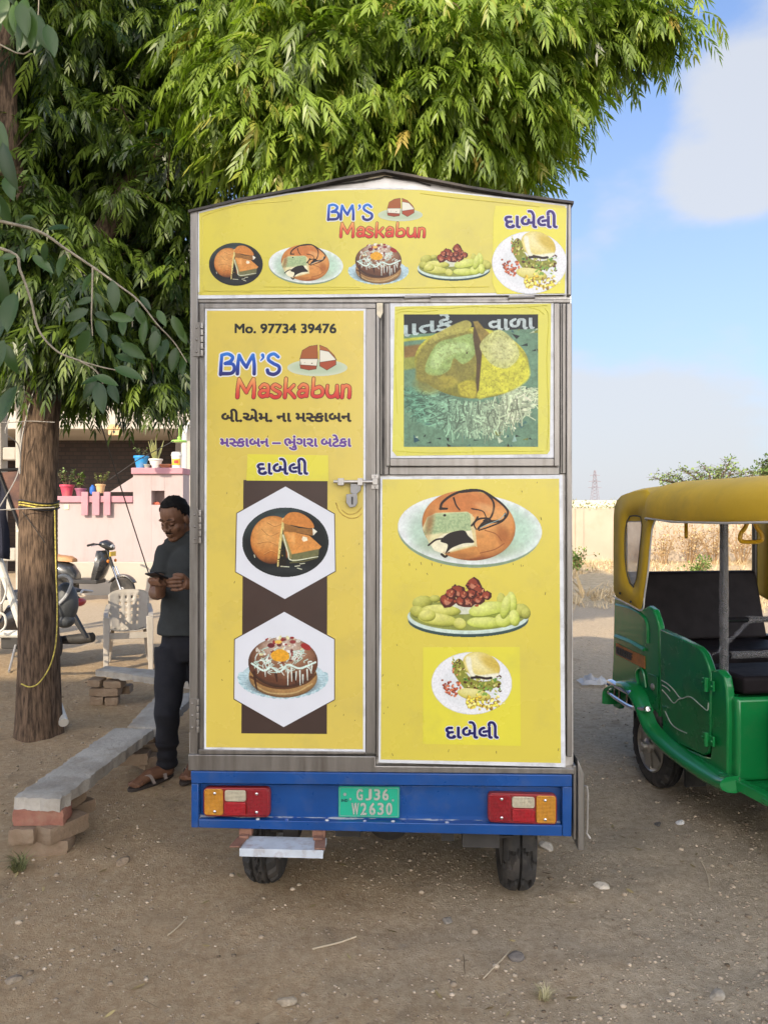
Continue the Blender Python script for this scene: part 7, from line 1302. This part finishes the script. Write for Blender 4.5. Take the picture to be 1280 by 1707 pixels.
    m.build('lattice', PM, py, smooth=0); 
    for z, l in ((H * .60, 3.0), (H * .74, 2.7), (H * .88, 2.2)): m = MB(); m.tube([(-l, 0, z), (0, 0, z + .5), (l, 0, z)], .10, 4); m.tube([(-l, 0, z), (l, 0, z)], .10, 4); m.build('cross_arm', PM, py, smooth=0)
    # crumpled plastic litter
    rs2 = random.Random(4); p = gpt(988, 1140); m = MB(); rows = [[Vector((p.x + (i / 9 - .5) * .26, p.y + (j / 5 - .5) * .22, .012 + .11 * rs2.random() * math.sin(i / 9 * 3.1) * math.sin(j / 5 * 3.1) + .01 * rs2.random())) for i in range(10)] for j in range(6)]; m.sheet(rows); tag(m.build('plastic_sheet', mat('litter_plastic', (.66, .66, .66), .3, alpha=.6), smooth=20), 'crumpled clear plastic sheet on the ground between the van and the rickshaw', 'litter')
build_far()
# ---------------------------------------------------------------- the man with the phone
def organic(mb, name, m_, parent, voxel=.006, it=4, disp=None, fac=.5):
    """one continuous skin over overlapping limbs: voxel remesh, then smoothing"""
    o = mb.build(name, m_, None, smooth=0, fix=True); r = o.modifiers.new('r', 'REMESH'); r.mode = 'VOXEL'; r.voxel_size = voxel; r.use_smooth_shade = True
    s = o.modifiers.new('s', 'SMOOTH'); s.iterations = it; s.factor = fac
    dg = bpy.context.evaluated_depsgraph_get(); me = bpy.data.meshes.new_from_object(o.evaluated_get(dg)); old = o.data; o.modifiers.clear(); o.data = me; bpy.data.meshes.remove(old)
    if disp:
        n = len(me.vertices); V = np.empty(n * 3, np.float32); N = np.empty(n * 3, np.float32); me.vertices.foreach_get('co', V); me.vertices.foreach_get('normal', N); V, N = V.reshape(-1, 3), N.reshape(-1, 3); V = V + N * disp(V)[:, None]; me.vertices.foreach_set('co', V.astype(np.float32).ravel()); me.update()
    me.polygons.foreach_set('use_smooth', [True] * len(me.polygons))
    if not len(me.materials): me.materials.append(m_)
    o.name = name; o.parent = parent; return o
def build_person():
    B = at(300, 1300, 4.5); O = Vector((B.x, 4.5, 0)); pr = thing('person', 'man in dark grey t-shirt and navy trousers standing beside the van looking at his phone', 'person', O)
    j = lambda px, py, D: at(px, py, D) - O
    SKIN = mat('brown_skin', (.17, .086, .051), .5, var=.08, scale=30, spec=.35); HAIR = mat('black_hair', (.006, .005, .005), .8, var=.4, scale=60, bump=.5, bscale=120, spec=.2); TEE = mat('charcoal_cotton', (.026, .030, .031), .95, var=.12, scale=20, bump=.15, bscale=160); TRS = mat('navy_cotton', (.006, .007, .012), .9, var=.2, scale=14, bump=.15, bscale=120)
    Hc = j(292, 862, 4.46); yaw, pitch = rad(22), rad(-24)   # facing the viewer, turned and bowed
    R = Matrix.Rotation(rad(180) - yaw, 3, 'Z') @ Matrix.Rotation(pitch, 3, 'X')
    h = lambda x, y, z: Hc + R @ Vector((x, y, z))
    def hell(mb, c, r): b = MB(); b.ell((0, 0, 0), r, 20, 14); mb.add([h(*c) + R @ Vector(v) for v in b.v], b.f)
    sh = {s: j(px, 912, 4.50) for s, px in ((-1, 281), (1, 350))}; el = {-1: j(260, 988, 4.42), 1: j(372, 1000, 4.36)}; wr = {-1: j(268, 990, 4.17), 1: j(322, 975, 4.15)}
    pel = j(314, 1075, 4.5); chest = j(314, 945, 4.5)
    m = MB(); hell(m, (0, -.008, .022), (.076, .096, .098)); hell(m, (0, .020, -.05), (.062, .074, .072)); hell(m, (0, .058, -.106), (.034, .032, .024)); hell(m, (0, .03, -.09), (.054, .05, .036))
    for s in (-1, 1):
        hell(m, (s * .030, .076, .014), (.026, .014, .008)); hell(m, (s * .040, .054, -.040), (.022, .026, .026)); hell(m, (s * .078, -.004, -.018), (.010, .022, .033)); hell(m, (s * .031, .076, -.008), (.014, .012, .009)); hell(m, (s * .013, .100, -.040), (.010, .011, .009))
    hell(m, (0, .099, -.016), (.010, .012, .028)); hell(m, (0, .107, -.036), (.013, .014, .012)); hell(m, (0, .088, -.069), (.025, .014, .007)); hell(m, (0, .086, -.081), (.022, .014, .008))
    m.tube([h(0, -.02, -.06), h(0, -.045, -.14) * .5 + j(308, 905, 4.5) * .5, j(312, 918, 4.51)], [.058, .058, .066], 16)
    m.tube([j(314, 920, 4.51), chest, j(314, 1010, 4.5), pel], [.06, .085, .085, .085], 20); m.tube([sh[-1], j(314, 918, 4.5), sh[1]], [.045, .05, .045], 12)
    for s in (-1, 1):
        m.tube([sh[s], sh[s].lerp(el[s], .5), el[s]], [.052, .046, .040], 14); m.tube([el[s], el[s].lerp(wr[s], .35), wr[s]], [.041, .040, .027], 14)
    # near hand: palm under the phone, fingers closing round its far edge, thumb along the side
    ph = j(268, 963, 4.10)                  # phone centre
    pa = wr[-1].lerp(ph, .62) + Vector((0, 0, -.008)); m.tube([wr[-1], pa, pa + Vector((.01, -.02, .012))], [.026, .031, .026], 12)
    for k in range(4): b = pa + Vector((-.022 + k * .016, -.018 - .003 * k, .004)); m.tube([b, b + Vector((-.012, -.030, .004)), b + Vector((-.024, -.036, .026)), b + Vector((-.018, -.026, .043))], [.0086, .0080, .0074, .0064], 8)
    m.tube([wr[-1].lerp(pa, .6), pa + Vector((.036, -.004, .012)), pa + Vector((.036, -.022, .034)), pa + Vector((.024, -.032, .046))], [.014, .0125, .0105, .008], 8)
    # other hand: four fingers laid across underneath, thumb on top
    kn = j(306, 973, 4.11); m.tube([wr[1], wr[1].lerp(kn, .6), kn], [.026, .031, .029], 12)
    for k in range(4):
        b = kn + Vector((-.004, -.012 + .004 * k, .029 - k * .0195)); l = (.075, .084, .082, .064)[k]; m.tube([b, b + Vector((-l * .45, -.010, .002 - .002 * k)), b + Vector((-l * .80, -.004, -.003)), b + Vector((-l, .006, -.002))], [.0088, .0082, .0076, .0066], 8)
    m.tube([wr[1].lerp(kn, .5) + Vector((0, -.01, .02)), kn + Vector((.0, -.014, .046)), kn + Vector((-.030, -.014, .050)), kn + Vector((-.052, -.010, .046))], [.015, .013, .011, .0085], 8)
    # legs and feet
    hipR, knR, anR = j(288, 1085, 4.5), j(279, 1185, 4.44), j(279, 1282, 4.58); hipL, knL, anL = j(342, 1085, 4.5), j(338, 1190, 4.52), j(334, 1268, 4.72)
    anR.z = .085; anL.z = .085
    for a, b, c, t in ((hipR, knR, anR, Vector((-.135, -.215, -.055))), (hipL, knL, anL, Vector((-.03, -.24, -.055)))):
        m.tube([a, b, c], [.075, .050, .036], 14); toe = c + t; m.tube([c + Vector((.005, .03, -.045)), c + Vector((0, 0, -.03)), c.lerp(toe, .55) + Vector((0, 0, .006)), toe], [.034, .040, .036, .026], 12); d = t.normalized(); d.z = 0; sd = Vector((-d.y, d.x, 0))
        for k in range(5): o_ = sd * ((k - 2) * .017) * (1); q = c.lerp(toe, .82) + o_; q.z = .042; m.tube([q, q + d * (.055 - abs(k - (1 if t.x < -.1 else 3)) * .006) + Vector((0, 0, -.006))], [.013, .010 if k not in (4,) else .012], 8)
    organic(m, 'body', SKIN, pr, .0040, 2)
    # hair, brows, moustache
    m = MB(); n1, n2 = 36, 22; v, f = [], []
    for i in range(n2 + 1):
        th = math.pi * .70 * i / n2
        for k in range(n1): a = 2 * math.pi * k / n1; r = 1 + .02 * math.sin(k * 5.1 + i) + .015 * math.sin(i * 3.7 + k * 2); v.append(Vector((.0790 * math.sin(th) * math.cos(a) * r, -.009 + .0990 * math.sin(th) * math.sin(a) * r, .023 + .1010 * math.cos(th) * r)))
    for i in range(n2):
        for k in range(n1):
            c = sum((v[q] for q in (i * n1 + k, i * n1 + (k + 1) % n1, (i + 1) * n1 + k)), Vector()) / 3
            lim = .085 if c.y > .045 else (.085 - (.045 - c.y) * 2.2 if c.y > .0 else -.015 if c.y > -.03 else -.055)
            if c.z > lim: f.append((i * n1 + k, (i + 1) * n1 + k, (i + 1) * n1 + (k + 1) % n1, i * n1 + (k + 1) % n1))
    m.add([Hc + R @ p for p in v], f); m.build('hair', HAIR, pr, solid=.004, smooth=60)
    for s in (-1, 1): m = MB(); m.tube([h(s * .014, .0925, .021), h(s * .030, .092, .025), h(s * .047, .081, .020)], [.002, .003, .0015], 6); m.build('eyebrow', HAIR, pr); m = MB(); m.tube([h(s * .020, .0885, -.012), h(s * .031, .0895, -.015), h(s * .043, .084, -.012)], [.0012, .002, .0012], 6); m.build('eyelash', HAIR, pr)
    m = MB(); m.tube([h(-.028, .088, -.064), h(-.010, .101, -.057), h(.010, .101, -.057), h(.028, .088, -.064)], [.0015, .003, .003, .0015], 6); m.build('moustache', HAIR, pr)
    # t-shirt and trousers
    m = MB(); m.tube([j(311, 910, 4.51), j(314, 925, 4.5), chest, j(314, 1000, 4.49), j(314, 1056, 4.49)], [.085, .125, .158, .152, .178], 28, flat=1)
    V = np.array([tuple(q) for q in m.v]); V[:, 1] = (V[:, 1]) * .74; m.v = [tuple(q) for q in V]
    m.tube([sh[-1] + Vector((0, 0, -.012)), j(300, 906, 4.5), j(314, 900, 4.5), j(328, 906, 4.5), sh[1] + Vector((0, 0, -.012))], [.060, .064, .060, .064, .060], 16)
    for s in (-1, 1): e = sh[s].lerp(el[s], .62); m.tube([sh[s], sh[s].lerp(e, .6), e], [.062, .064, .064], 16)
    fold = lambda V: .006 * np.sin(V[:, 0] * 24 + V[:, 2] * 17 + 2 * np.sin(V[:, 2] * 9)) * np.clip((1.35 - V[:, 2]) * 1.6, .2, 1) + .003 * np.sin(V[:, 2] * 46 + V[:, 0] * 30)
    organic(m, 't_shirt', TEE, pr, .009, 5, fold)
    m = MB(); m.tube([j(314, 1050, 4.5), pel, j(314, 1100, 4.5)], [.150, .160, .13], 22); V = np.array([tuple(q) for q in m.v]); V[:, 1] *= .72; m.v = [tuple(q) for q in V]
    for a, b, c in ((hipR, knR, anR), (hipL, knL, anL)): m.tube([a + Vector((0, 0, .02)), a.lerp(b, .5), b, b.lerp(c, .5), c + Vector((0, 0, -.005))], [.105, .088, .073, .064, .057], 20)
    organic(m, 'trousers', TRS, pr, .009, 5, lambda V: .005 * np.sin(V[:, 2] * 38 + V[:, 0] * 22 + 1.5 * np.sin(V[:, 0] * 30)) * np.clip(1.0 - V[:, 2] * .8, .3, 1) + .004 * np.sin(V[:, 2] * 90) * (V[:, 2] < .25))
    SOLE = mat('dark_sole', (.03, .022, .018), .7); STR = mat('grey_strap_leather', (.30, .25, .22), .6, var=.1)
    for c, t in ((anR, Vector((-.135, -.215, 0))), (anL, Vector((-.03, -.24, 0)))):
        d = t.normalized(); sd = Vector((-d.y, d.x, 0)); L0 = c + Vector((0, 0, 0)) - d * .05; L0.z = 0; n = 20; o_ = []
        for k in range(n): a = 2 * math.pi * k / n; u = (math.cos(a) + 1) / 2; o_.append(L0 + d * (.335 * u) + sd * (math.sin(a) * (.036 + .020 * u)))
        m = MB(); m.prism([p + Vector((0, 0, .004)) for p in o_], (0, 0, .020)); sn = m.build('sandal', SOLE, pr, bevel=.004)
        def strap(p, q, top, w): m = MB(); a_, b_ = L0 + p, L0 + q; pts = catmull([tuple(a_ + Vector((0, 0, .02))), tuple(a_.lerp(b_, .25) + Vector((0, 0, top * .85))), tuple(a_.lerp(b_, .5) + Vector((0, 0, top))), tuple(a_.lerp(b_, .75) + Vector((0, 0, top * .85))), tuple(b_ + Vector((0, 0, .02)))], 4); m.loft([[Vector(x) + d * w, Vector(x) - d * w, Vector(x) - d * w + Vector((0, 0, .004)), Vector(x) + d * w + Vector((0, 0, .004))] for x in pts]); m.build('strap', STR, sn)
        strap(d * .10 + sd * .046, d * .10 - sd * .046, .108, .013); strap(d * .19 + sd * .052, d * .25 - sd * .004, .072, .010); strap(d * .19 - sd * .052, d * .25 + sd * .004, .070, .010)
    # phone, held
    po = thing('phone', 'black mobile phone held in both hands by the standing man', 'phone', ph + O); nz = Vector((.10, .42, .90)).normalized(); ax = Vector((-.55, -.75, .35)); ax = (ax - nz * ax.dot(nz)).normalized(); bx_ = nz.cross(ax); PB = mat('phone_case', (.010, .010, .012), .3)
    P8 = lambda l, w, z0, z1: [ax * l * a + bx_ * w * b + nz * z for z in (z0, z1) for a, b in ((-1, -1), (1, -1), (1, 1), (-1, 1))]
    m = MB(); m.hexa(P8(.076, .038, -.005, .004)); m.build('case', PB, po, bevel=.003); m = MB(); m.hexa(P8(.071, .034, .0042, .005)); m.build('screen', mat('phone_glass', (.02, .022, .026), .06, coat=1), po)
build_person()
